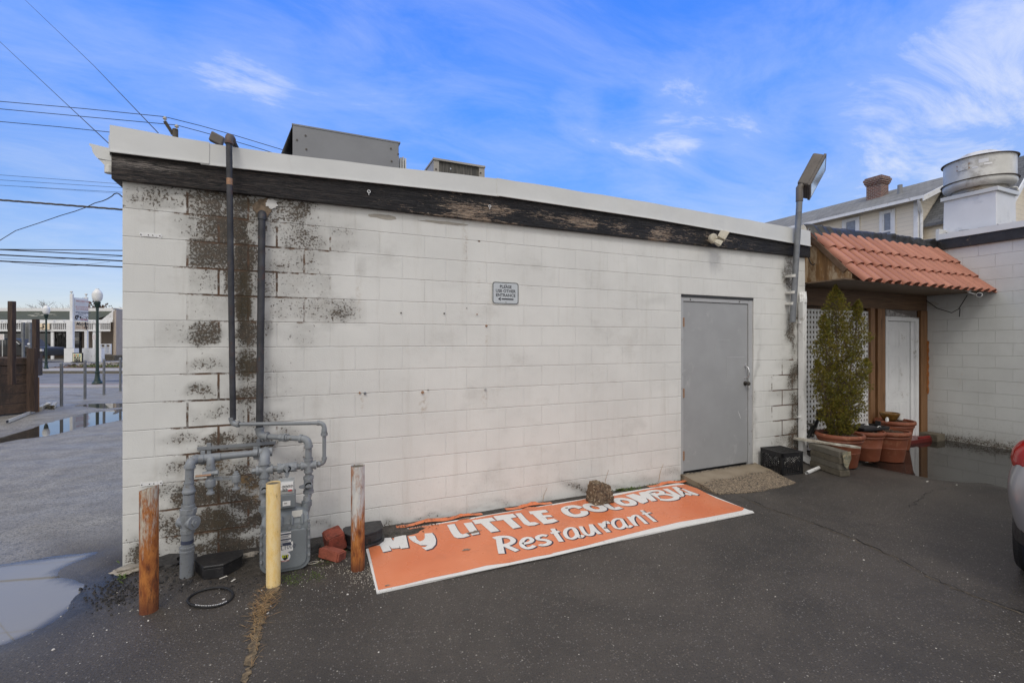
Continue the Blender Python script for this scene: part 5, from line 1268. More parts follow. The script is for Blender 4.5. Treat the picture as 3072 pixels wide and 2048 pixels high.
obj('lower_strip', MB().prism([Vector((p.x, p.y, .0125)) for p in (GA(200,1262), GB(0,880, .0125), GB(2160,400,.0125), GB(2205,408,.0125), GB(1430,566,.0125), GB(0,905,.0125))], (0, 0, .004)), M['signwhite'], FS)

def lump(name, c, r_, m, label, cat, seed=1, sz=(1, 1, 1), sub=3, amp=.18, grp=None):
    import bmesh
    bm = bmesh.new(); bmesh.ops.create_icosphere(bm, subdivisions=sub, radius=1.0)
    from mathutils import noise as mn
    for v in bm.verts:
        d = v.co.normalized(); k_ = 1 + amp*mn.noise(d*1.7 + Vector((seed*7.1, 0, 0))) + amp*.6*mn.noise(d*5 + Vector((seed*3.3, 4, 0))) + amp*.25*mn.noise(d*14)
        v.co = Vector((d.x*r_*sz[0]*k_, d.y*r_*sz[1]*k_, d.z*r_*sz[2]*k_))
    mb_ = MB(); mb_.v = [tuple(v.co) for v in bm.verts]; mb_.f = [tuple(v.index for v in f.verts) for f in bm.faces]; mb_.m = [0]*len(mb_.f); bm.free()
    return obj(name, mb_, m, smooth=35, local=True, loc=c, label=label, cat=cat, group=grp)
# concrete lump: a tapered core with ragged faces
c = G(1815, 1512, ZS); 
import bmesh
from mathutils import noise as mnoise
bm = bmesh.new(); bmesh.ops.create_icosphere(bm, subdivisions=5, radius=1.0)
for v in bm.verts:
    d = v.co.copy(); m_ = max(abs(d.x), abs(d.y), abs(d.z)); d = d.lerp(d/m_, .88)
    k_ = 1 + .12*mnoise.noise(v.co*1.6 + Vector((3, 1, 0))) + .09*mnoise.noise(v.co*4.5) + .05*mnoise.noise(v.co*13) + .03*mnoise.noise(v.co*30)
    tp_ = 1 - .16*d.z
    v.co = Vector((d.x*.105*k_*tp_, d.y*.085*k_*tp_, d.z*.105*k_ + .098 - (.03 if d.z > .6 and d.x > 0 else 0)))
mb_ = MB(); mb_.v = [tuple(v.co) for v in bm.verts]; mb_.f = [tuple(v.index for v in f.verts) for f in bm.faces]; mb_.m = [0]*len(mb_.f); bm.free()
t_ = NT('aggregate lump'); _p = t_.objc(); _v = t_.n('ShaderNodeTexVoronoi'); t_.l(_p, _v.inputs['Vector']); _v.inputs['Scale'].default_value = 62
_vs = t_.n('ShaderNodeSeparateColor'); t_.l(_v.outputs['Color'], _vs.inputs[0])
_c = t_.mix(_vs.outputs[0], (0.075, 0.05, 0.032), (0.19, 0.135, 0.085)); _c = t_.mix(t_.rng(_vs.outputs[1], .86, .9), _c, (0.34, 0.28, 0.20)); _c = t_.mix(t_.rng(t_.noise(_p, 14, 5), .5, .66, 0, .7), _c, (0.05, 0.035, 0.024))
M['rock'] = t_.set(_c, .9, 0, t_.bump(_v.outputs['Distance'], -1, .01))
obj('concrete_lump', mb_, M['rock'], local=True, loc=(c.x, c.y+.09, .018), label='rough brown concrete lump sitting on the orange fallen sign', cat='concrete lump')
c = G(1786, 1489, ZS); obj('crumpled_can', MB().tube([(c.x-.02, c.y+.03, .035), (c.x, c.y+.03, .06), (c.x+.012, c.y+.03, .085)], [.022, .018, .022], 10), M['redink'], label='small crushed red can beside the concrete lump', cat='can')

# ------------------------------------------------------------------ bait stations
def station(top_px, h, foot, label, name='bait_station'):
    tp = [G(x, y, h) for x, y in top_px]; c = sum(tp, Vector())/len(tp)
    o_ = root(name, (c.x, c.y, 0), label, 'bait station', 'black rodent bait stations against the wall')
    lid = [Vector((p.x, p.y, h-.022)) for p in tp]
    obj('lid', MB().prism(lid, (0, 0, .020)), M['black'], o_, bevel=.007, nseg=3)
    ins = [Vector((c.x + (p.x-c.x)*.955, c.y + (p.y-c.y)*.955, 0.0)) for p in tp]
    obj('base', MB().prism(ins, (0, 0, h-.023)), M['black'], o_, bevel=.005)
    if foot:
        obj('foot_plate', MB().prism([Vector((c.x + (p.x-c.x)*1.07, c.y + (p.y-c.y)*1.12, 0.014)) for p in tp], (0, 0, foot)), M['black'], o_, bevel=.006)
    return o_, c
def Z2(zx, zy): return (250 + zx/4.48, 1400 + zy/4.48)
o_, c = station([Z2(1482,1232), Z2(1610,1338), Z2(1882,1300), Z2(2150,1170), Z2(2150,1098), Z2(1610,1168)][::-1], .098, 0, 'black rodent bait box with angular corners between the grey gas riser and the meter')
def Z7(zx, zy): return (900 + zx/8.4, 1560 + zy/8.4)
tp7 = [Z7(1080,190), Z7(1130,330), Z7(1280,385), Z7(1660,345), Z7(1950,260), Z7(2080,190), Z7(2100,120), Z7(2045,-10), Z7(1860,0), Z7(1650,30), Z7(1280,125), Z7(1130,150)]
o_, c = station(tp7[::-1] if False else tp7, .125, .022, 'black rounded rodent bait box behind the white rusty post at the sign end')
pk = G(*Z7(1770, 470), .07); obj('entry_hole', MB().box((pk.x-.022, pk.y-.012, .03), (pk.x+.004, pk.y+.0, .075)), M['blackmatte'], o_)

# ------------------------------------------------------------------ bricks
def rbrick(name, c, size, rz, tilt, m, label, seed=1):
    import bmesh
    bm = bmesh.new(); bmesh.ops.create_cube(bm, size=1); bmesh.ops.bevel(bm, geom=bm.edges[:], offset=.07, segments=2, affect='EDGES')
    bmesh.ops.subdivide_edges(bm, edges=bm.edges[:], cuts=2, use_grid_fill=True)
    for v in bm.verts:
        v.co += Vector((mnoise.noise(v.co*5 + Vector((seed, 0, 0))), mnoise.noise(v.co*5 + Vector((0, seed, 3))), mnoise.noise(v.co*5 + Vector((3, 1, seed)))))*.03
    mb_ = MB(); mb_.v = [(v.co.x*size[0], v.co.y*size[1], v.co.z*size[2]) for v in bm.verts]; mb_.f = [tuple(v.index for v in f.verts) for f in bm.faces]; mb_.m = [0]*len(mb_.f); bm.free()
    o_ = obj(name, mb_, m, local=True, loc=c, label=label, cat='brick'); o_.rotation_euler = (tilt[0], tilt[1], rz); return o_
c = G(1003, 1640, .03); rbrick('brick', (c.x, c.y, .088), (.135, .16, .135), R(12), (R(8), R(-12), 0), M['brickdark'], 'larger dark red rough brick leaning behind the smaller one', 3)
c = G(997, 1676, .0); rbrick('brick', (c.x, c.y, .040), (.095, .185, .070), R(48), (R(6), R(8), 0), M['brick'], 'smaller smooth red brick lying in front of the darker one', 5)

# ------------------------------------------------------------------ belt loop and litter
ps = []
for t_ in np.linspace(0, 2*math.pi, 41)[:-1]:
    x_ = 631 + 68*math.cos(t_) - 4*math.sin(t_); y_ = 1791 - 27*math.sin(t_)*1.0 - 17*math.cos(t_)*.62
    p = G(x_, y_, .01); ps.append((p.x, p.y, hz(p.x, p.y) + .010 + .004*math.sin(2*t_)))
bl = obj('drive_belt', MB().tube(ps, .0075, 8, closed=True), M['rubber'], loc=(ps[0][0], ps[0][1], 0), smooth=60, label='thin black rubber drive belt lying in a loop on the asphalt', cat='belt')
pr = MB(); k_ = 33
for i in list(range(25, 35)): 
    a, b_ = Vector(ps[i]), Vector(ps[(i+1) % 40])
    for j in range(2): 
        q = a.lerp(b_, .2+.45*j); pr.box((q.x-.0035, q.y-.004, q.z+.0072), (q.x+.0015, q.y+.004, q.z+.0080))
obj('belt_marking', pr, M['white'], bl)
def scatter(name, region, n, size, m, label, cat, seed, flat=.5, kind='stuff'):
    rr = random.Random(seed); mb_ = MB()
    for _ in range(n):
        px, py, w_, h_ = region[rr.randrange(len(region))]
        p = G(rr.gauss(px, w_), rr.gauss(py, h_))
        if p.y > -.01 and p.x > 0: p.y = -.02 - rr.random()*.1
        s_ = size*rr.uniform(.35, 1.3)*(1 if rr.random() < .9 else 1.8); z_ = hz(p.x, p.y)
        a0 = rr.uniform(0, 6.28); k2 = rr.randint(4, 6)
        vs = [(p.x + s_*math.cos(a0+6.28*i/k2)*rr.uniform(.6, 1), p.y + s_*math.sin(a0+6.28*i/k2)*rr.uniform(.6, 1), z_-.001) for i in range(k2)]
        vs += [(v[0]*.6+p.x*.4, v[1]*.6+p.y*.4, z_ + s_*flat*rr.uniform(.6, 1.2)) for v in vs]
        mb_.add(vs, [(i, (i+1) % k2, k2+(i+1) % k2, k2+i) for i in range(k2)] + [tuple(range(k2, 2*k2))])
    return obj(name, mb_, m, label=label, cat=cat, kind=kind)
scatter('asphalt_crumbs', [(345,1745,35,16),(390,1775,55,20),(330,1790,45,22),(440,1755,60,16),(540,1740,60,18),(700,1745,50,20)], 520, .008, M['stone'], 'loose black asphalt crumbs scattered by the building corner', 'gravel', 3, .8)
scatter('litter_flecks', [(620,1760,110,40),(900,1740,60,25),(1080,1735,35,25),(1500,1850,500,100),(2300,1650,400,110),(400,1850,200,60),(2900,1650,200,150)], 280, .0048, M['paper'], 'pale grit and litter flecks scattered over the dark asphalt', 'litter', 4, .25)
scatter('gravel_bits', [(1080,1732,26,16),(1010,1700,50,16),(1120,1720,14,12)], 420, .0045, M['concrete'], 'fine pale gravel round the white rusty post', 'gravel', 6, .8)
for i, (px, py, ln, an, lb) in enumerate(((670,1733,.05,.5,'pale paper scrap nearest the black bait box by the meter'), (700,1741,.035,.9,'pale paper scrap in front of the yellow post'), (2782,1438,.05,.1,'white scrap at the edge of the right hand puddle'), (2870,1447,.03,.2,'tiny white scrap farthest right by the puddle'))):
    p = G(px, py); d = Vector((math.cos(an), math.sin(an), 0)); s_ = Vector((-d.y, d.x, 0)); z_ = hz(p.x, p.y)+.003
    obj('paper_scrap', MB().prism([Vector((p.x, p.y, z_)) + d*a*ln + s_*b_*.008 for a, b_ in ((-.5,-1),(.5,-.7),(.45,1),(-.5,.6))], (0, 0, .003)), M['paper'], label=lb, cat='paper scrap', loc=(p.x, p.y, 0))
p = G(940, 1690); z_ = hz(p.x, p.y)+.004
obj('rubber_band', MB().tube([(p.x+.035*math.cos(t_)*(1+.2*math.sin(2*t_)), p.y+.018*math.sin(t_), z_) for t_ in np.linspace(0, 6.28, 18)[:-1]], .0022, 6, closed=True), M['cream'], loc=(p.x, p.y, 0), label='small pale rubber band loop on the ground beside the meter', cat='rubber band')

# weeds, moss, dry grass
def tuft(name, spots, n, ln, m, label, cat, seed, flat=.5, kind='stuff', wd=.25):
    rr = random.Random(seed); mb_ = MB()
    for _ in range(n):
        px, py, w_, h_ = spots[rr.randrange(len(spots))]; p = G(rr.gauss(px, w_), rr.gauss(py, h_))
        if p.y > -.012 and -.0 < p.x < WX: p.y = -.015
        z_ = hz(p.x, p.y)+.001; a = rr.uniform(0, 6.28); l_ = ln*rr.uniform(.4, 1.3); up = rr.uniform(.1, 1)*flat; w2 = l_*wd
        d = Vector((math.cos(a), math.sin(a), 0)); s_ = Vector((-d.y, d.x, 0)); b_ = Vector((p.x, p.y, z_)) + Vector((0, 0, rr.uniform(0, ln*.6*flat)))
        mb_.face([b_, b_ + d*l_*.5 + s_*w2 + Vector((0, 0, l_*up*.6)), b_ + d*l_ + Vector((0, 0, l_*up)), b_ + d*l_*.5 - s_*w2 + Vector((0, 0, l_*up*.6))])
    return obj(name, mb_, m, label=label, cat=cat, kind=kind)
tuft('wall_weeds', [(1865,1470,16,4),(1890,1470,10,3),(1955,1456,14,3),(1900,1466,20,3),(1850,1464,6,3)], 460, .020, M['weed'], 'small green weeds growing along the wall foot by the sign', 'weeds', 5, .7)
tuft('ground_moss', [(905,1725,30,10),(880,1745,18,6),(955,1655,10,4),(970,1690,14,8),(862,1735,14,5),(1030,1650,8,4),(950,1730,12,8)], 650, .011, M['weed'], 'low green moss tufts around the gas meter', 'moss', 6, .35)
tuft('corner_weed', [(366,1718,6,12),(372,1708,5,6)], 150, .024, M['weed'], 'bright green weed at the foot of the building corner', 'weed', 7, .9)
tuft('dry_grass', [(790,1822,20,22),(778,1840,12,20),(800,1795,12,14),(765,1900,8,40)], 420, .055, M['straw'], 'dry straw coloured grass along the dirt seam', 'dry grass', 8, .35, wd=.03)
tuft('leaf_litter', [(1560,1545,60,4),(1250,1585,40,5),(1420,1565,60,4),(1700,1520,60,5),(2010,1445,18,3),(1350,1575,40,4)], 420, .022, mat('dead leaves', (0.07, 0.045, 0.028), 0.9, 0, 0.4, 30), 'dark leaf litter caught between the wall and the sign', 'leaf litter', 9, .4, wd=.3)
for px, py0, py1, lb in ((1812, 1470, 1420, 'thin dry stalk rising behind the concrete lump'), (1976, 1445, 1403, 'thin dry stalk standing by the weeds near the door pad'), (1627, 1510, 1475, 'thin dry stalk against the wall, farthest from the door')):
    a = PY(px, py0, -.03); b_ = PY(px+14, py1-12, -.01); obj('dry_stalk', MB().tube([a, a.lerp(b_, .5) + Vector((-.01, 0, .01)), b_], [.003, .0022, .0012], 5), M['straw'], loc=(a.x, a.y, 0), label=lb, cat='stalk')
    # small chunks of broken kerb by the meter
c = G(*Z2(2190, 1230)); lump('concrete_chunk', (c.x, c.y, .012), .065, M['concrete'], 'pale broken concrete chunk between the bait box and the meter', 'concrete chunk', 3, (1.2, .6, .45), 3, .5)
c = G(*Z2(640, 1400)); lump('concrete_chunk', (c.x, c.y+.02, .008), .075, M['concrete'], 'pale broken concrete chunk behind the rustiest post', 'concrete chunk', 8, (1.5, .6, .35), 3, .5)
c = G(*Z2(1110, 1360)); lump('asphalt_lump', (c.x, c.y+.04, .012), .10, M['stone'], 'black asphalt lump against the wall by the rustiest post', 'asphalt lump', 5, (1.6, .9, .5), 3, .6)
c = G(930, 1655); lump('asphalt_lump', (c.x, c.y, .0), .10, M['stone'], 'black asphalt lump between the gas meter and the bricks', 'asphalt lump', 6, (1.1, .9, .4), 3, .6)

# ------------------------------------------------------------------ door pad
pts = [PY(2041.7, 1421, -.002), PY(2266, 1391, -.002), G(2390, 1450, .0), G(2279, 1468, .0), G(2224, 1483, .0), G(2157, 1484, .0)]
zt = (.072, .072, .006, .006, .006, .006)
n_ = 10; mb_ = MB(); A_, B_ = Vector((pts[0].x-.0, -.002, .070)), Vector((pts[1].x, -.002, .070)); Cc, Dd = Vector((pts[5].x, pts[5].y, .004)), Vector((pts[2].x, pts[2].y, .004))
vs = []
for j in range(n_+1):
    for i in range(n_+1):
        s_, t_ = i/n_, j/n_; a = A_.lerp(B_, s_); b__ = Cc.lerp(Dd, s_); p = a.lerp(b__, t_)
        if j == n_: p += Vector((random.gauss(0, .015), random.gauss(0, .018) - .05*math.sin(math.pi*s_), 0))
        p.z = .070 - .066*t_**1.5 + .003*math.sin(i*2.1+j*1.3); vs.append(p)
mb_.add(vs, [(j*(n_+1)+i, (j+1)*(n_+1)+i, (j+1)*(n_+1)+i+1, j*(n_+1)+i+1) for j in range(n_) for i in range(n_)])
for k2 in ([j*(n_+1) for j in range(n_+1)], [j*(n_+1)+n_ for j in range(n_+1)][::-1], [n_*(n_+1)+i for i in range(n_+1)]):
    vv = []; 
    for q in k2: p = vs[q]; vv += [Vector((p.x, p.y, -.05)), p]
    mb_.add(vv, [(2*i, 2*i+2, 2*i+3, 2*i+1) for i in range(len(k2)-1)])
t_ = NT('exposed aggregate pad'); _p = t_.pos(); _x, _y, _z = t_.sep(_p)
_v = t_.n('ShaderNodeTexVoronoi'); t_.l(_p, _v.inputs['Vector']); _v.inputs['Scale'].default_value = 105
_vs = t_.n('ShaderNodeSeparateColor'); t_.l(_v.outputs['Color'], _vs.inputs[0])
_ag = t_.mix(_vs.outputs[0], (0.13, 0.10, 0.07), (0.33, 0.255, 0.17)); _ag = t_.mix(t_.rng(_vs.outputs[1], .70, .78), _ag, (0.035, 0.03, 0.027))
_sm = t_.mix(t_.rng(t_.noise(_p, 4, 5), .3, .7), (0.22, 0.175, 0.12), (0.29, 0.24, 0.175))
_f = t_.rng(t_.math('ADD', _y, t_.math('MULTIPLY', t_.noise(_p, 5, 5), .22)), -.12, -.20)
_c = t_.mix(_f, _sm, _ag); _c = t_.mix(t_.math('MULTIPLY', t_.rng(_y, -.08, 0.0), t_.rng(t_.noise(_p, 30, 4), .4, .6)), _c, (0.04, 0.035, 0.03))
M['pad'] = t_.set(_c, .8, 0, t_.bump(t_.math('MULTIPLY', _v.outputs['Distance'], _f), -.6, .006))
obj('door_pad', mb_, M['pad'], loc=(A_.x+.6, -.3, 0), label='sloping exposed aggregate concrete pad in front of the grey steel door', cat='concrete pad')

# ------------------------------------------------------------------ milk crate
n0 = G(2346, 1427); l0 = G(2287, 1399); r0 = G(2405, 1421)
ex = (r0-n0).normalized(); ey = Vector((-ex.y, ex.x, 0)); ey = ey if ey.dot(l0-n0) > 0 else -ey
cw, cl, ch = .325, .33, .275
CR = root('milk_crate', (n0.x, n0.y, 0), 'black plastic milk crate standing upside down beside the door pad', 'crate')
def crate_side(o, u, w_, seed):
    mb_ = MB(); nrm = u.cross(Vector((0, 0, 1))).normalized(); th = .008
    def bar(a0, z0, a1, z1, t2=.0045):
        p0 = o + u*a0 + Vector((0, 0, z0)); p1 = o + u*a1 + Vector((0, 0, z1)); d = (p1-p0); L_ = d.length/2; d.normalize(); s_ = d.cross(nrm)
        mb_.obox((p0+p1)/2, d*L_, nrm*th/2, s_*t2)
    bar(0, ch-.028, w_, ch-.028, .028); bar(0, .012, w_, .012, .012)
    for z_ in (.045, .065, .085): bar(0, z_, w_, z_, .0032)
    for i in range(9):
        a0 = .01 + (w_-.02)*i/8; bar(a0, .0, a0, .09, .0032)
    bar(.012, 0, .012, ch, .012); bar(w_-.012, 0, w_-.012, ch, .012)
    rr = random.Random(seed)
    for i in range(11):
        for k2 in (1, -1):
            a0 = w_*i/10; a1 = a0 + k2*.16
            z0, z1 = .085, ch-.056
            a1c = max(.01, min(w_-.01, a1)); t3 = (a1c-a0)/(a1-a0) if a1 != a0 else 1
            mid = abs((a0+a1c)/2 - w_/2) < .045 and rr.random() < .6
            if not mid: bar(a0, z0, a1c, z0 + (z1-z0)*t3, .0030)
    return mb_
for o_, u, w_ in ((n0, ex, cw), (n0, ey, cl), (n0+ey*cl, ex, cw), (n0+ex*cw, ey, cl)):
    obj('side_lattice', crate_side(Vector((o_.x, o_.y, .004)), u, w_, 3), M['black'], CR)
tm = MB()
for i in range(16):
    a0 = cw*(i+.5)/16; tm.obox(n0 + ex*a0 + ey*cl/2 + Vector((0, 0, ch-.004)), ex*.003, ey*cl/2, (0, 0, .004))
    a0 = cl*(i+.5)/16; tm.obox(n0 + ey*a0 + ex*cw/2 + Vector((0, 0, ch-.005)), ey*.003, ex*cw/2, (0, 0, .004))
for a, b_ in ((0, 0), (1, 1)):
    tm.obox(n0 + ex*cw*a + ey*cl/2 + Vector((0, 0, ch)), ex*.008, ey*cl/2, (0, 0, .006)); tm.obox(n0 + ey*cl*a + ex*cw/2 + Vector((0, 0, ch)), ey*.008, ex*cw/2, (0, 0, .006))
obj('grid_bottom', tm, M['black'], CR)

# ------------------------------------------------------------------ stacked slabs with board
n1 = G(2519, 1429); e1 = (G(2426, 1396)-n1).normalized(); e2 = Vector((-e1.y, e1.x, 0)); e2 = e2 if e2.dot(G(2547, 1423)-n1) > 0 else -e2
rr = random.Random(4)
words = ('bottom', 'second', 'third', 'top')
for i in range(4):
    ln = (.50, .47, .485, .505)[i]; wd = .135; off = rr.uniform(-.012, .012)
    for k2 in (0,):
        cc = n1 + e1*(ln/2+off+(.02 if i % 2 else 0)) + e2*(wd*(k2+.5)+k2*.004) + Vector((0, 0, .037+i*.076))
        b_ = MB().obox(Vector((0,0,0)), e1*ln/2, e2*wd/2, (0, 0, .0365))
        obj('paving_slab', b_, M['concretegrey'] if (i+k2) % 2 else M['concreteold'], local=True, loc=cc, bevel=.006, label='weathered grey concrete slab, %s course of the low stack by the evergreen pot' % words[i], cat='slab', group='stacked slabs by the planters')
bz = .315
a = G(2381, 1312, bz+.02); b_ = G(2582, 1345, bz)
bd = (b_-a); bd.z = 0; L_ = bd.length; bd.normalize(); bs = Vector((-bd.y, bd.x, 0))
pb = [];
for t_, w_ in ((0, .02), (.08, .045), (.2, .055), (.35, .05), (.45, .036), (.7, .036), (.93, .036), (1, .012)): pb.append((t_, w_*rr.uniform(.85, 1.1)))
poly = [a + bd*L_*t_ + bs*w_ for t_, w_ in pb] + [a + bd*L_*t_ - bs*w_ for t_, w_ in pb[::-1]]
obj('broken_board', MB().prism([Vector((p.x, p.y, bz)) for p in poly], (0, 0, .022)), M['oldboard'], loc=(a.x, a.y, bz), label='broken peeling white board lying across the slab stack', cat='board')
q = n1 + e2*.07 + e1*(-.012)
obj('torn_strip', MB().prism([Vector((q.x, q.y, z_)) + e2*w_ - e1*.006 for z_, w_ in ((.30, -.05), (.31, .06), (.22, .065), (.13, .03), (.10, .01), (.14, -.03), (.24, -.045))], -e1*.004), mat('peeling coloured veneer', (0.30, 0.26, 0.17), 0.8, 0, 0.5, 18, dirt=(0.05, 0.10, 0.11), dirt_amt=.5, dscale=16), loc=(q.x, q.y, 0), label='torn peeling strip hanging down the end of the slab stack', cat='strip')
a = G(2420, 1418, .02); b_ = G(2462, 1400, .02)
obj('plastic_pipe', MB().tube([a, b_ + (b_-a)*.5], .022, 14, cap=False).tube([a, b_ + (b_-a)*.5], .018, 14, cap=False), M['white'], loc=(a.x, a.y, 0), smooth=60, label='short white plastic pipe end on the ground before the slab stack', cat='pipe')

# ------------------------------------------------------------------ plant pots
def pot(px, dep, r_, h, label, soil=True, z0=0.0):
    u = (px-1536)/FL; c = CAM + (RT*u + FW)*dep; c.z = z0
    o_ = root('plant_pot', c, label, 'plant pot', 'large terracotta coloured pots by the porch')
    s_ = r_
    prof = [(0, 0), (.66*s_, 0), (.68*s_, .01), (.78*s_, h*.44), (.785*s_, h*.445), (.79*s_, h*.455), (.78*s_, h*.465), (.865*s_, h*.78), (.91*s_, h*.785), (.925*s_, h*.81), (.905*s_, h*.835), (.885*s_, h*.84), (.90*s_, h*.865), (.96*s_, h*.87), (.995*s_, h*.90), (1.0*s_, h*.94), (.975*s_, h*.985), (.93*s_, h), (.88*s_, h*.985), (.87*s_, h*.94), (.85*s_, h*.88)]
    obj('shell', MB().lathe(prof, (0, 0, 0), 44), M['pot'], o_, smooth=40, local=True)
    if soil:
        mb_ = MB(); rr = random.Random(int(px)); R_ = 12; n = 30; vs = [(0, 0, h*.93)]
        for a in range(1, R_+1):
            for b_ in range(n): q = a/R_*.868*s_; vs.append((q*math.cos(6.283*b_/n), q*math.sin(6.283*b_/n), h*.90 + rr.uniform(0, .035)*(1-(a/R_)**4)))
        fs = [(0, 1+b_, 1+(b_+1) % n) for b_ in range(n)] + [(1+a*n+b_, 1+(a+1)*n+b_, 1+(a+1)*n+(b_+1) % n, 1+a*n+(b_+1) % n) for a in range(R_-1) for b_ in range(n)]
        obj('soil', MB().add(vs, fs), M['soil'], o_, local=True)
    return o_, c
p1, c1_ = pot(2519, 6.26, .285, .43, 'terracotta pot nearest the milk crate, holding the tall evergreen')
p2, c2_ = pot(2594, 6.62, .245, .41, 'narrow terracotta pot second from the evergreen, with black tray on its rim', z0=-.01)
p3, c3_ = pot(2662, 6.72, .275, .43, 'empty terracotta pot standing in the puddle, third from the evergreen', z0=-.045)
p4, c4_ = pot(2684, 7.45, .27, .45, 'terracotta pot behind the others, closest to the white porch door', z0=-.045)
# things on and in the pots
gp_ = c4_ + Vector((-.10, .02, .445))
gl = root('glazed_bowl', gp_, 'small brown glazed bowl on the rim of the rearmost pot', 'bowl')
obj('bowl', MB().lathe([(0, 0), (.075, 0), (.085, .008), (.115, .06), (.125, .085), (.130, .088), (.132, .105), (.135, .112), (.132, .122), (.122, .122), (.118, .11), (.10, .06), (0, .03)], (0, 0, 0), 30), M['glazed'], gl, smooth=40, local=True)
gp2 = c4_ + Vector((.10, -.02, .445))
obj('white_cup', MB().lathe([(0, 0), (.042, 0), (.052, .10), (.054, .10), (.048, .012), (0, .012)], (0, 0, 0), 22), M['white'], local=True, loc=gp2, smooth=40, label='white plastic cup beside the glazed bowl', cat='cup')
for dx_, dy_, r_, h_, lb in ((-.20, -.30, .032, .10, 'white bottle standing behind the black tray'), (-.02, .0, .022, .07, 'short white cup left of the glazed bowl')):
    q = (c3_ if h_ > .08 else c4_) + Vector((dx_, dy_+.25 if h_ > .08 else dy_, .40)); q = (c3_ + Vector((-.20, .16, .41))) if h_ > .08 else (c4_ + Vector((-.245, -.02, .44)))
    obj('white_container', MB().lathe([(0, 0), (r_, 0), (r_, h_*.7), (r_*.6, h_*.85), (r_*.6, h_), (0, h_)], (0, 0, 0), 18), M['white'], local=True, loc=q, smooth=40, label=lb, cat='bottle')
tr = root('seed_tray', c2_ + Vector((.08, .02, .415)), 'black plastic tray lying across the rims of two pots', 'tray', rz=R(-8))
tb = MB().box((-.24, -.14, 0), (.24, .14, .012)); 
for s_ in (1, -1): tb.box((-.24, s_*.14-.008, .012), (.24, s_*.14+.008, .045)); tb.box((s_*.24-.008, -.132, .012), (s_*.24+.008, .132, .045))
obj('pan', tb, M['black'], tr, local=True, bevel=.003); obj('upright_tab', MB().box((.235, -.02, .04), (.25, .05, .10)), M['black'], tr, local=True)
obj('burnt_debris', MB().ball((0, 0, .02), 1, (.18, .10, .03), 16, 8), M['tar'], tr, local=True)
a = c3_ + Vector((-.30, -.02, .47)); b_ = c3_ + Vector((.0, .05, .40))
obj('white_cable', MB().tube(arc(a, (a+b_)/2 + Vector((0, 0, .10)), b_, 12), .006, 8), M['white'], loc=(a.x, a.y, a.z), smooth=60, label='white cable arching over the rim of the empty pot', cat='cable')

# ------------------------------------------------------------------ evergreen
def evergreen():
    rr = random.Random(21); base_ = c1_ + Vector((0, 0, .40))
    o_ = root('evergreen_shrub', base_, 'tall golden green evergreen growing in the terracotta pot by the lattice', 'shrub')
    top1 = PD(2508, 862, 6.35); 
    Ht = top1.z - base_.z
    leaders = []  # (base, tip, radius profile scale)
    def at(px, py, dd): p = PD(px, py, 6.26+dd); return p - base_
    leaders.append((Vector((0, 0, 0)), at(2506, 862, .02), 1.0, .255))
    leaders.append((Vector((.03, 0, 0)), at(2575, 905, .0), .8, .225))
    leaders.append((Vector((-.03, .03, 0)), at(2470, 950, -.02), .8, .21))
    leaders.append((Vector((-.05, -.02, 0)), at(2450, 1085, -.05), .6, .165))
    leaders.append((Vector((.06, .03, 0)), at(2600, 1080, .05), .6, .165))
    tk = MB(); fol = MB(); dead = MB()
    for b_, t_, k2, w_ in leaders:
        m_ = b_.lerp(t_, .45) + Vector((t_.x*.12, t_.y*.12, 0)); ax = arc(b_, m_, t_, 14)
        tk.tube([p for p in ax], [.016*k2*(1-.93*i/13) + .001 for i in range(14)], 6)
        n = int(4700*k2*(t_.z/Ht)**.8)
        for i in range(n):
            s_ = rr.random()**.85
            p = ax[min(13, int(s_*13))].lerp(ax[min(13, int(s_*13)+1)], s_*13 - int(s_*13))
            # outline: fullest at mid height, ragged
            wr = w_*(min(1, (s_+.06)/.18)**.6)*(1-s_**5)**.8*(.80 + .28*math.sin(s_*23+b_.x*90) + .12*math.sin(s_*61))
            a = rr.uniform(0, 6.283); q = wr*math.sqrt(rr.uniform(.06, 1))
            c = p + Vector((math.cos(a)*q, math.sin(a)*q, rr.uniform(-.02, .03)))
            if rr.random() < .35*(1-s_) and q < wr*.55: tgt = dead
            else: tgt = fol
            if rr.random() < .10: tk.tube([p + Vector((0, 0, -.06)), c], [.003, .0012], 4, cap=False)
            out = (Vector((math.cos(a), math.sin(a), .9 + rr.uniform(-.3, .9)))).normalized()
            side = out.cross(Vector((rr.gauss(0, 1), rr.gauss(0, 1), rr.gauss(0, 1)))).normalized()
            L2 = rr.uniform(.018, .036)
            # a flat fan of narrow scale-leaf sprigs
            nb_ = rr.randint(4, 6)
            for j in range(nb_):
                f_ = (j/(nb_-1)-.5)*1.5; d_ = (out*math.cos(f_) + side*math.sin(f_)).normalized(); w3 = d_.cross(out.cross(side)).normalized()*L2*.09
                l3 = L2*(1-.35*abs(f_))*rr.uniform(.8, 1.15); st_ = c + out*L2*.15*(1-abs(f_)); nm = out.cross(side)*rr.gauss(0, .006)
                tgt.face([st_ - w3*.5, st_ + d_*l3*.5 - w3 + nm, st_ + d_*l3 + nm*2, st_ + d_*l3*.5 + w3 + nm, st_ + w3*.5][0:5])
    obj('stems', tk, M['bark'], o_, local=True, smooth=60); obj('foliage', fol, M['shrub'], o_, local=True); obj('inner_foliage', dead, M['shrubdead'], o_, local=True)
evergreen()

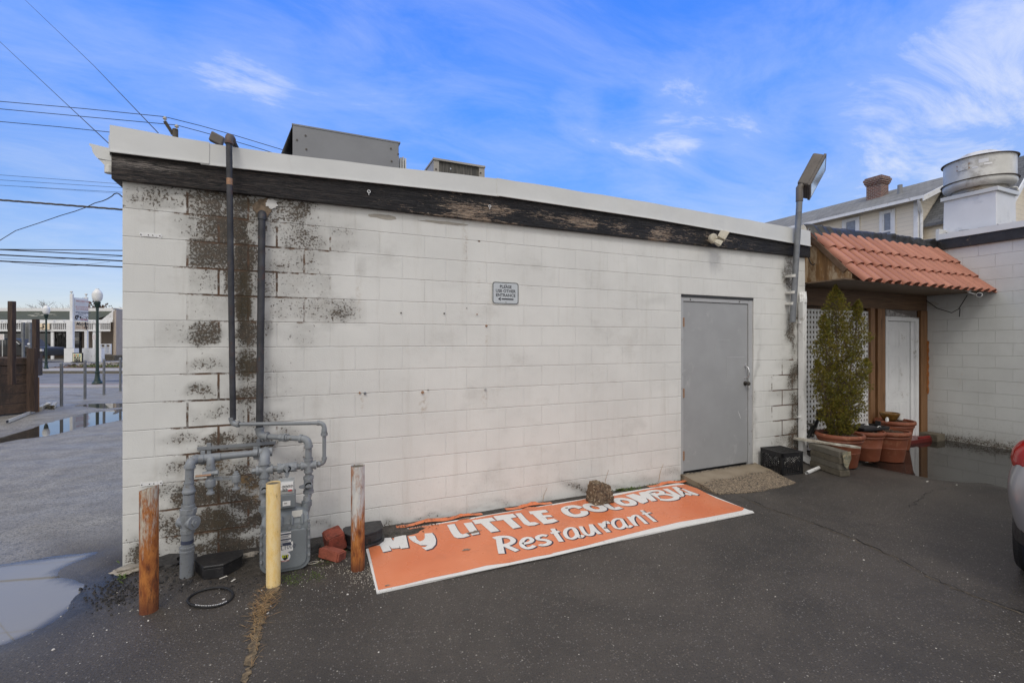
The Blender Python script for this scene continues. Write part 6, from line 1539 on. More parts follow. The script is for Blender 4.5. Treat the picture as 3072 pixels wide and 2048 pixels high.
# ------------------------------------------------------------------ downspout at the corner
DSY = -.05
d0 = PY(2409, 880, DSY); d1 = PY(2406, 1360, DSY); dxm = (d0.x+d1.x)/2
DSp = root('downspout', (dxm, DSY, 0), 'white ribbed downspout at the right end of the white block wall', 'downspout')
def spout(mb_, pts, w_, d_, side=Vector((1, 0, 0))):
    pts = [Vector(p) for p in pts]; sec = []
    prof = [(-.5,-.5),(-.36,-.5),(-.32,-.42),(-.24,-.42),(-.20,-.5),(-.06,-.5),(-.03,-.42),(.03,-.42),(.06,-.5),(.20,-.5),(.24,-.42),(.32,-.42),(.36,-.5),(.5,-.5),(.5,.5),(-.5,.5)]; k2 = len(prof)
    for i, p in enumerate(pts):
        t_ = (pts[min(i+1, len(pts)-1)] - pts[max(i-1, 0)]).normalized(); f_ = t_.cross(side).normalized()
        sec += [p + side*a*w_ + f_*b_*d_ for a, b_ in prof]
    mb_.add(sec, [(i*k2+j, i*k2+(j+1) % k2, (i+1)*k2+(j+1) % k2, (i+1)*k2+j) for i in range(len(pts)-1) for j in range(k2)] + [tuple(range(k2)), tuple(range((len(pts)-1)*k2, len(pts)*k2))]); return mb_
ztop = PY(2409, 905, DSY).z
obj('tube', spout(MB(), [(dxm, DSY, .13), (dxm, DSY, ztop)], .082, .062), M['white'], DSp)
obj('upper_elbow', spout(MB(), [(dxm, DSY, ztop-.01), (dxm, DSY, ztop+.03), (dxm+.012, DSY+.01, ztop+.075), (dxm+.05, DSY+.035, ztop+.105), (dxm+.11, DSY+.07, ztop+.12)], .086, .066, Vector((.8, -.6, 0)).normalized()), M['white'], DSp)
obj('lower_elbow', spout(MB(), [(dxm, DSY, .15), (dxm, DSY, .10), (dxm+.012, DSY-.03, .06), (dxm+.03, DSY-.09, .035), (dxm+.05, DSY-.14, .03)], .088, .068), M['white'], DSp)
for zz in (PY(2395, 967, DSY).z, PY(2392, 1251, DSY).z): obj('strap', MB().box((dxm-.075, DSY-.005, zz-.010), (dxm-.04, DSY+.02, zz+.010)), M['white'], DSp)

# ------------------------------------------------------------------ lamp pole by the corner
LP_Y = -.085
la = PY(2377.5, 966, LP_Y); lb_ = PY(2398.5, 600, LP_Y-.04)
PL = root('lamp_pole', (la.x, LP_Y, la.z), 'grey steel lamp pole strapped to the wall corner carrying a bronze shoebox floodlight', 'lamp pole')
obj('pole', MB().tube([la, lb_], .037, 18), M['steel'], PL, smooth=60)
tn = PD(2406, 556, (lb_-CAM).dot(FW)); tn2 = lb_ + (lb_-la).normalized()*.0
obj('slip_fitter', MB().tube([lb_ - (lb_-la).normalized()*.02, lb_ + Vector((0, 0, .16)), tn + Vector((.02, 0, .03))], [.044, .044, .042], 16), M['bronze'], PL, smooth=60)
dd_ = (lb_-CAM).dot(FW)
def Hp(zx, zy, e=0): return PD(2250 + zx/2.703, 420 + zy/2.703, dd_ + e)
A0, A1, A2, A3 = Hp(382, 335), Hp(503, 110), Hp(607, 122), Hp(488, 412)
Lx = (A1-A0).normalized(); hl = (A1-A0).length
VW = ray(2437, 500).normalized(); toc = VW*1.0
Nn = Lx.cross(toc).normalized(); Nn = Nn if Nn.z < 0 else -Nn
thk = (A2-A1).length*.88
# local frame: L along the housing, N lens normal (down right), Dp away from the viewer, turned a little so the lens shows
rot = Matrix.Rotation(R(14), 3, Lx)
Nr = rot @ Nn; Dr = Lx.cross(Nr).normalized()
if Dr.dot(VW) < 0: Dr = -Dr
if Nr.dot(VW) > 0: 
    rot = Matrix.Rotation(R(-14), 3, Lx); Nr = rot @ Nn; Dr = Lx.cross(Nr).normalized(); Dr = Dr if Dr.dot(VW) > 0 else -Dr
org = A0 + (A1-A0)*.5 + Nr*thk*.5 + Dr*.19
obj('housing', MB().obox(org, Lx*hl*.55, Nr*thk*.46, Dr*.19), M['bronze'], PL, bevel=.025, nseg=3)
df_ = obj('door_frame', MB().obox(org + Nr*thk*.50, Lx*hl*.56, Nr*.016, Dr*.195), M['bronze'], PL, bevel=.006)
obj('lens', MB().obox(org + Nr*(thk*.50+.017), Lx*hl*.47, Nr*.002, Dr*.155), M['mirror'], df_)
for zy in (1102, 1235, 1325):
    p = PY(2250 + 350/2.703, 420 + zy/2.703, LP_Y); obj('strap', MB().cone((p.x, LP_Y, p.z-.018), (p.x, LP_Y, p.z+.018), .041, n=18).box((p.x-.048, LP_Y+.02, p.z-.016), (p.x+.048, -.002, p.z+.016)), M['galv'], PL, smooth=40)
p = PY(2411, 706, .02)
eb = obj('junction_box', MB().prism([(p.x-.06, -.02, p.z-.16), (p.x+.05, .0, p.z-.17), (p.x+.10, .02, p.z+.02), (p.x+.02, 0, p.z+.12), (p.x-.06, -.02, p.z+.14)], (-.01, .06, 0)), M['cream'], bevel=.006, loc=(p.x, 0, p.z), label='aged cream junction box beside the lamp pole at the roof corner', cat='junction box')
obj('box_screw', MB().cone((p.x-.01, -.02, p.z+.03), (p.x-.01, -.035, p.z+.03), .02, n=10), M['brass'], eb)
obj('hanging_cable', MB().tube(arc(Vector((p.x-.02, -.03, p.z-.16)), Vector((p.x+.02, -.05, p.z-.48)), Vector((p.x+.13, -.05, p.z-.40)), 10), .007, 7), M['wire'], loc=(p.x, -.03, p.z-.2), smooth=60, label='thin black cable looping below the cream junction box', cat='cable')

# ------------------------------------------------------------------ right hand building, porch and canopy
XR = 11.32; YB = .37
RB = root('corner_building', (XR, YB, 0), 'taller grey painted block building closing the right side with black timber band', 'building')
rm = MB(); ys = np.linspace(-3.2, YB, 90); zs_ = np.linspace(-.2, 3.26, 80)
for z_ in zs_:
    for y_ in ys: rm.v.append((XR, float(y_), float(z_)))
for j in range(79):
    for i in range(89): rm.f.append((j*90+i+1, j*90+i, (j+1)*90+i, (j+1)*90+i+1)); rm.m.append(0)
ng = len(rm.v)
rm.add([(XR, -3.2, -.2), (XR+8, -3.2, -.2), (XR+8, -3.2, 3.26), (XR, -3.2, 3.26)], [(0, 1, 2, 3)]); rm.add([(XR, YB, 2.4), (XR, 8, 2.4), (XR, 8, 3.26), (XR, YB, 3.26)], [(0, 1, 2, 3)])
wr_ = obj('wall', rm, M['wallR'], RB)
Vr = np.array(rm.v); Yr, Zr = Vr[:, 1], Vr[:, 2]
dr = np.exp(-((Zr+.02)/.10)**2)*.75 + .30*np.exp(-((Yr-.1)/.25)**2 - ((Zr-.28)/.14)**2) + .22*np.exp(-((Yr+.6)/.6)**2 - ((Zr-.15)/.12)**2); dr[ng:] = 0
for nme, a in (('dirt', dr), ('joint', dr*.3), ('moss', dr*0), ('ochre', dr*0)): addattr(wr_.data, nme, a)
obj('roof', MB().box((XR+.03, -3.15, 3.30), (XR+8, 8, 3.46)), M['roof'], RB)
obj('fascia_board', MB().box((XR-.045, -3.25, 3.235), (XR-.001, .6, 3.42)), mat('black painted timber', (0.022, 0.022, 0.024), 0.6, 0, 0.3, 6, 0.6, 30, (0.20, 0.15, 0.10), 0.05, 14), RB, bevel=.004)
def cope(y0, y1, z0=3.405, z1=3.502): return MB().prism([(XR-.062, y0, z0), (XR-.055, y0, z1), (XR+.10, y0, z1+.008), (XR+.10, y0, z1-.02), (XR-.045, y0, z0)], (0, y1-y0, 0))
obj('coping', cope(-3.3, -.20), M['cap'], RB); obj('coping', cope(-.203, .12, 3.408, 3.504), M['cap'], RB)
obj('coping', MB().box((XR-.05, .10, 3.40), (XR+.25, .15, 3.60)), M['cap'], RB)
# paint scuffs
for px, py, w_, h_, sd_ in ((2880,1140,.01,.08,3),(2876,1160,.008,.05,4),(2886,1122,.014,.03,5),(2790,912,.16,.05,6)):
    p = PX(px, py, XR-.003); rr = random.Random(sd_)
    obj('paint_scuff', MB().face([(XR-.003, p.y + w_*math.cos(t_)*rr.uniform(.5, 1), p.z + h_*math.sin(t_)*rr.uniform(.5, 1)) for t_ in np.linspace(0, 6.28, 12)[:-1]]), mat('scuffed paint', (0.62, 0.61, 0.58) if w_ < .1 else (.50, .49, .46), 0.8), RB)

PO = root('porch', (9.5, YB, 0), 'timber entrance porch with terracotta tiled canopy between the two block buildings', 'porch')
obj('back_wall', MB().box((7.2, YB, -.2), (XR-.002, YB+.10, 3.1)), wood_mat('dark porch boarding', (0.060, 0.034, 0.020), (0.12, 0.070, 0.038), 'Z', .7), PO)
LYt = YB-.055
obj('header_beam', MB().box((WX+.002, LYt-.02, 2.19), (XR-.004, YB-.001, 2.455)), M['beam'], PO, bevel=.004)
# canopy soffit and frame
CX0, CX1 = 7.80, XR-.004
ZSO = 2.455; YF = -.50
obj('soffit', MB().box((CX0-.19, YF, ZSO), (CX1, YB-.002, ZSO+.018)), M['soffit'], PO)
obj('front_beam', MB().box((CX0+.0, YF+.03, ZSO+.019), (CX1, YF+.07, ZSO+.115)), M['beam'], PO)
P_top = Vector((0, .10, 3.245)); P_bot = Vector((0, -.60, 2.455))
gx_ = CX0-.012
sp_ = MB().prism([(gx_, -.475, ZSO+.020), (gx_, -.475, 2.535), (gx_, .055, 3.135), (gx_, .10, 3.135), (gx_, .10, ZSO+.020)], (.014, 0, 0)); sp_.box((WX+.001, .095, ZSO+.02), (gx_-.001, .10, 3.06))
obj('gable_panel', sp_, M['ply'], PO)
sd_ = (P_bot-P_top).normalized(); sn_ = Vector((0, -sd_.z, sd_.y)); sn_ = sn_ if sn_.z > 0 else -sn_
def sl(x_, s_, n_2): return Vector((x_, 0, 0)) + P_top + sd_*s_ + sn_*n_2
SLn = (P_bot-P_top).length
rb_ = MB().prism([sl(gx_-.022, -.01, -.085), sl(gx_-.022, .83, -.085), sl(gx_-.022, .83, -.02), sl(gx_-.022, -.01, -.02)], (.022, 0, 0))
obj('barge_board', rb_, mat('weathered barge board', (0.115, 0.072, 0.045), 0.8, 0, 0.2, 9, 0.4, 40), PO, bevel=.002)
obj('deck', MB().prism([sl(CX0, 0, -.075), sl(CX0, .80, -.075), sl(CX0, .80, -.045), sl(CX0, 0, -.045)], (CX1-CX0, 0, 0)), M['beam'], PO)
# interlocking tiles: three courses of half-round rolls, one mesh
TM = MB(); NT_ = 16; tw = (CX1-CX0-.01)/NT_; rr = random.Random(9)
courses = [(0.0, .42), (.345, .755), (.70, 1.09)]
for ci, (s0_, s1_) in enumerate(courses):
    lift0, lift1 = .006, .040
    for k2 in range(NT_):
        x0 = CX0 + k2*tw + rr.uniform(-.003, .003); js = rr.uniform(-.006, .008)
        prof = []
        nR = 9; rw = tw*.66
        for i in range(nR+1): a = math.pi*(1-i/nR); prof.append((rw/2 + rw/2*math.cos(a), .060*math.sin(a)**.85))
        prof += [(rw+.006, .002), (tw*.86, .001), (tw+.012, .004)]
        th_ = .013; m_ = len(prof); vs = []
        for s_, lf in ((s0_+js, lift0), (s1_+js, lift1)):
            for dn in (0, -th_): vs += [sl(x0 + a, s_, -.035 + lf + b_ + dn) for a, b_ in prof]
        fs = []
        for i in range(m_-1):
            fs.append((i, 2*m_+i, 2*m_+i+1, i+1)); fs.append((m_+i, m_+i+1, 3*m_+i+1, 3*m_+i)); fs.append((2*m_+i, 3*m_+i, 3*m_+i+1, 2*m_+i+1)); fs.append((i, i+1, m_+i+1, m_+i))
        fs += [(0, m_, 3*m_, 2*m_), (m_-1, 3*m_-1, 4*m_-1, 2*m_-1)]
        TM.add(vs, fs)
obj('roof_tiles', TM, M['tile'], PO, smooth=40)
# black plastic sheet tucked over the top course
tp = MB(); nx2, ny2 = 150, 14; vs = []
from mathutils import noise as mn2
for i in range(nx2+1):
    f_ = i/nx2; x_ = CX0-.01 + (CX1+.05-CX0)*f_
    reach = .20*max(.25, 1-1.2*f_) + .02*math.sin(i*.9)
    for j in range(ny2+1):
        t_ = j/ny2
        s_ = -.18 + (reach+.18)*t_
        roll = max(0, math.sin(((x_-CX0) % tw)/(tw*.66)*math.pi)) if ((x_-CX0) % tw) < tw*.66 else 0
        roll *= max(0, 1-f_*3.2)
        ridge = .035 + .075*min(1, f_*1.6)
        up = ridge*math.exp(-((t_-.30)/.30)**2) + .05*f_*mn2.noise(Vector((x_*4, t_*4, 1))) + .03*min(1, f_*4)*mn2.noise(Vector((x_*13, t_*3, 5)))
        p = sl(x_, s_, -.005 + .062*roll*min(1, t_*2.2) + up*(1-.75*t_) - (.02 if t_ > .95 else 0)); 
        if t_ < .3: p.y += (.3-t_)*.4
        vs.append(p)
tp.add(vs, [(i*(ny2+1)+j, i*(ny2+1)+j+1, (i+1)*(ny2+1)+j+1, (i+1)*(ny2+1)+j) for i in range(nx2) for j in range(ny2)])
obj('black_sheet', tp, M['tarp'], PO, smooth=50)
obj('canopy_top', MB().box((WX, .101, 3.0), (CX1, .37, 3.13)), M['tar'], PO)
# posts and lattice
for px0, px1, tag in ((2613, 2626, 1), (2634, 2656, 1)):
    a, b_ = PY(px0, 1100, LYt-.04), PY(px1, 1100, LYt-.04); obj('post', MB().box((a.x, LYt-.04, -.05), (b_.x, LYt+.03, 2.189)), M['cedar'], PO, bevel=.004)
a, b_ = PY(2757.5, 1100, LYt), PY(2764.5, 1100, LYt); obj('post', MB().box((a.x, LYt-.03, -.05), (XR-.004, LYt+.03, 2.189)), M['cedar'], PO, bevel=.004)
obj('foam_seam', MB().tube([(XR-.012, LYt-.03, z_) for z_ in np.linspace(.72, 1.66, 26)], [.014+.012*abs(math.sin(i*2.3)) for i in range(26)], 7), mat('orange foam', (0.30, 0.11, 0.03), 0.9, 0, 0.4, 30), PO, smooth=60)
def lattice(x0, x1, z0, z1, y, name='lattice'):
    mb_ = MB(); p_ = .0745; w_ = .040
    x_ = x0
    while x_ < x1: mb_.box((x_, y, z0), (min(x_+w_, x1), y+.005, z1)); x_ += p_
    z_ = z0
    while z_ < z1: mb_.box((x0, y+.0052, z_), (x1, y+.010, min(z_+w_, z1))); z_ += p_
    return obj(name, mb_, M['white'], PO)
lattice(WX+.02, PY(2612, 1100, LYt).x, .02, 2.14, LYt)
lattice(PY(2626.5, 1100, LYt).x, PY(2633.5, 1100, LYt).x, .02, 2.15, LYt+.012)
# white porch door
fx0, fx1 = PY(2658, 1100, LYt-.03).x, PY(2757, 1100, LYt-.03).x; ftz = PY(2700, 950, LYt-.03).z
PDo = obj('porch_door', MB().box((fx0+.07, LYt+.03, .0), (fx1-.16, LYt+.05, ftz-.075)), M['whitepaint'], PO)
fm = MB().box((fx0, LYt-.03, -.03), (fx0+.068, LYt+.055, ftz)).box((fx1-.075, LYt-.03, -.03), (fx1, LYt+.055, ftz)).box((fx0+.0685, LYt-.030, ftz-.07), (fx1-.0755, LYt+.055, ftz)).box((fx1-.155, LYt+.01, -.02), (fx1-.0755, LYt+.055, ftz-.0705))
obj('door_frame', fm, M['whitepaint'], PDo, bevel=.004)
pn = MB(); dw0, dw1 = fx0+.07, fx1-.16; dm = (dw0+dw1)/2
for z0_, z1_ in ((.18, .62), (.80, 1.42), (1.55, 1.85)):
    for xa, xb in ((dw0+.09, dm-.035), (dm+.035, dw1-.09)):
        for (x0_, x1_, za, zb2) in ((xa, xb, z0_, z0_+.015), (xa, xb, z1_-.015, z1_), (xa, xa+.012, z0_+.0155, z1_-.0155), (xb-.012, xb, z0_+.0155, z1_-.0155)): pn.box((x0_, LYt+.026, za), (x1_, LYt+.0298, zb2))
        pn.box((xa+.03, LYt+.025, z0_+.035), (xb-.03, LYt+.0298, z1_-.035))
obj('door_panels', pn, M['whitepaint'], PDo, bevel=.0015)
obj('door_gap', MB().box((fx1-.1595, LYt+.028, 0), (fx1-.1545, LYt+.05, ftz-.075)), M['ink'], PDo)
obj('transom_opening', MB().box((fx0-.02, LYt-.005, ftz+.003), (fx1-.02, LYt+.02, 2.185)), mat('dim transom', (0.15, 0.13, 0.12), 0.6), PO)
pf = MB(); n3 = 16; vs = []
for i in range(n3+1):
    for j in range(9):
        f_, t_ = i/n3, j/8; z_ = 2.19 - (2.19-ftz+.03)*t_*(1 - .0*f_) ; z_ = 2.19 - (.0 + .19*f_*.8) - (2.19 - (.19*f_*.8) - ftz)*t_
        vs.append((fx0-.03 + (fx1-fx0)*f_, LYt-.045 + .012*mn2.noise(Vector((f_*6, t_*4, 2))), z_ + .015*mn2.noise(Vector((f_*5, t_*3, 8)))))
pf.add(vs, [(i*9+j, i*9+j+1, (i+1)*9+j+1, (i+1)*9+j) for i in range(n3) for j in range(8)])
t_ = NT('cloudy film'); _n = t_.noise(t_.map(t_.pos(), (4, 4, 2)), 3, 6, .7, 1.0); tb_ = t_.n('ShaderNodeBsdfTransparent'); ms_ = t_.n('ShaderNodeMixShader'); t_.l(t_.rng(_n, .35, .65, .35, .8), ms_.inputs[0]); t_.set((0.45, 0.44, 0.43), .25, 0, t_.bump(_n, .8, .03)); t_.l(tb_.outputs[0], ms_.inputs[1]); t_.l(t_.b.outputs[0], ms_.inputs[2]); t_.l(ms_.outputs[0], t_.out.inputs[0])
obj('plastic_film', pf, t_.mat, PO, smooth=180)
# red doorstep
st = [G(2731, 1338, .03), G(2788, 1326, .03), G(2822, 1312, .03)]
RS = root('door_step', (10.7, .1, 0), 'low red painted step in front of the white porch door', 'step')
obj('tread', MB().box((fx0+.25, .10, -.08), (XR-.28, YB-.03, .005)), mat('red deck paint', (0.12, 0.016, 0.014), 0.35, 0, 0.15, 8, dirt=(0.12, 0.02, 0.02), dirt_amt=.3), RS, bevel=.006)
obj('edge_block', MB().box((XR-.275, .03, -.08), (XR-.02, YB-.03, .062)), M['concreteold'], RS, bevel=.006)
obj('red_edge', MB().box((fx0+.65, .12, .006), (XR-.285, .15, .035)), mat('red edge', (0.22, 0.02, 0.02), 0.5), RS)
# black folded thing and sticks behind the pot
q = c1_ + Vector((-.33, .30, 0))
FBk = root('folded_umbrella', q, 'black folded umbrella leaning on the lattice behind the evergreen pot', 'umbrella')
qa = PD(2425, 1310, 6.45); qb = PD(2462, 1245, 6.6)
obj('shaft', MB().tube([qa, qb], .020, 8), M['black'], FBk, smooth=60)
obj('canopy', MB().tube([qb + Vector((-.07, 0, .0)), qb + Vector((-.02, 0, .03)), qb + Vector((.05, 0, .02)), qb + Vector((.15, 0, -.05)), qb + Vector((.20, 0, -.10))], [.02, .055, .075, .06, .03], 12), M['tarp'], FBk, smooth=60)
for i, (x0_, y0_, x1_, y1_, lb) in enumerate(((2412, 1262, 2445, 1285, 'upper broken timber lath lying behind the downspout'), (2410, 1278, 2440, 1305, 'lower broken timber lath lying behind the downspout'), (2414, 1270, 2440, 1272, 'short broken timber lath wedged behind the downspout'))):
    a, b_ = PD(x0_, y0_, 6.75), PD(x1_, y1_, 6.5); obj('timber_lath', MB().tube([a, b_ ], .012, 5), M['oldboard'], loc=a, label=lb, cat='lath')
obj('leaning_panel', MB().prism([PD(2425, 1300, 6.55), PD(2446, 1262, 6.6), PD(2458, 1262, 6.6), PD(2440, 1312, 6.55)], (.0, .02, 0)), mat('dusty glass', (0.12, 0.13, 0.12), 0.3), loc=PD(2440, 1300, 6.55), label='dusty dark panel leaning behind the evergreen pot', cat='panel')
# security camera
p = PD(2925, 876, 7.35); SCm = root('security_camera', p, 'white bullet security camera hanging under the canopy corner', 'camera')
pc = PD(2937, 884, 7.25); fv = (CAM + Vector((1, -1, 0)) - pc).normalized()
obj('mount', MB().lathe([(0, 0), (.04, 0), (.04, .012), (.02, .02), (.018, .045)], Vector((pc.x-.05, pc.y+.1, ZSO)), 16, (0, 0, -1)), M['white'], SCm, smooth=40)
cb = obj('camera_body', MB().cone(pc - fv*.10, pc + fv*.03, .030, .036, 18), M['white'], SCm, smooth=40)
obj('lens', MB().cone(pc + fv*.031, pc + fv*.034, .029, n=18), M['ink'], cb)
obj('arm', MB().tube([Vector((pc.x-.05, pc.y+.1, ZSO-.04)), pc - fv*.05], .010, 8), M['white'], SCm)
a = PX(2770, 895, XR-.03); b_ = PX(2855, 938, XR-.03); c__ = PX(2902, 885, XR-.05)
obj('hanging_cable', MB().tube(smooth and [a, a.lerp(b_, .5) + Vector((0, 0, -.05)), b_, b_.lerp(c__, .45) + Vector((0, 0, -.07)), c__], .006, 7).tube([PX(2880, 925, XR-.03), PX(2878, 950, XR-.03)], .006, 6), M['wire'], loc=b_, label='thin black cable drooping on the grey wall below the camera', cat='cable')

# ------------------------------------------------------------------ roof fan on its curb
FX0, FX1, FY0, FY1 = 11.50, 12.17, -.545, .135
EF = root('exhaust_fan', ((FX0+FX1)/2, (FY0+FY1)/2, 3.46), 'round aluminium kitchen exhaust fan on a silver coated curb above the grey wall', 'exhaust fan')
cbm = MB(); cbm.add([(FX0-.01, FY0-.01, 3.45), (FX1+.01, FY0-.01, 3.45), (FX1+.01, FY1+.01, 3.45), (FX0-.01, FY1+.01, 3.45), (FX0, FY0, 4.12), (FX1, FY0, 4.12), (FX1, FY1, 4.12), (FX0, FY1, 4.12)], [(0,3,2,1),(4,5,6,7),(0,1,5,4),(1,2,6,5),(2,3,7,6),(3,0,4,7)])
obj('curb', cbm, M['curb'], EF, bevel=.006)
fl = MB(); n3 = 12
for (a, b_) in (((FX0-.02, FY1+.02), (FX0-.02, FY0-.02)), ((FX0-.02, FY0-.02), (FX1+.02, FY0-.02))):
    vs = []; rr = random.Random(2)
    for i in range(n3+1):
        t_ = i/n3; x_, y_ = a[0]+(b_[0]-a[0])*t_, a[1]+(b_[1]-a[1])*t_; vs += [(x_, y_, 3.44), (x_, y_, 3.525 + rr.uniform(0, .03))]
    fl.add(vs, [(2*i, 2*i+2, 2*i+3, 2*i+1) for i in range(n3)])
obj('tar_flashing', fl, M['tar'], EF)
obj('curb_cap', MB().box((FX0-.035, FY0-.035, 4.105), (FX1+.035, FY1+.035, 4.17)), M['cap'], EF, bevel=.004)
fc_ = Vector(((FX0+FX1)/2, (FY0+FY1)/2, 0))
def fz(py, d): return 1.65 + (1024-py)/FL*d
z = 4.17
obj('neck', MB().lathe([(.34, 0), (.36, .02), (.34, .11)], fc_ + Vector((0, 0, z)), 36), mat('rust stained aluminium', (0.40, 0.38, 0.34), 0.45, 0.3, 0.2, 4, dirt=(0.28, 0.19, 0.09), dirt_amt=.4, dscale=4), EF, smooth=50)
obj('wind_band', MB().lathe([(.33, .10), (.36, .075), (.42, .08), (.458, .12), (.468, .165), (.462, .20)], fc_ + Vector((0, 0, z)), 48), M['galv'], EF, smooth=60)
obj('lower_flange', MB().lathe([(.455, .195), (.492, .200), (.492, .206), (.455, .210)], fc_ + Vector((0, 0, z)), 48), M['bronze'], EF, smooth=30)
dm_ = obj('drum', MB().lathe([(.455, .205), (.455, .57)], fc_ + Vector((0, 0, z)), 48), M['galv'], EF, smooth=60)
obj('upper_flange', MB().lathe([(.455, .565), (.487, .560), (.487, .568), (.455, .575)], fc_ + Vector((0, 0, z)), 48), M['bronze'], EF, smooth=30)
obj('lid', MB().lathe([(.455, .574), (.38, .60), (.22, .70), (.14, .715), (0, .715)], fc_ + Vector((0, 0, z)), 14), M['galv'], EF, smooth=20)
dv = (Vector((CAM.x, CAM.y, 0)) - fc_).normalized(); sv = Vector((-dv.y, dv.x, 0))
def on_drum(ang, zc2, w_, h_, name, m, parent, off=.004):
    mb_ = MB(); vs = []
    for i in range(5):
        a = -ang + (i/4-.5)*w_/.455; d_ = dv*math.cos(a) + sv*math.sin(a)
        for zz in (zc2-h_/2, zc2+h_/2): vs.append(fc_ + d_*(.455+off) + Vector((0, 0, z+zz)))
    mb_.add(vs, [(2*i, 2*i+2, 2*i+3, 2*i+1) for i in range(4)]); return obj(name, mb_, m, parent)
on_drum(.42, .42, .13, .11, 'access_plate', M['galv'], dm_, .012)
for a, zz in ((.60, .385), (.60, .455), (.25, .385), (.25, .455)): on_drum(a, zz, .018, .018, 'rusty_rivet', M['brass'], dm_, .014)
on_drum(-.12, .46, .12, .06, 'faded_label', M['whitesign'], dm_, .003); on_drum(-.24, .40, .10, .03, 'faded_label', M['label'], dm_, .003); on_drum(-.06, .40, .05, .06, 'faded_label', M['galv'], dm_, .003); on_drum(.10, .37, .07, .02, 'faded_label', M['whitesign'], dm_, .003)
obj('drain_pipe', MB().tube([fc_ + Vector((.32, -.28, z+.10)), fc_ + Vector((.40, -.33, z+.09)), fc_ + Vector((.43, -.34, z+.02))], .018, 9), M['galv'], EF, smooth=60)

# ------------------------------------------------------------------ roof top units
a, b_ = PY(881.5, 376.7, 1.2), PY(1200.6, 427, 1.2); zt_ = (a.z+b_.z)/2
AC = root('rooftop_unit', ((a.x+b_.x)/2, 1.6, 3.06), 'large dark grey packaged rooftop unit behind the coping', 'rooftop unit')
obj('cabinet', MB().box((a.x, 1.205, 3.06), (b_.x-.015, 2.1, zt_-.012)), M['acgrey'], AC, bevel=.006)
obj('side_panel', MB().box((a.x-.012, 1.19, 3.05), (b_.x-.02, 1.2045, zt_-.006)), M['acgrey'], AC, bevel=.003)
obj('lid', MB().box((a.x-.02, 1.185, zt_-.010), (b_.x, 2.12, zt_+.006)), M['acgrey'], AC)
hd = MB(); hd.add([(a.x-.014, 1.19, zt_-.01), (a.x-.014, 2.1, zt_-.01), (a.x-.22, 2.1, 3.35), (a.x-.22, 1.25, 3.35), (a.x-.014, 1.19, 3.35), (a.x-.08, 1.20, 3.35)], [(0, 1, 2, 3)])
obj('intake_hood', hd, M['cap'], AC)
for px, py in ((917, 407), (891, 420), (919, 448), (1173, 446), (1175, 484), (1195, 463)):
    p = PY(px, py, 1.188); obj('screw', MB().cone((p.x, 1.1885, p.z), (p.x, 1.183, p.z), .010, n=8), M['knob'], AC)
cx2 = PY(1219, 480, 1.3).x; cm = MB()
for i in range(4): cm.box((b_.x-.01 + i*(cx2-b_.x)/3.3, 1.3, 3.06), (b_.x + i*(cx2-b_.x)/3.3+.008, 1.9, PY(1210, 471, 1.3).z - .01*(i % 2)))
obj('coil_guard', cm, M['galv'], AC)
a, b_ = PY(1301, 474, 2.0), PY(1454, 498, 2.0); zt_ = (a.z+b_.z)/2
A2_ = root('condenser_unit', ((a.x+b_.x)/2, 2.4, 3.06), 'small beige condenser unit with damaged coil fins on the roof', 'condenser')
obj('top_panel', MB().box((a.x-.01, 1.985, zt_-.03), (b_.x+.008, 2.78, zt_)), M['acbeige'], A2_, bevel=.004)
obj('cabinet', MB().box((a.x, 2.0, 3.06), (a.x+.075, 2.77, zt_-.031)).box((b_.x-.085, 2.0, 3.06), (b_.x, 2.77, zt_-.031)).box((a.x+.0755, 2.74, 3.06), (b_.x-.0855, 2.77, zt_-.031)), M['acbeige'], A2_)
t_ = NT('coil fins'); _p = t_.pos(); _w = t_.noise(t_.map(_p, (60, 1, 2)), 1.6, 4, .6); _c = t_.mix(t_.rng(_w, .35, .65), (.03, .028, .024), (.13, .12, .10)); _c = t_.mix(t_.rng(t_.noise(_p, 9, 4, .6), .66, .70), _c, (.55, .6, .68))
obj('coil', MB().box((a.x+.0755, 2.02, 3.06), (b_.x-.0855, 2.06, zt_-.031)), t_.set(_c, .6), A2_)
for px, py in ((1308, 508), (1442, 519)): p = PY(px, py, 1.998); obj('screw', MB().cone((p.x, 2.0, p.z), (p.x, 1.992, p.z), .012, n=8), M['knob'], A2_)
# small floodlight back on the roof edge
p = PY(651, 418, .25); FLb = root('roof_spotlight', (p.x, .25, 3.18), 'small dark floodlight seen from behind at the roof edge by the tall pipe', 'floodlight')
obj('housing', MB().obox(p, Vector((1, 0, -.42)).normalized()*.050, Vector((0, 1, .1)).normalized()*.03, Vector((.30, 0, 1)).normalized()*.040), M['bronze'], FLb, bevel=.010)
obj('bracket', MB().tube([p + Vector((0, .02, -.02)), (p.x+.01, .27, 3.16)], .012, 8), M['acgrey'], FLb)
# ================================================================== the street to the left (S = street frame: across, away, up)
def sx(px, d): return (px-1536)/FL*d
def sz_at(py, d): return CAM.z + (1024-py)/FL*d
def SP(px, py, d): q = S(sx(px, d), d); q.z = sz_at(py, d); return q
def quad_s(x0, x1, d0, d1, z, mb=None):
    mb = mb or MB(); return mb.add([S(x0, d0, z), S(x1, d0, z), S(x1, d1, z), S(x0, d1, z)], [(0, 1, 2, 3)])
XL, XR2 = -150, 120
def slab_s(name, d0, d1, z, m, th=.12):
    a, b_, c, d = S(XL, d0, z), S(XR2, d0, z), S(XR2, d1, z), S(XL, d1, z)
    return obj(name, MB().prism([Vector((p.x, p.y, z-th)) for p in (a, b_, c, d)], (0, 0, th)), m, kind='structure')
slab_s('near_pavement', 16.9, 18.25, .006, M['walk'], .05)
obj('brick_strip', quad_s(XL, XR2, 17.75, 18.2, .010), M['walk2'], kind='structure')
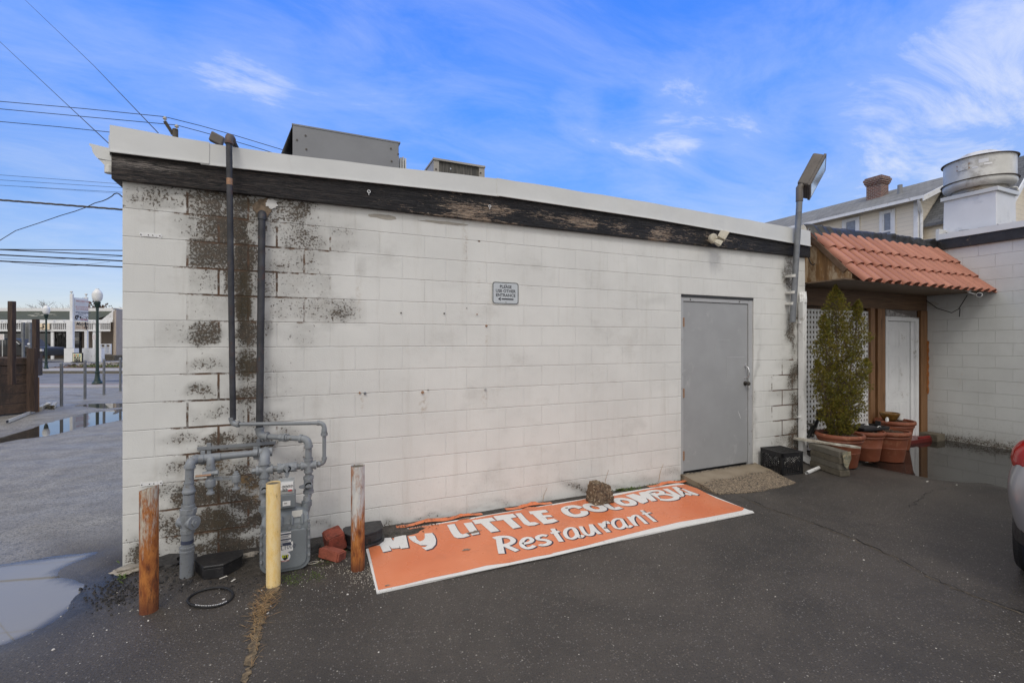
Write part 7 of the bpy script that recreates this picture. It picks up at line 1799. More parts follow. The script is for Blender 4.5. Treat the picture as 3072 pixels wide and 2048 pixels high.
slab_s('road', 18.26, 24.3, -.010, M['road'], .04)
obj('road_patch', MB().face([SP(300, 1136.5, 0.001+20.4), ][0:0] or [S(-18.4, 19.8, -.006), S(-14.2, 20.6, -.006), S(-13.2, 20.2, -.006), S(-16, 19.3, -.006)]), mat('dark road patch', (0.06, 0.06, 0.065), .5), kind='structure')
slab_s('kerb', 24.3, 24.48, .115, M['concretegrey'], .14)
slab_s('far_pavement', 24.481, 27.2, .110, M['walk'], .13)
slab_s('verge', 27.21, 33.4, .14, M['verge'], .18)
slab_s('parking_lot', 33.41, 44.0, .09, M['road'], .12)
obj('parking_line', MB().add([S(-31.2, 34.8, .096), S(-30.7, 34.8, .096), S(-29.2, 37.2, .096), S(-29.6, 37.2, .096)], [(0, 1, 2, 3)]), M['label'], kind='structure')
obj('driveway', quad_s(-33.5, -26.9, 27.2, 33.41, .146), M['road'], kind='structure')
# grass and stones on the verge
def scat_s(name, n, x0, x1, d0, d1, ln, m, label, cat, seed, up=.6, wd=.25, z=.14):
    rr = random.Random(seed); mb_ = MB()
    for _ in range(n):
        p = S(rr.uniform(x0, x1), rr.uniform(d0, d1), z); a = rr.uniform(0, 6.28); l_ = ln*rr.uniform(.4, 1.3); d = Vector((math.cos(a), math.sin(a), 0)); s_ = Vector((-d.y, d.x, 0))*l_*wd
        mb_.face([p, p + d*l_*.5 + s_ + Vector((0, 0, l_*up*.6)), p + d*l_ + Vector((0, 0, l_*up)), p + d*l_*.5 - s_ + Vector((0, 0, l_*up*.6))])
    return obj(name, mb_, m, label=label, cat=cat, kind='stuff')
scat_s('verge_grass', 2600, -26, -19, 27.4, 31.5, .12, M['weed'], 'thin grass and leaves on the verge across the street', 'grass', 3)
scat_s('verge_stones', 900, -27.5, -21.5, 28.5, 32.5, .16, M['concrete'], 'pale rubble stones strewn on the verge by the driveway', 'stones', 4, .7, .6)
scat_s('verge_leaves', 2600, -27, -18, 27.3, 33, .12, mat('fallen leaves', (0.17, 0.085, 0.045), 0.9, 0, 0.4, 3), 'brown fallen leaves covering the verge', 'leaves', 5, .3, .5)

# ------------------------------------------------------------------ plaza building
DB = 42.0
def W_(px, py, d=DB): return SP(px, py, d)
xb1 = sx(341, DB); xb0 = -75.0
def bs(x0, x1, d0, d1, z0, z1, mb=None):      # box in the street frame
    mb = mb or MB(); mb.prism([S(x0, d0, z0), S(x1, d0, z0), S(x1, d1, z0), S(x0, d1, z0)], (0, 0, z1-z0)); return mb
PB = root('shopping_plaza', S((xb0+xb1)/2, 50, 0), 'single storey white shopping plaza with olive awning roof across the street', 'building')
zr = lambda py, d=DB: sz_at(py, d)
obj('wall', bs(xb0, xb1, 46, 62, 0, zr(930)), M['taupe'], PB)
obj('parapet', bs(xb0, xb1-.1, 43.2, 43.6, zr(934, 43.2), zr(923.5, 43.2)), M['whitepaint'], PB); obj('roof', bs(xb0, xb1, 43.61, 62, zr(930), zr(930)+.15), M['roof'], PB)
aw = MB(); z0, z1 = zr(959, 41.2), zr(933, 43.1)
aw.add([S(xb0, 41.2, z0), S(xb1-1.1, 41.2, z0), S(xb1-.15, 43.15, z1), S(xb0, 43.15, z1)], [(0, 1, 2, 3)]); obj('awning', aw, M['olive'], PB)
gb = MB().add([S(xb1-1.1+.0, 41.15, z0), S(xb1+.9, 41.15, z0), S(xb1+.9, 41.15, z0+.10), S(xb1-.1, 42.2, z1)], [(0, 1, 2, 3)])
obj('awning_end', MB().prism([S(sx(305, 41.1), 41.1, z0-.0), S(sx(339, 41.1), 41.1, z0), S(sx(339, 41.1), 41.1, z1-.1)], FW*.3), M['whitepaint'], PB)
obj('valance', bs(xb0, sx(339, 41.1), 41.05, 41.18, zr(966, 41.1), zr(959, 41.1)-.005), M['whitepaint'], PB)
obj('lattice_header', bs(xb0, sx(332, 41.0), 40.95, 41.03, zr(970, 41), zr(966, 41)-.002), M['whitepaint'], PB)
obj('lattice_sill', bs(xb0, sx(332, 41.0), 40.95, 41.03, zr(993.5, 41), zr(988.5, 41)), M['whitepaint'], PB)
for x0p, x1p in ((-60, 20), (35, 63), (160, 200), (265, 276), (301, 331)):
    lm = MB(); a, b_ = sx(x0p, 41), sx(x1p, 41); za, zb_ = zr(988, 41), zr(970, 41)
    n = max(2, int((b_-a)/.165)); 
    for i in range(n+1): xx = a + (b_-a)*i/n; bs(xx-.022, xx+.022, 40.97, 40.99, za, zb_, lm)
    for i in range(4): zz = za + (zb_-za)*i/3; bs(a, b_, 40.991, 41.01, zz-.022, zz+.022, lm)
    obj('lattice_panel', lm, M['whitepaint'], PB)
for x0p, x1p in ((-62, -50), (22, 34), (151, 161), (205, 212), (252, 265), (277, 287), (296, 302), (203, 222)):
    obj('column', bs(sx(x0p, 41), sx(x1p, 41)-.05, 41.035, 41.12, .1, zr(966, 41)-.004), M['whitepaint'], PB)
for px in (8, 20, 34, 60, 85, 165, 195, 228, 270, 281): obj('soffit_light', MB().ball(S(sx(px, 40.98), 40.9, zr(963, 41)), .07), M['whitepaint'], PB)
gl_ = MB().add([S(xb0, 45.9, .3), S(sx(245, 45.9), 45.9, .3), S(sx(245, 45.9), 45.9, 3.2), S(xb0, 45.9, 3.2)], [(0, 1, 2, 3)]); obj('storefront_window', gl_, M['storeglass'], PB)
obj('storefront_base', bs(xb0, sx(245, 45.8), 45.7, 45.89, 0, .35), mat('brown base', (0.12, 0.085, 0.06), .8), PB)
for px in (-40, 36, 158, 215): obj('mullion', bs(sx(px, 45.8), sx(px, 45.8)+.09, 45.75, 45.88, .3, 3.2), M['whitepaint'], PB)
# reflection-like merchandise: pale drapery and a red sign inside the shop window
obj('window_sign', MB().add([S(sx(164, 45.85), 45.85, 2.75), S(sx(187, 45.85), 45.85, 2.75), S(sx(187, 45.85), 45.85, 3.12), S(sx(164, 45.85), 45.85, 3.12)], [(0, 1, 2, 3)]), mat('dim red sign', (0.22, 0.03, 0.03), .6), PB)
dr_ = MB()
for i in range(7): dr_.tube([S(sx(165+i*5, 45.84), 45.84, 2.0 + .5*abs(math.sin(i*1.3))), S(sx(168+i*5, 45.84), 45.84, 1.2), S(sx(176+i*4, 45.84), 45.84, 1.5)], .035, 5)
obj('window_drapery', dr_, mat('dim drapery', (0.13, 0.13, 0.13), .8), PB)
obj('entry_wall', bs(sx(234, 44), sx(341, 44), 44, 45.9, 0, 3.4), M['taupe'], PB)
dd = obj('shop_door', bs(sx(222, 43.95), sx(244, 43.95), 43.9, 43.99, .1, 3.0), M['ink'], PB); obj('door_glass', bs(sx(223.5, 43.9), sx(239, 43.9), 43.86, 43.895, .3, 2.9), M['storeglass'], dd)
obj('door_notice', bs(sx(221, 43.8), sx(237, 43.8), 43.8, 43.85, zr(1021, 43.8), zr(1011.5, 43.8)), M['galv'], PB)
obj('low_wall', bs(sx(246, 36.5), sx(304, 36.5), 36.5, 36.8, 0, zr(1044, 36.5)), M['whitepaint'], PB)
# right hand block and its side wall
obj('side_block', MB().prism([S(sx(339, 42), 42.0, 0), S(sx(341.5, 40.0)+.2, 40.0, 0), S(sx(420, 48), 48, 0), S(sx(420, 62), 62, 0), S(sx(339, 62), 62, 0)], (0, 0, zr(938, 42)+.15)), M['tan'], PB)
obj('roof_edge', MB().prism([S(sx(340.5, 40), 39.95, zr(938, 42)+.155), S(sx(423, 48), 47.9, zr(938, 42)+.155), S(sx(423, 48), 48.3, zr(938, 42)+.155), S(sx(340.5, 40), 40.3, zr(938, 42)+.155)], (0, 0, .12)), M['walk'], PB)
rl = MB(); a, b_ = sx(302, 38.5), sx(332, 38.5); za, zb_ = sz_at(1062, 38.5), sz_at(1031, 38.5)
bs(a, b_, 38.45, 38.53, zb_-.07, zb_, rl); bs(a, b_, 38.45, 38.53, zb_-.30, zb_-.25, rl); bs(a, b_, 38.45, 38.53, za, za+.07, rl)
for i in range(10): xx = a+.03 + (b_-a-.06)*i/9; bs(xx-.018, xx+.018, 38.47, 38.51, za+.071, zb_-.301, rl)
for xx in (a, (a+b_)/2, b_): bs(xx-.05, xx+.05, 38.44, 38.54, za, zb_-.001, rl)
RLg = obj('railing', rl, M['whitepaint'], loc=S(a, 38.5, 0), label='short white railing on the raised entry beside the tan wall', cat='railing')
obj('mossy_step', bs(sx(286, 38.2), sx(343, 38.2), 38.2, 39.6, 0, sz_at(1066, 38.2)), M['concreteold'], PB)
# awning faded letters stand-in: weathered pale patches
pa = MB(); rr = random.Random(5)
for i in range(9):
    px = 92 + i*9; py = 946 + rr.uniform(-4, 4); w_, h_ = rr.uniform(5, 14), rr.uniform(1, 2.4); t0 = (959-py)/26; dd2 = 41.2+1.9*t0 - .03
    c = S(sx(px, dd2), dd2, z0 + (z1-z0)*t0 + .02); pa.add([c + RT*(-w_*.03), c + RT*(w_*.02) + Vector((0, 0, -.02)), c + RT*(w_*.03) + FW*h_*.03 + Vector((0, 0, h_*.022)), c + RT*(-w_*.02) + FW*h_*.04 + Vector((0, 0, h_*.03))], [(0, 1, 2, 3)])
obj('awning_wear', pa, mat('worn awning patches', (0.28, 0.28, 0.24), .8), PB)

# fascia sign on the building
FSg = root('shop_sign', SP(125, 979, 40.85), 'cream shop sign with black script on the plaza front', 'sign')
obj('panel', bs(sx(106, 40.85), sx(148, 40.85), 40.83, 40.9, zr(988.5, 40.85), zr(970, 40.85)), M['creamsign'], FSg)
tm = MB(); o0 = SP(107, 978.5, 40.82); text_mb(tm, "'s", .34, o0, RT, (0, 0, 1), bold=.008, shear=.2); o0 = SP(107, 985.5, 40.82); text_mb(tm, 'Salon', .24, o0, RT, (0, 0, 1), bold=.004, shear=.3); obj('lettering', tm, M['ink'], FSg)
def figure(mb, px, py, d, h):      # the dancing figure emblem
    o_ = SP(px, py, d)
    for pts, r_ in (([(0, .5), (-.06, .35), (.0, .16), (-.10, -.02)], .045), ([(.0, .42), (.12, .40), (.22, .52), (.30, .44)], .035), ([(.0, .16), (.12, .04), (.05, -.14)], .04), ([(-.10, -.02), (-.16, -.2), (-.04, -.26)], .035)):
        mb.tube([o_ + RT*a*h + Vector((0, 0, b_*h)) for a, b_ in pts], r_*h, 5)
tm = MB(); figure(tm, 129, 981, 40.80, .62); obj('emblem', tm, M['ink'], FSg)

# pylon sign
DP = 35.6
PS = root('pylon_sign', S(sx(232, DP), DP, 0), 'tall white pylon sign listing plaza shops with two ball finials', 'sign')
# the sign face is turned: left edge nearer
def Q(px, dtop): return S(sx(px, dtop), dtop, 0)
obj('post', bs(sx(209, 35.2), sx(217.5, 35.2), 35.2, 35.32, .05, sz_at(881, 35.2)), M['whitepaint'], PS)
obj('post', bs(sx(253, 36.9), sx(261.5, 36.9), 36.9, 37.0, .05, sz_at(889, 36.2)), M['whitepaint'], PS)
obj('plinth', bs(sx(192, 35.0), sx(222, 35.0), 35.0, 35.4, 0, sz_at(1044.5, 35)), M['whitepaint'], PS)
obj('meter_box', bs(sx(200, 35.05), sx(219, 35.05), 35.01, 35.19, sz_at(1044, 35.1), sz_at(962, 35.1)), M['whitepaint'], PS, bevel=.02)
for px, py, d in ((214.5, 875.5, 35.45), (258.5, 883, 36.45)):
    p = SP(px, py, d); fo = MB().ball(p, .095, (1, 1, .75)).cone(p - Vector((0, 0, .16)), p, .02, n=8).cone(p - Vector((0, 0, .2)), p - Vector((0, 0, .14)), .08, .03, 10); obj('finial', fo, M['galv'], PS, smooth=50)
def face_pt(fx, py, off=0):   # along the turned face
    xa, da, xb, db = 221, 35.35, 265, 36.5
    a, b_ = S(sx(xa, da), da), S(sx(xb, db), db); p = a.lerp(b_, fx); p.z = sz_at(py, da); nrm = Vector(((b_-a).y, -(b_-a).x, 0)).normalized(); return p + nrm*off
fdir = (face_pt(1, 900) - face_pt(0, 900)).normalized(); fl_ = (face_pt(1, 900) - face_pt(0, 900)).length
def panel(y0, y1, m, name='panel', off=.0, f0=0, f1=1): 
    a, b_ = face_pt(f0, y0, off), face_pt(f1, y0, off); c, d = face_pt(f1, y1, off), face_pt(f0, y1, off); nr = (face_pt(0, 900, 1) - face_pt(0, 900, 0)); return obj(name, MB().prism([a, b_, c, d], -nr*.10), m, PS)
panel(892, 962, M['whitepaint'], 'cabinet', .0)
for y0, y1 in ((896, 911), (913, 930), (932.5, 944), (946.5, 959)): panel(y0, y1, M['whitesign'], 'panel', .03, .06, .97)
panel(964, 989, M['creamsign'], 'panel', .02, .02, .98)
def ftext(s_, f_, py, h_, m, bold=.004, wd=None, name='lettering', **k):
    tm = MB(); o_ = face_pt(f_, py, .045); text_mb(tm, s_, h_, o_, fdir, (0, 0, 1), bold=bold, **k); return obj(name, tm, m, PS)
ftext('MAIN STREET PLAZA', .13, 904, .165, M['fadedred'], .006, squash=.72); ftext('- - - - - -', .32, 909, .14, M['fadedred'])
ftext('MY COUNTRY STORE', .10, 921, .155, M['fadedred'], .004, squash=.75); ftext('203-468-8220', .10, 928.5, .22, M['fadedred'], .002, squash=.86)
ftext('FRESH MEAT, PRODUCE AND GROCERY', .09, 937.5, .125, M['ink2'], .004, squash=.53); ftext('COLD CUTS AND MORE', .26, 941, .07, M['ink2'], 0, squash=.8); ftext('OPEN SEVEN DAYS', .22, 943.6, .07, M['ink2'], 0, squash=.8)
panel(947.5, 954.2, M['ink'], 'name_bar', .040, .38, .95); 
tm = MB(); text_mb(tm, "Maly's", .21, face_pt(.47, 953, .055), fdir, (0, 0, 1), bold=.010); obj('lettering', tm, M['label'], PS)
ftext('Hair Salon', .42, 958.6, .14, M['redink'], .002)
tm = MB(); c_ = face_pt(.2, 951.5, .04)
tm.tube([c_ + fdir*.12*math.cos(a) + Vector((0, 0, .15*math.sin(a))) for a in np.linspace(.3, 4.4, 10)], .045, 6); tm.tube([c_ + fdir*.02 + Vector((0, 0, .08)), c_ + fdir*.05, c_ + fdir*.0 - Vector((0, 0, .10))], .025, 5); obj('emblem', tm, M['ink'], PS)
ftext("Maly's", .12, 974.8, .34, M['ink'], .002, shear=.35, squash=.95); ftext('Hair Salon', .10, 984.5, .27, mat('faded orange ink', (.50, .28, .16), .5), .0, shear=.3, squash=.85)
tm = MB(); q = face_pt(.78, 977, .05)
for pts, r_ in (([(0, .30), (-.05, .16), (0, .02), (-.08, -.14)], .04), ([(0, .20), (.12, .12), (.20, .24)], .03), ([(0, .05), (.10, -.08), (.03, -.24)], .035)): tm.tube([q + fdir*a + Vector((0, 0, b_)) for a, b_ in pts], r_, 5)
obj('emblem', tm, M['ink'], PS)

# A-frame board in front
KD = 33.2; KB = root('pavement_board', S(sx(232, KD), KD, .1), 'black framed cream pavement board with coloured and black letters in front of the pylon sign', 'board')
kz0, kz1 = sz_at(1086, KD), sz_at(1058, KD)
obj('frame', bs(sx(217, KD), sx(247, KD), KD, KD+.08, kz0, kz1), M['black'], KB, bevel=.01)
obj('panel', bs(sx(218.8, KD), sx(245.2, KD), KD-.012, KD-.001, kz0+.05, kz1-.05), mat('pale yellow board', (0.66, 0.64, 0.44), .5), KB)
kx = sx(232, KD)
tm = MB(); text_mb(tm, 'PLAY', .20, S(kx, KD-.02, sz_at(1076, KD)), RT, (0, 0, 1), bold=.011, align='CENTER', squash=.98); text_mb(tm, 'HERE', .20, S(kx, KD-.02, sz_at(1083.5, KD)), RT, (0, 0, 1), bold=.011, align='CENTER', squash=.98); obj('lettering', tm, M['ink'], KB)
for ch, dx_, col in (('K', -.21, (.55, .12, .10)), ('E', -.10, (.12, .42, .30)), ('N', .0, (.60, .30, .10)), ('O', .12, (.10, .45, .50))):
    tm = MB(); text_mb(tm, ch, .15, S(kx+dx_, KD-.02, sz_at(1068, KD)), RT, (0, 0, 1), bold=.011); obj('letter', tm, mat('letter ' + ch, col, .5, 0, .02), KB)
for px in (222, 240): obj('foot', MB().ball(S(sx(px, KD), KD, .17), .10, (2.0, 1, .5)).cone(S(sx(px, KD), KD, .15), S(sx(px, KD), KD, kz0+.02), .025, n=8), M['black'], KB, smooth=50)

# street notices
def notice(px0, px1, py0, py1, d, label, base_to=None, post_px=None):
    o_ = root('street_sign', S(sx((px0+px1)/2, d), d, .1), label, 'sign')
    obj('plate', bs(sx(px0, d), sx(px1, d), d, d+.02, sz_at(py1, d), sz_at(py0, d)), M['label'], o_)
    obj('post', MB().cone(S(sx((px0+px1)/2, d), d+.05, 0), S(sx((px0+px1)/2, d), d+.05, sz_at(py0, d)), .025, n=8), M['galv'], o_)
    tm = MB(); h_ = (sz_at(py0, d)-sz_at(py1, d))/6
    for i, s_ in enumerate(('30 MIN', 'PARKING', 'STORE', 'PATRONS')): text_mb(tm, s_, h_*1.15, S(sx((px0+px1)/2, d), d-.01, sz_at(py0, d)-h_*(1.4+i*1.3)), RT, (0, 0, 1), align='CENTER', squash=.9)
    obj('lettering', tm, M['fadedred'], o_); return o_
notice(277, 289, 1003, 1019, 36.3, 'small white parking notice in front of the tan recess, right of the pylon sign')
notice(-2, 12, 1002, 1019, 34, 'small white parking notice at the left edge above the black pickup')

# ------------------------------------------------------------------ street lamps
def lamp(px, d, base_py, label, first=None):
    p = S(sx(px, d), d, 0)
    if first: o_ = copy_tree(first); o_.location = p; o_['label'] = label; return o_
    o_ = root('street_lamp', (0, 0, 0), label, 'street lamp', 'dark green street lamps with white globes')
    obj('base', MB().lathe([(0, 0), (.24, 0), (.245, .03), (.23, .07), (.20, .10), (.16, .12), (.155, .16), (.125, .20), (.10, .36), (.095, .42), (.115, .44), (.115, .48), (.085, .50), (0, .50)], (0, 0, 0), 20), M['lampgreen'], o_, smooth=35, local=True)
    obj('shaft', MB().tube([(0, 0, .48), (0, 0, 2.9)], [.078, .058], 14), M['lampgreen'], o_, smooth=60, local=True)
    obj('fitter', MB().lathe([(.060, 2.86), (.075, 2.88), (.065, 2.93), (.080, 2.96), (.11, 3.0), (.125, 3.10), (.150, 3.13), (.150, 3.18), (.12, 3.19)], (0, 0, 0), 20), M['lampgreen'], o_, smooth=35, local=True)
    obj('globe', MB().lathe([(.10, 3.19), (.17, 3.22), (.215, 3.30), (.243, 3.42), (.235, 3.48), (.238, 3.49), (.20, 3.56), (.13, 3.63), (.085, 3.66), (.085, 3.685), (0, 3.69)], (0, 0, 0), 24), M['globe'], o_, smooth=50, local=True)
    o_.location = p; o_.scale = (.70, .70, 1); return o_
L1 = lamp(292, 18.1, 1150, 'nearer dark green street lamp with white globe, close to the building corner')
L2 = lamp(138.5, 26.4, 1110, 'farther dark green street lamp with white globe, across the road', L1)

# ------------------------------------------------------------------ steel bollards
def sbol(px, base, d, label, first=None):
    p = S(sx(px, d), d, 0); p.z = hz(p.x, p.y) - .01
    if first: o_ = copy_tree(first); o_.location = p; o_['label'] = label; return o_
    o_ = root('steel_bollard', (0, 0, 0), label, 'bollard', 'grey steel bollards along the lot edge')
    obj('tube', MB().tube([(0, 0, -.1), (0, 0, 1.07)], .055, 18), M['steel'], o_, smooth=60, local=True)
    obj('cap', MB().lathe([(.060, 1.05), (.061, 1.085), (.050, 1.115), (.025, 1.128), (0, 1.130)], (0, 0, 0), 18), M['steel'], o_, smooth=60, local=True)
    o_.location = p; o_.scale = (.62, .62, 1); return o_
b1 = sbol(94, 1237, 10.9, 'grey steel bollard standing at the end of the timber planter')
sbol(184.5, 1216, 12.05, 'grey steel bollard second from the planter, beside the loose white downpipe', b1)
sbol(255, 1197, 13.4, 'grey steel bollard third from the planter, in front of the plaza sign', b1)
sbol(312, 1184, 14.5, 'grey steel bollard just right of the nearer street lamp', b1)
sbol(361, 1173, 15.6, 'grey steel bollard partly hidden by the building corner', b1)

# ------------------------------------------------------------------ timber planter
d0_, d1_ = 9.9, 10.75
def L_(px, d): return S(sx(px, d), d, 0)
fa, fb_ = L_(-260, 9.2), L_(92, 10.75); fdn = (fb_-fa).normalized(); fnn = Vector((-fdn.y, fdn.x, 0)); fnn = fnn if fnn.dot(FW) > 0 else -fnn
TP = root('timber_planter', fb_, 'dark weathered timber planter box with tall rough posts at the left edge', 'planter')
Lp = (fb_-fa).length; rr = random.Random(8)
zz = .04
for i, h_ in enumerate((.225, .22, .215, .21, .205, .175)):
    mb_ = MB().prism([fa + Vector((0, 0, zz)), fb_ + Vector((0, 0, zz)) + fdn*rr.uniform(-.02, .02), fb_ + fnn*.05 + Vector((0, 0, zz)), fa + fnn*.05 + Vector((0, 0, zz))], (0, 0, h_-.016)); zz += h_
    obj('plank', mb_, M['plank'], TP, bevel=.003)
top_z = zz
for i in range(6): obj('end_plank', MB().prism([fb_ + fdn*.001 + Vector((0, 0, .04+i*.208)), fb_ + fdn*.05 + Vector((0, 0, .04+i*.208)), fb_ + fdn*.05 + fnn*2.2 + Vector((0, 0, .04+i*.208)), fb_ + fdn*.001 + fnn*2.2 + Vector((0, 0, .04+i*.208))], (0, 0, .2)), M['plank'], TP)
obj('earth_fill', MB().prism([fa + fnn*.06 + Vector((0, 0, 1.0)), fb_ + fnn*.06 + Vector((0, 0, 1.0)), fb_ + fnn*2.2 + Vector((0, 0, 1.0)), fa + fnn*2.2 + Vector((0, 0, 1.0))], (0, 0, .12)), M['soil'], TP)
def tpost(px0, px1, d, zlo, zhi, name='corner_post', m='plank2'):
    a, b_ = L_(px0, d), L_(px1, d); obj(name, MB().prism([a + Vector((0, 0, zlo)), b_ + Vector((0, 0, zlo)), b_ + FW*.09 + Vector((0, 0, zlo)), a + FW*.09 + Vector((0, 0, zlo))], (0, 0, zhi-zlo)), M[m], TP, bevel=.006)
tpost(22, 36, 10.1, sz_at(1155, 10.1), sz_at(903, 10.1), 'tall_post')
tpost(95, 108, 10.72, sz_at(1075, 10.72), sz_at(957, 10.72), 'tall_post'); tpost(79, 103, 10.60, sz_at(1235, 10.6), sz_at(1044, 10.6), 'corner_post')
tpost(101, 107, 10.9, .0, sz_at(1132, 10.9), 'red_stake', 'cedar')
for i, (y0, y1) in enumerate(((1062, 1088), (1088.6, 1117), (1117.6, 1128))): a, b_ = L_(103.5, 10.7), L_(121.5, 11.0); za, zb_ = sz_at(y1, 10.7), sz_at(y0, 10.7); obj('end_board', MB().prism([a + Vector((0, 0, za)), b_ + Vector((0, 0, za)), b_ + FW*.05 + Vector((0, 0, za)), a + FW*.05 + Vector((0, 0, za))], (0, 0, zb_-za)), M['plank'], TP, bevel=.003)
# loose downpipe
def dspipe(pts, w_, d_, m, mb=None): return spout(mb or MB(), pts, w_, d_, side=FW*.5 + RT*.5)
a, b_ = G(22, 1264, .04), G(128, 1222, .04); c = G(148, 1212, .10)
LD = root('loose_downpipe', (a.x, a.y, 0), 'loose white metal downpipe lying on the wet asphalt beside the planter', 'downpipe')
obj('tube', spout(MB(), [a, b_, c + Vector((0, 0, .04))], .085, .065, side=(FW - RT*.3).normalized()), M['galv'], LD, bevel=.004)
e0 = (a-b_).normalized(); obj('open_end', MB().obox(a + e0*.002, e0*.002, (FW - RT*.3).normalized()*.034, Vector((0, 0, .026))), M['ink'], LD)
e_ = [G(120, 1226, .05), G(133, 1216, .05), G(147, 1218, .05), G(158, 1221, .05), G(166, 1210, .08)]
obj('downpipe_elbow', spout(MB(), e_, .09, .07, side=Vector((0, 0, 1))), M['cream'], loc=e_[0], label='bent beige downpipe elbow lying behind the loose white downpipe', cat='downpipe')

# grey sign backs on twin posts
GB_ = root('sign_back', S(sx(78, 12.5), 12.5, 0), 'grey metal sign seen from behind on two galvanised posts beyond the planter', 'sign')
obj('plate', bs(sx(62, 12.5), sx(97, 12.5), 12.5, 12.52, sz_at(1017, 12.5), sz_at(968, 12.5)), mat('grey sign back', (0.17, 0.175, 0.17), .5, .3), GB_, bevel=.004)
for px in (70, 91): obj('post', bs(sx(px-3, 12.4), sx(px+2.5, 12.4), 12.38, 12.42, 0, sz_at(967, 12.4)), M['steel'], GB_)
obj('lamp', MB().ball(S(sx(86, 12.3), 12.3, sz_at(1032, 12.3)), .028), M['label'], GB_)

# ------------------------------------------------------------------ black pickup
def lathewheel(mb_, c, ax, r_, w_):
    mb_.lathe([(r_*.62, -w_/2), (r_*.92, -w_/2), (r_, -w_*.36), (r_, w_*.36), (r_*.92, w_/2), (r_*.62, w_/2)], c, 28, ax); return mb_
TKd = 34.2; TK = root('parked_pickup', S(sx(60, TKd), TKd, .1), 'black pickup truck parked in front of the plaza', 'pickup')
fx_ = sx(127, TKd); Lt = 5.6; zg = .09
prof = [(0, .55), (-.03, .95), (-.12, 1.10), (-1.25, 1.20), (-1.9, 1.72), (-2.1, 1.78), (-3.1, 1.80), (-3.5, 1.70), (-3.62, 1.25), (-5.5, 1.22), (-5.6, .60), (-5.55, .5), (0, .5)]
obj('body', MB().prism([S(fx_+a, TKd, zg+b_) for a, b_ in prof], FW*1.85), M['blackpaint'], TK, bevel=.07, nseg=3)
for s0, s1 in (((-1.42, 1.24), (-2.05, 1.70)), ((-2.55, 1.24), (-3.4, 1.68))): pass
obj('side_window', MB().prism([S(fx_+a, TKd-.006, zg+b_) for a, b_ in ((-1.45, 1.24), (-2.42, 1.24), (-2.42, 1.70), (-2.10, 1.70))], FW*.004), M['glass'], TK)
obj('side_window', MB().prism([S(fx_+a, TKd-.006, zg+b_) for a, b_ in ((-2.52, 1.24), (-3.40, 1.24), (-3.32, 1.68), (-2.52, 1.70))], FW*.004), M['glass'], TK)
obj('window_trim', MB().tube([S(fx_-2.15, TKd-.01, zg+1.74), S(fx_-1.5, TKd-.01, zg+1.24), S(fx_-1.0, TKd-.01, zg+1.19)], .018, 6), M['chrome'], TK)
for xo in (-.95, -4.5):
    c = S(fx_+xo, TKd+.12, zg+.40); wm_ = obj('wheel', lathewheel(MB(), c, tuple(FW), .40, .26), M['rubber'], TK, smooth=40)
    obj('rim', MB().lathe([(0, -.10), (.06, -.12), (.24, -.10), (.25, -.13)], c, 20, tuple(FW)), M['steel'], wm_)
    obj('wheel_arch', MB().tube([S(fx_+xo+.47*math.cos(a), TKd-.01, zg+.40+.47*math.sin(a)) for a in np.linspace(.1, 3.04, 12)], .035, 6), M['black'], TK)
obj('headlight', MB().obox(S(fx_-.10, TKd+.05, zg+.92), RT*.09, FW*.08, (0, 0, .08)), M['clearlens'], TK, bevel=.02)
obj('mirror', MB().obox(S(fx_-1.6, TKd-.10, zg+1.3), RT*.09, FW*.08, (0, 0, .07)), M['blackpaint'], TK, bevel=.03)
obj('door_handle', MB().obox(S(fx_-2.3, TKd-.02, zg+1.10), RT*.09, FW*.012, (0, 0, .015)), M['chrome'], TK)

# ------------------------------------------------------------------ bare trees
def tree(px, d, top_py, spread, label, seed, leafy=None):
    rr = random.Random(seed); p = S(sx(px, d), d, 0); o_ = root('bare_tree' if not leafy else 'autumn_tree', p, label, 'tree', 'trees behind the plaza')
    H_ = sz_at(top_py, d); tk = MB(); br = MB(); tips = []
    def grow(b_, dir_, ln, r_, lev, mb_):
        pts = [b_]; dv_ = dir_.copy()
        for i in range(4): dv_ = (dv_ + Vector((rr.gauss(0, .12), rr.gauss(0, .12), .05))).normalized(); pts.append(pts[-1] + dv_*ln/4)
        mb_.tube(pts, [r_, r_*.85, r_*.7, r_*.6, r_*.45], 5 if lev else 8, cap=False)
        if lev >= 4: tips.append(pts[-1]); return
        for i in range(rr.randint(3, 4)):
            k2 = rr.randint(2, 4); a = rr.uniform(0, 6.28); nd = (dv_ + Vector((math.cos(a), math.sin(a), rr.uniform(-.1, .3)))*spread).normalized(); grow(pts[k2], nd, ln*rr.uniform(.55, .75), r_*.5, lev+1, br)
    grow(Vector((0, 0, 0)), Vector((0, 0, 1)), H_*.42, H_*.022, 0, tk)
    obj('trunk', tk, M['bark'], o_, local=True); obj('crown', br, M['bark'], o_, local=True)
    mz = max(v[2] for v in br.v); s_ = H_/mz; o_.scale = (s_, s_, s_)
    if leafy:
        lf_ = MB()
        for t_ in tips:
            for _ in range(14):
                q = t_ + Vector((rr.gauss(0, .35), rr.gauss(0, .35), rr.gauss(0, .3))); u = Vector((rr.gauss(0, 1), rr.gauss(0, 1), rr.gauss(0, 1))).normalized()*.10; v = u.cross(Vector((rr.gauss(0, 1), rr.gauss(0, 1), 1))).normalized()*.09; lf_.face([q-u, q-v, q+u, q+v])
        obj('leaves', lf_, leafy, o_, local=True)
    return o_
tree(128, 64, 893, .95, 'bare tree rising behind the plaza roof, left of the pylon sign', 3)
tree(92, 70, 908, 1.0, 'smaller bare tree behind the plaza roof, nearer the left edge', 9)
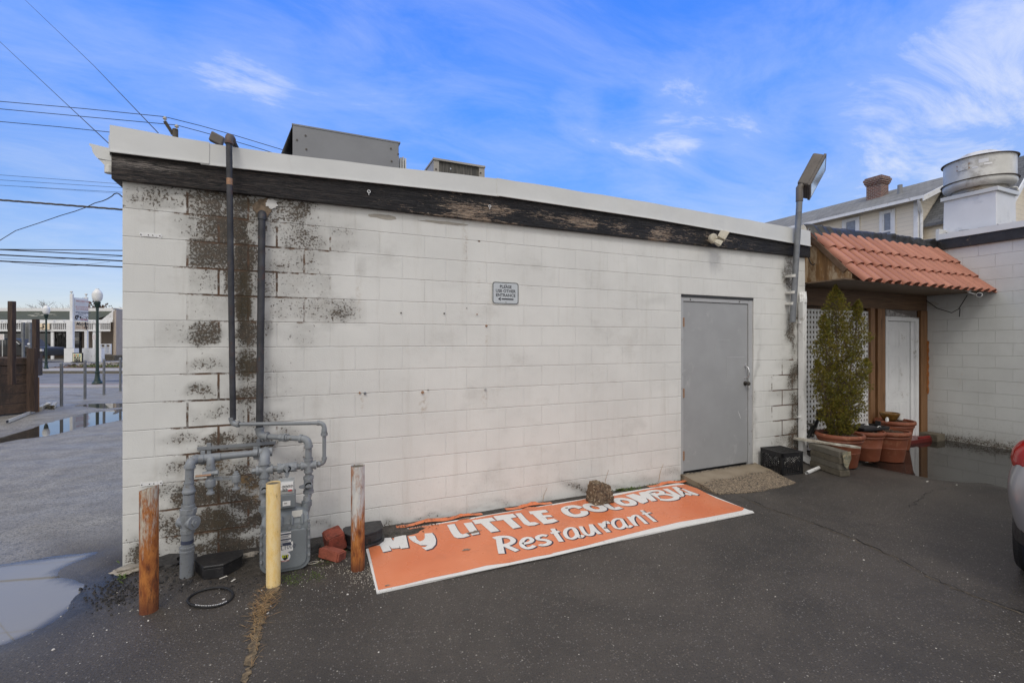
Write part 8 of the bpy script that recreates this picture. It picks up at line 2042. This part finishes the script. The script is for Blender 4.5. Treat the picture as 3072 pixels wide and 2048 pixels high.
tree(272, 60, 910, .8, 'russet leaved tree peeking over the roof right of the pylon sign', 5, leaf_mat('russet leaves', [(.13, .06, .03), (.20, .11, .06), (.10, .06, .03)]))
tree(330, 68, 921, .9, 'thin bare tree top behind the tan end wall of the plaza', 6)
tree(362, 55, 928, .5, 'small evergreen looking tree top beside the block building corner', 12, leaf_mat('dark needles', [(.03, .04, .02), (.06, .07, .03), (.10, .08, .05)]))

# ------------------------------------------------------------------ utility pole and wires
UD = 22.0
pp = SP(526, 388, UD); UP = root('utility_pole', (pp.x, pp.y, 0), 'grey wooden utility pole top with crossarm rising behind the coping', 'utility pole')
obj('pole', MB().cone((pp.x, pp.y, -.1), pp, .17, .115, 14), M['polewood'], UP, smooth=60)
a, b_ = SP(494, 364, UD-.3), SP(520, 404, UD)
a2 = a; obj('crossarm', MB().tube([a, b_], .085, 4), M['polewood'], UP)
obj('brace', MB().tube([SP(511, 385, UD), SP(513, 404, UD)], .02, 5), M['galv'], UP)
for px, py in ((494.5, 357), (530, 381)):
    p = SP(px, py, UD-.15); obj('insulator', MB().lathe([(0, -.10), (.03, -.10), (.03, -.02), (.085, -.01), (.09, .03), (.05, .05), (.065, .07), (.04, .10), (0, .11)], p, 14), M['cream'], UP, smooth=40)
def wire(name, pts, r_, label, d0=UD, d1=None, m='wire', sag=0.0, group=None, n=12, ext=True):
    d1 = d0 if d1 is None else d1
    P = [SP(px, py, d0 + (d1-d0)*i/(len(pts)-1)) for i, (px, py) in enumerate(pts)]
    if ext: P = [P[0] + (P[0]-P[1])*2.5] + P
    return obj(name, MB().tube(P, r_, 5), M[m], loc=P[len(P)//2], label=label, cat='cable', group=group, smooth=60)
ex2 = 24
wire('power_line', [(0, 304.5), (250, 326), (493.7, 350.5), (600, 377), (700, 405), (865, 455), (1100, 540)], .016, 'topmost power line running through the outer insulator of the pole', UD)
wire('power_line', [(0, 327), (250, 350), (530, 375.5), (650, 408), (792, 450), (1000, 520)], .016, 'second power line held by the insulator on the pole top', UD)
wire('power_line', [(0, 365), (180, 381), (342, 398), (520, 416)], .016, 'third power line passing just above the coping corner', UD)
wire('service_line', [(74.6, 0), (280, 196), (474.6, 399)], .005, 'thin service wire slanting down to the roof from the top left', 14, 5.0, ext=False)
wire('service_line', [(-60, 66), (0, 126), (170, 285), (331, 435)], .004, 'thin service wire slanting down to the gutter from the left edge', 12, 4.0, ext=False)
for y0, y1, lb in ((525, 552, 'thin distant line highest of the three beside the timber band'), (540, 563, 'thin distant line middle of the three beside the timber band'), (556, 577, 'thin distant line lowest of the three beside the timber band')):
    wire('distant_line', [(0, y0), (363, y1), (600, y1+15)], .011, lb, 27)
wire('distant_line', [(90, 562), (345, 580), (363, 582)], .006, 'faint distant line just under the three parallel thin lines', 27, ext=False)
# twisted bundle
tb2 = MB(); P0, P1_ = SP(-700, 545, 16), SP(700, 655, 16)
for ph in (0, 2.1, 4.2):
    tb2.tube([P0.lerp(P1_, i/220) + Vector((0, 0, .017*math.sin(i*.42+ph))) + FW*.017*math.cos(i*.42+ph) for i in range(221)], .019, 5)
obj('cable_bundle', tb2, mat('brown grey bundled cable', (.07, .06, .045), .7, 0, .3, 3), loc=P0.lerp(P1_, .5), smooth=60, label='thick twisted cable bundle crossing the sky above the thin slanting wire', cat='cable')
wire('drop_wire', [(-40, 738), (0, 721), (47, 692), (120, 668), (184, 646), (225, 634), (261, 621), (285, 609), (308, 603), (322, 597), (336, 588.6), (343, 582), (350, 579.7), (357, 582), (366, 590)], .006, 'slack drop wire curving up to the wall corner', 9, 4.2, ext=False)
wire('drop_wire', [(-40, 757), (0, 722+0), (20, 709), (47, 692)], .003, 'loose frayed wire branching from the lower end of the slack drop wire', 9, 8.2, ext=False)
for y0, y1, r_, lb in ((748, 751.3, .020, 'straight black cable topmost of the lower four at the left'), (748.8, 767, .022, 'black cable second of the lower four at the left'), (764.5, 782.5, .028, 'thick black cable third of the lower four at the left'), (783, 800.8, .028, 'thick black cable lowest of the lower four at the left')):
    wire('telephone_cable', [(0, y0), (365, y1), (700, y1+(y1-y0)*.9)], r_, lb, 19)
wire('lashed_wire', [(0, 775), (120, 780), (200, 776), (365, 769)], .006, 'thin wire sagging between the lower black cables', 19)
wire('lashed_wire', [(20, 785), (90, 794), (150, 799), (240, 796), (330, 785)], .006, 'thin wire sagging below the lowest black cable', 19, ext=False)

# ------------------------------------------------------------------ house behind
hx0, hy0 = 27.6, 8.0
HO = root('house', (hx0+4, 14, 0), 'large cream sided house with grey shingle roof behind the porch canopy', 'house')
ez = 8.35
HL = 26.0
obj('wall', MB().box((hx0, hy0, 0), (hx0+8, hy0+HL, ez)), M['house'], HO)
rz_ = 1.65 + (1024-527)/FL*((31.6-CAM.x)*RT.y*-0 + (31.6-CAM.x)*FW.x + (hy0-CAM.y)*FW.y)
rX = 31.6
rf = MB(); ov = .45; sl_ = (rz_-ez)/(rX-hx0)
rf.prism([(hx0-ov, hy0-ov, ez-ov*sl_+.02), (rX, hy0-ov, rz_+.02), (rX, hy0-ov, rz_+.17), (hx0-ov, hy0-ov, ez-ov*sl_+.17)], (0, HL+1, 0)); rf.prism([(rX+.001, hy0-ov, rz_+.02), (hx0+8+ov, hy0-ov, ez-ov*sl_+.02), (hx0+8+ov, hy0-ov, ez-ov*sl_+.17), (rX+.001, hy0-ov, rz_+.17)], (0, HL+1, 0))
obj('roof', rf, M['shingle'], HO)
obj('gable', MB().prism([(hx0, hy0, ez), (hx0+8, hy0, ez), (rX, hy0, rz_)], (0, .2, 0)), M['house'], HO)
obj('gutter', MB().box((hx0-ov-.10, hy0-ov, ez-ov*sl_+.03), (hx0-ov-.001, hy0+HL+.5, ez-ov*sl_+.17)), M['whitepaint'], HO)
obj('rake_board', MB().prism([(hx0-ov-.10, hy0-ov-.05, ez-ov*sl_-.10), (rX, hy0-ov-.05, rz_-.08), (rX, hy0-ov-.05, rz_+.14), (hx0-ov-.10, hy0-ov-.05, ez-ov*sl_+.14)], (0, .048, 0)), M['whitepaint'], HO)
obj('corner_board', MB().box((hx0-.03, hy0-.03, 3), (hx0+.14, hy0+.14, ez)), M['whitepaint'], HO)
ds_ = MB(); ds_.tube([(hx0-ov, hy0-.25, ez-.15), (hx0-.35, hy0-.25, ez-.35), (hx0+.10, hy0-.12, ez-.62), (hx0+.12, hy0-.10, ez-.8), (hx0+.12, hy0-.10, 5.9), (hx0+.22, hy0-.2, 5.6)], .065, 8)
obj('downspout', ds_, M['whitepaint'], HO, smooth=50)
def hwin(px0, px1, lab, top_py=None, red=False):
    ya, yb = PX(px0, 700, hx0).y, PX(px1, 700, hx0).y; y0, y1 = min(ya, yb), max(ya, yb)
    zt2 = ez - .22; zb3 = zt2 - 2.05
    f = obj('window', MB().box((hx0-.07, y0, zb3), (hx0-.001, y0+.14, zt2)).box((hx0-.07, y1-.14, zb3), (hx0-.001, y1, zt2)).box((hx0-.07, y0+.141, zt2-.16), (hx0-.001, y1-.141, zt2)).box((hx0-.09, y0-.03, zb3-.1), (hx0-.001, y1+.03, zb3-.001)), M['whitepaint'], HO, bevel=.01)
    zm = (zt2+zb3)/2
    obj('sash', MB().box((hx0-.05, y0+.141, zb3), (hx0-.002, y0+.20, zt2-.161)).box((hx0-.05, y1-.20, zb3), (hx0-.002, y1-.141, zt2-.161)).box((hx0-.05, y0+.201, zm-.05), (hx0-.002, y1-.201, zm+.03)), M['whitepaint'], f)
    obj('pane', MB().box((hx0-.03, y0+.2, zb3), (hx0-.02, y1-.2, zt2-.16)), mat('pale window pane', (0.25, 0.265, 0.30), .08), f)
    if red: obj('red_sill', MB().box((hx0-.06, y0+.2, zb3+.0), (hx0-.031, y1-.2, zb3+.10)), M['redink'], f)
    return f
hwin(2640, 2687, 'a', red=True); w2 = hwin(2528, 2580, 'b'); hwin(2425, 2468, 'c')
chp = PX(2632, 640, rX-1.2)
chY = PX(2632, 640, rX-1.3).y; cz_ = rz_ - 1.3*sl_
cw_ = .36
ctop = 1.65 + (1024-534)/FL*((rX-1.3-CAM.x)*FW.x + (chY-CAM.y)*FW.y)
ch_ = obj('chimney', MB().box((rX-1.3-cw_, chY-cw_, cz_-.8), (rX-1.3+cw_, chY+cw_, ctop-.42)).box((rX-1.3-cw_-.04, chY-cw_-.04, ctop-.419), (rX-1.3+cw_+.04, chY+cw_+.04, ctop-.33)).box((rX-1.3-cw_-.08, chY-cw_-.08, ctop-.329), (rX-1.3+cw_+.08, chY+cw_+.08, ctop-.22)).box((rX-1.3-cw_-.11, chY-cw_-.11, ctop-.219), (rX-1.3+cw_+.11, chY+cw_+.11, ctop-.09)).box((rX-1.3-cw_-.06, chY-cw_-.06, ctop-.089), (rX-1.3+cw_+.06, chY+cw_+.06, ctop)), M['chimney'], HO)
vp = PX(2700, 580, rX-2.0); obj('vent_pipe', MB().cone((vp.x, vp.y, vp.z-.6), (vp.x, vp.y, 1.65 + (1024-555)/FL*((vp-CAM).dot(FW))), .11, n=10), M['acgrey'], HO)
# front wing with steep roof
wy, wxl, wxr, wez = 5.6, 27.8, 33.6, 7.0; wrx = 30.7; wrz = 9.85
WG = root('house_wing', (wrx, wy, 0), 'steep gabled wing of the cream house seen beside the exhaust fan', 'house')
obj('wall', MB().prism([(wxl+.3, wy, 0), (wxr-.3, wy, 0), (wxr-.3, wy, wez+.2), (wrx, wy, wrz-.25), (wxl+.3, wy, wez+.2)], (0, 2.39, 0)), M['house'], WG)
ss = (wrz-wez)/(wrx-wxl)
rfm = MB(); rfm.prism([(wxl, wy-.6, wez), (wrx, wy-.6, wrz), (wrx, wy-.6, wrz+.12), (wxl, wy-.6, wez+.12)], (0, 2.95, 0)); rfm.prism([(wrx+.001, wy-.6, wrz), (wxr, wy-.6, wez), (wxr, wy-.6, wez+.12), (wrx+.001, wy-.6, wrz+.12)], (0, 2.95, 0))
obj('roof', rfm, M['shingle2'], WG)
obj('rake_board', MB().prism([(wxl-.02, wy-.66, wez-.12), (wrx, wy-.66, wrz-.12), (wxr+.02, wy-.66, wez-.12), (wxr+.02, wy-.66, wez+.14), (wrx, wy-.66, wrz+.15), (wxl-.02, wy-.66, wez+.14)], (0, .055, 0)), M['whitepaint'], WG)

# ------------------------------------------------------------------ parked car at the right edge
ca = R(12); ch = Vector((math.cos(ca), math.sin(ca), 0)); cl_ = Vector((-math.sin(ca), math.cos(ca), 0))
rc = PD(2997, 1450, 3.0); rc.z = 0
HW = .885
CO = rc - cl_*HW     # rear centre
CAR = root('parked_car', CO, 'silver grey hatchback at the right edge showing its red tail light', 'car')
def CP(x, y, z): return CO + ch*x + cl_*y + Vector((0, 0, z))
# sections: x, then half widths at heights
Zs = [.30, .42, .58, .74, .90, 1.00, 1.12, 1.36, 1.52, 1.56]
secs = [(0.02,  [.55, .66, .72, .73, .62, .54, .0, .0, .0, .0], 1.02),
        (0.06,  [.66, .76, .82, .84, .75, .68, .60, .0, .0, .0], 1.10),
        (0.16,  [.76, .84, .87, .885, .82, .77, .71, .58, .0, .0], 1.30),
        (0.34,  [.80, .86, .88, .89, .85, .81, .76, .66, .50, .0], 1.50),
        (0.80,  [.82, .87, .885, .89, .88, .85, .80, .68, .56, .40], 1.55),
        (2.00,  [.82, .87, .885, .89, .88, .86, .82, .70, .58, .42], 1.57),
        (2.80,  [.82, .87, .885, .89, .88, .86, .80, .66, .48, .0], 1.48),
        (3.30,  [.82, .87, .88, .885, .86, .80, .0, .0, .0, .0], 1.10),
        (3.95,  [.80, .84, .86, .84, .74, .0, .0, .0, .0, .0], .98),
        (4.20,  [.62, .70, .72, .66, .0, .0, .0, .0, .0, .0], .82)]
vs = []; nz = 12
for x_, hw, zt3 in secs:
    prs = [(w_, z_) for w_, z_ in zip(hw, Zs) if w_ > 0 and z_ < zt3]
    ww = np.interp(np.linspace(.28, zt3, nz), [z_ for _, z_ in prs] + [zt3], [w_ for w_, _ in prs] + [prs[-1][0]*.55])
    zzs = np.linspace(.28, zt3, nz)
    for w_, z_ in zip(ww, zzs): vs.append(CP(x_, w_, z_))
    for w_, z_ in zip(ww[::-1], zzs[::-1]): vs.append(CP(x_, -w_, z_))
m2 = 2*nz; fs = []
for i in range(len(secs)-1):
    for j in range(m2): fs.append((i*m2+j, (i+1)*m2+j, (i+1)*m2+(j+1) % m2, i*m2+(j+1) % m2))
fs += [tuple(range(m2)), tuple(range((len(secs)-1)*m2, len(secs)*m2))[::-1]]
bd_ = obj('body', MB().add(vs, fs), M['silver'], CAR, smooth=50); sb = bd_.modifiers.new('Subdivision', 'SUBSURF'); sb.levels = 1; sb.render_levels = 2
# lower bumper cladding and lights follow the rounded rear corner
def wrap(pts, z0, z1): return MB().prism([CP(x_, y_, z0) for x_, y_ in pts], (0, 0, z1-z0))
cl_pts = [(-.012, .45), (.012, .62), (.055, .735), (.12, .80), (.22, .845), (.36, .865), (.36, .70), (.15, .45)]
cl_all = cl_pts[:6] + [(.36, -.865)] + [(x_, -y_) for x_, y_ in cl_pts[:6]][::-1][1:]
obj('bumper_cladding', wrap(cl_all, .33, .50), M['black'], CAR, bevel=.03, nseg=3)
for s_ in (1, -1):
    o_pts = [(-.012, .46), (.002, .60), (.035, .715), (.09, .795), (.18, .850), (.30, .872), (.30, .76), (.16, .64), (.10, .46)]
    tm = MB(); nn_ = len(o_pts); lv = ((.80, .035), (.815, .008), (.87, 0), (.93, .010), (.98, .040), (1.01, .085), (1.022, .13)); vs_ = []
    for z_, ins in lv: vs_ += [CP(x_ + ins*.35, s_*(y_-ins), z_) for x_, y_ in o_pts]
    tm.add(vs_, [(i*nn_+j, i*nn_+(j+1) % nn_, (i+1)*nn_+(j+1) % nn_, (i+1)*nn_+j)[::s_] for i in range(len(lv)-1) for j in range(nn_)] + [tuple(range(nn_))[::-s_], tuple(range((len(lv)-1)*nn_, len(lv)*nn_))[::s_]])
    tl = obj('tail_light', tm, M['redlens'], CAR, smooth=50)
    obj('reverse_lens', wrap([(x_, s_*y_) for x_, y_ in ((-.020, .46), (-.006, .60), (.026, .700), (.050, .700), (.02, .58), (.0, .46))][::s_], .905, .945), M['clearlens'], tl, bevel=.004)
for x_ in (.72, 3.35):
    for s_ in (1, -1):
        c = CP(x_, s_*.775, .325); wl = obj('wheel', lathewheel(MB(), c, tuple(cl_), .325, .205), M['rubber'], CAR, smooth=35)
        rmm = MB().lathe([(.205, -.10), (.20, -.05), (.03, -.02), (0, -.02)], c, 24, tuple(cl_)).lathe([(.205, .10), (.20, .05), (.03, .08), (0, .08)], c, 24, tuple(cl_)); obj('rim', rmm, M['steel'], wl, smooth=30)
        gv = MB()
        for o2 in (-.05, 0, .05): gv.lathe([(.3265, o2-.005), (.3275, o2), (.3265, o2+.005)], c, 32, tuple(cl_))
        obj('tread_groove', gv, M['ink'], wl)
for s_ in (1, -1):
    obj('side_window', MB().prism([CP(.72, s_*.805, 1.10), CP(2.85, s_*.80, 1.10), CP(2.45, s_*.66, 1.44), CP(.95, s_*.62, 1.46)], cl_*s_*.02), M['glass'], CAR)
obj('rear_window', MB().prism([CP(.09, .55, 1.10), CP(.09, -.55, 1.10), CP(.31, -.46, 1.44), CP(.31, .46, 1.44)], -ch*.02), M['glass'], CAR)
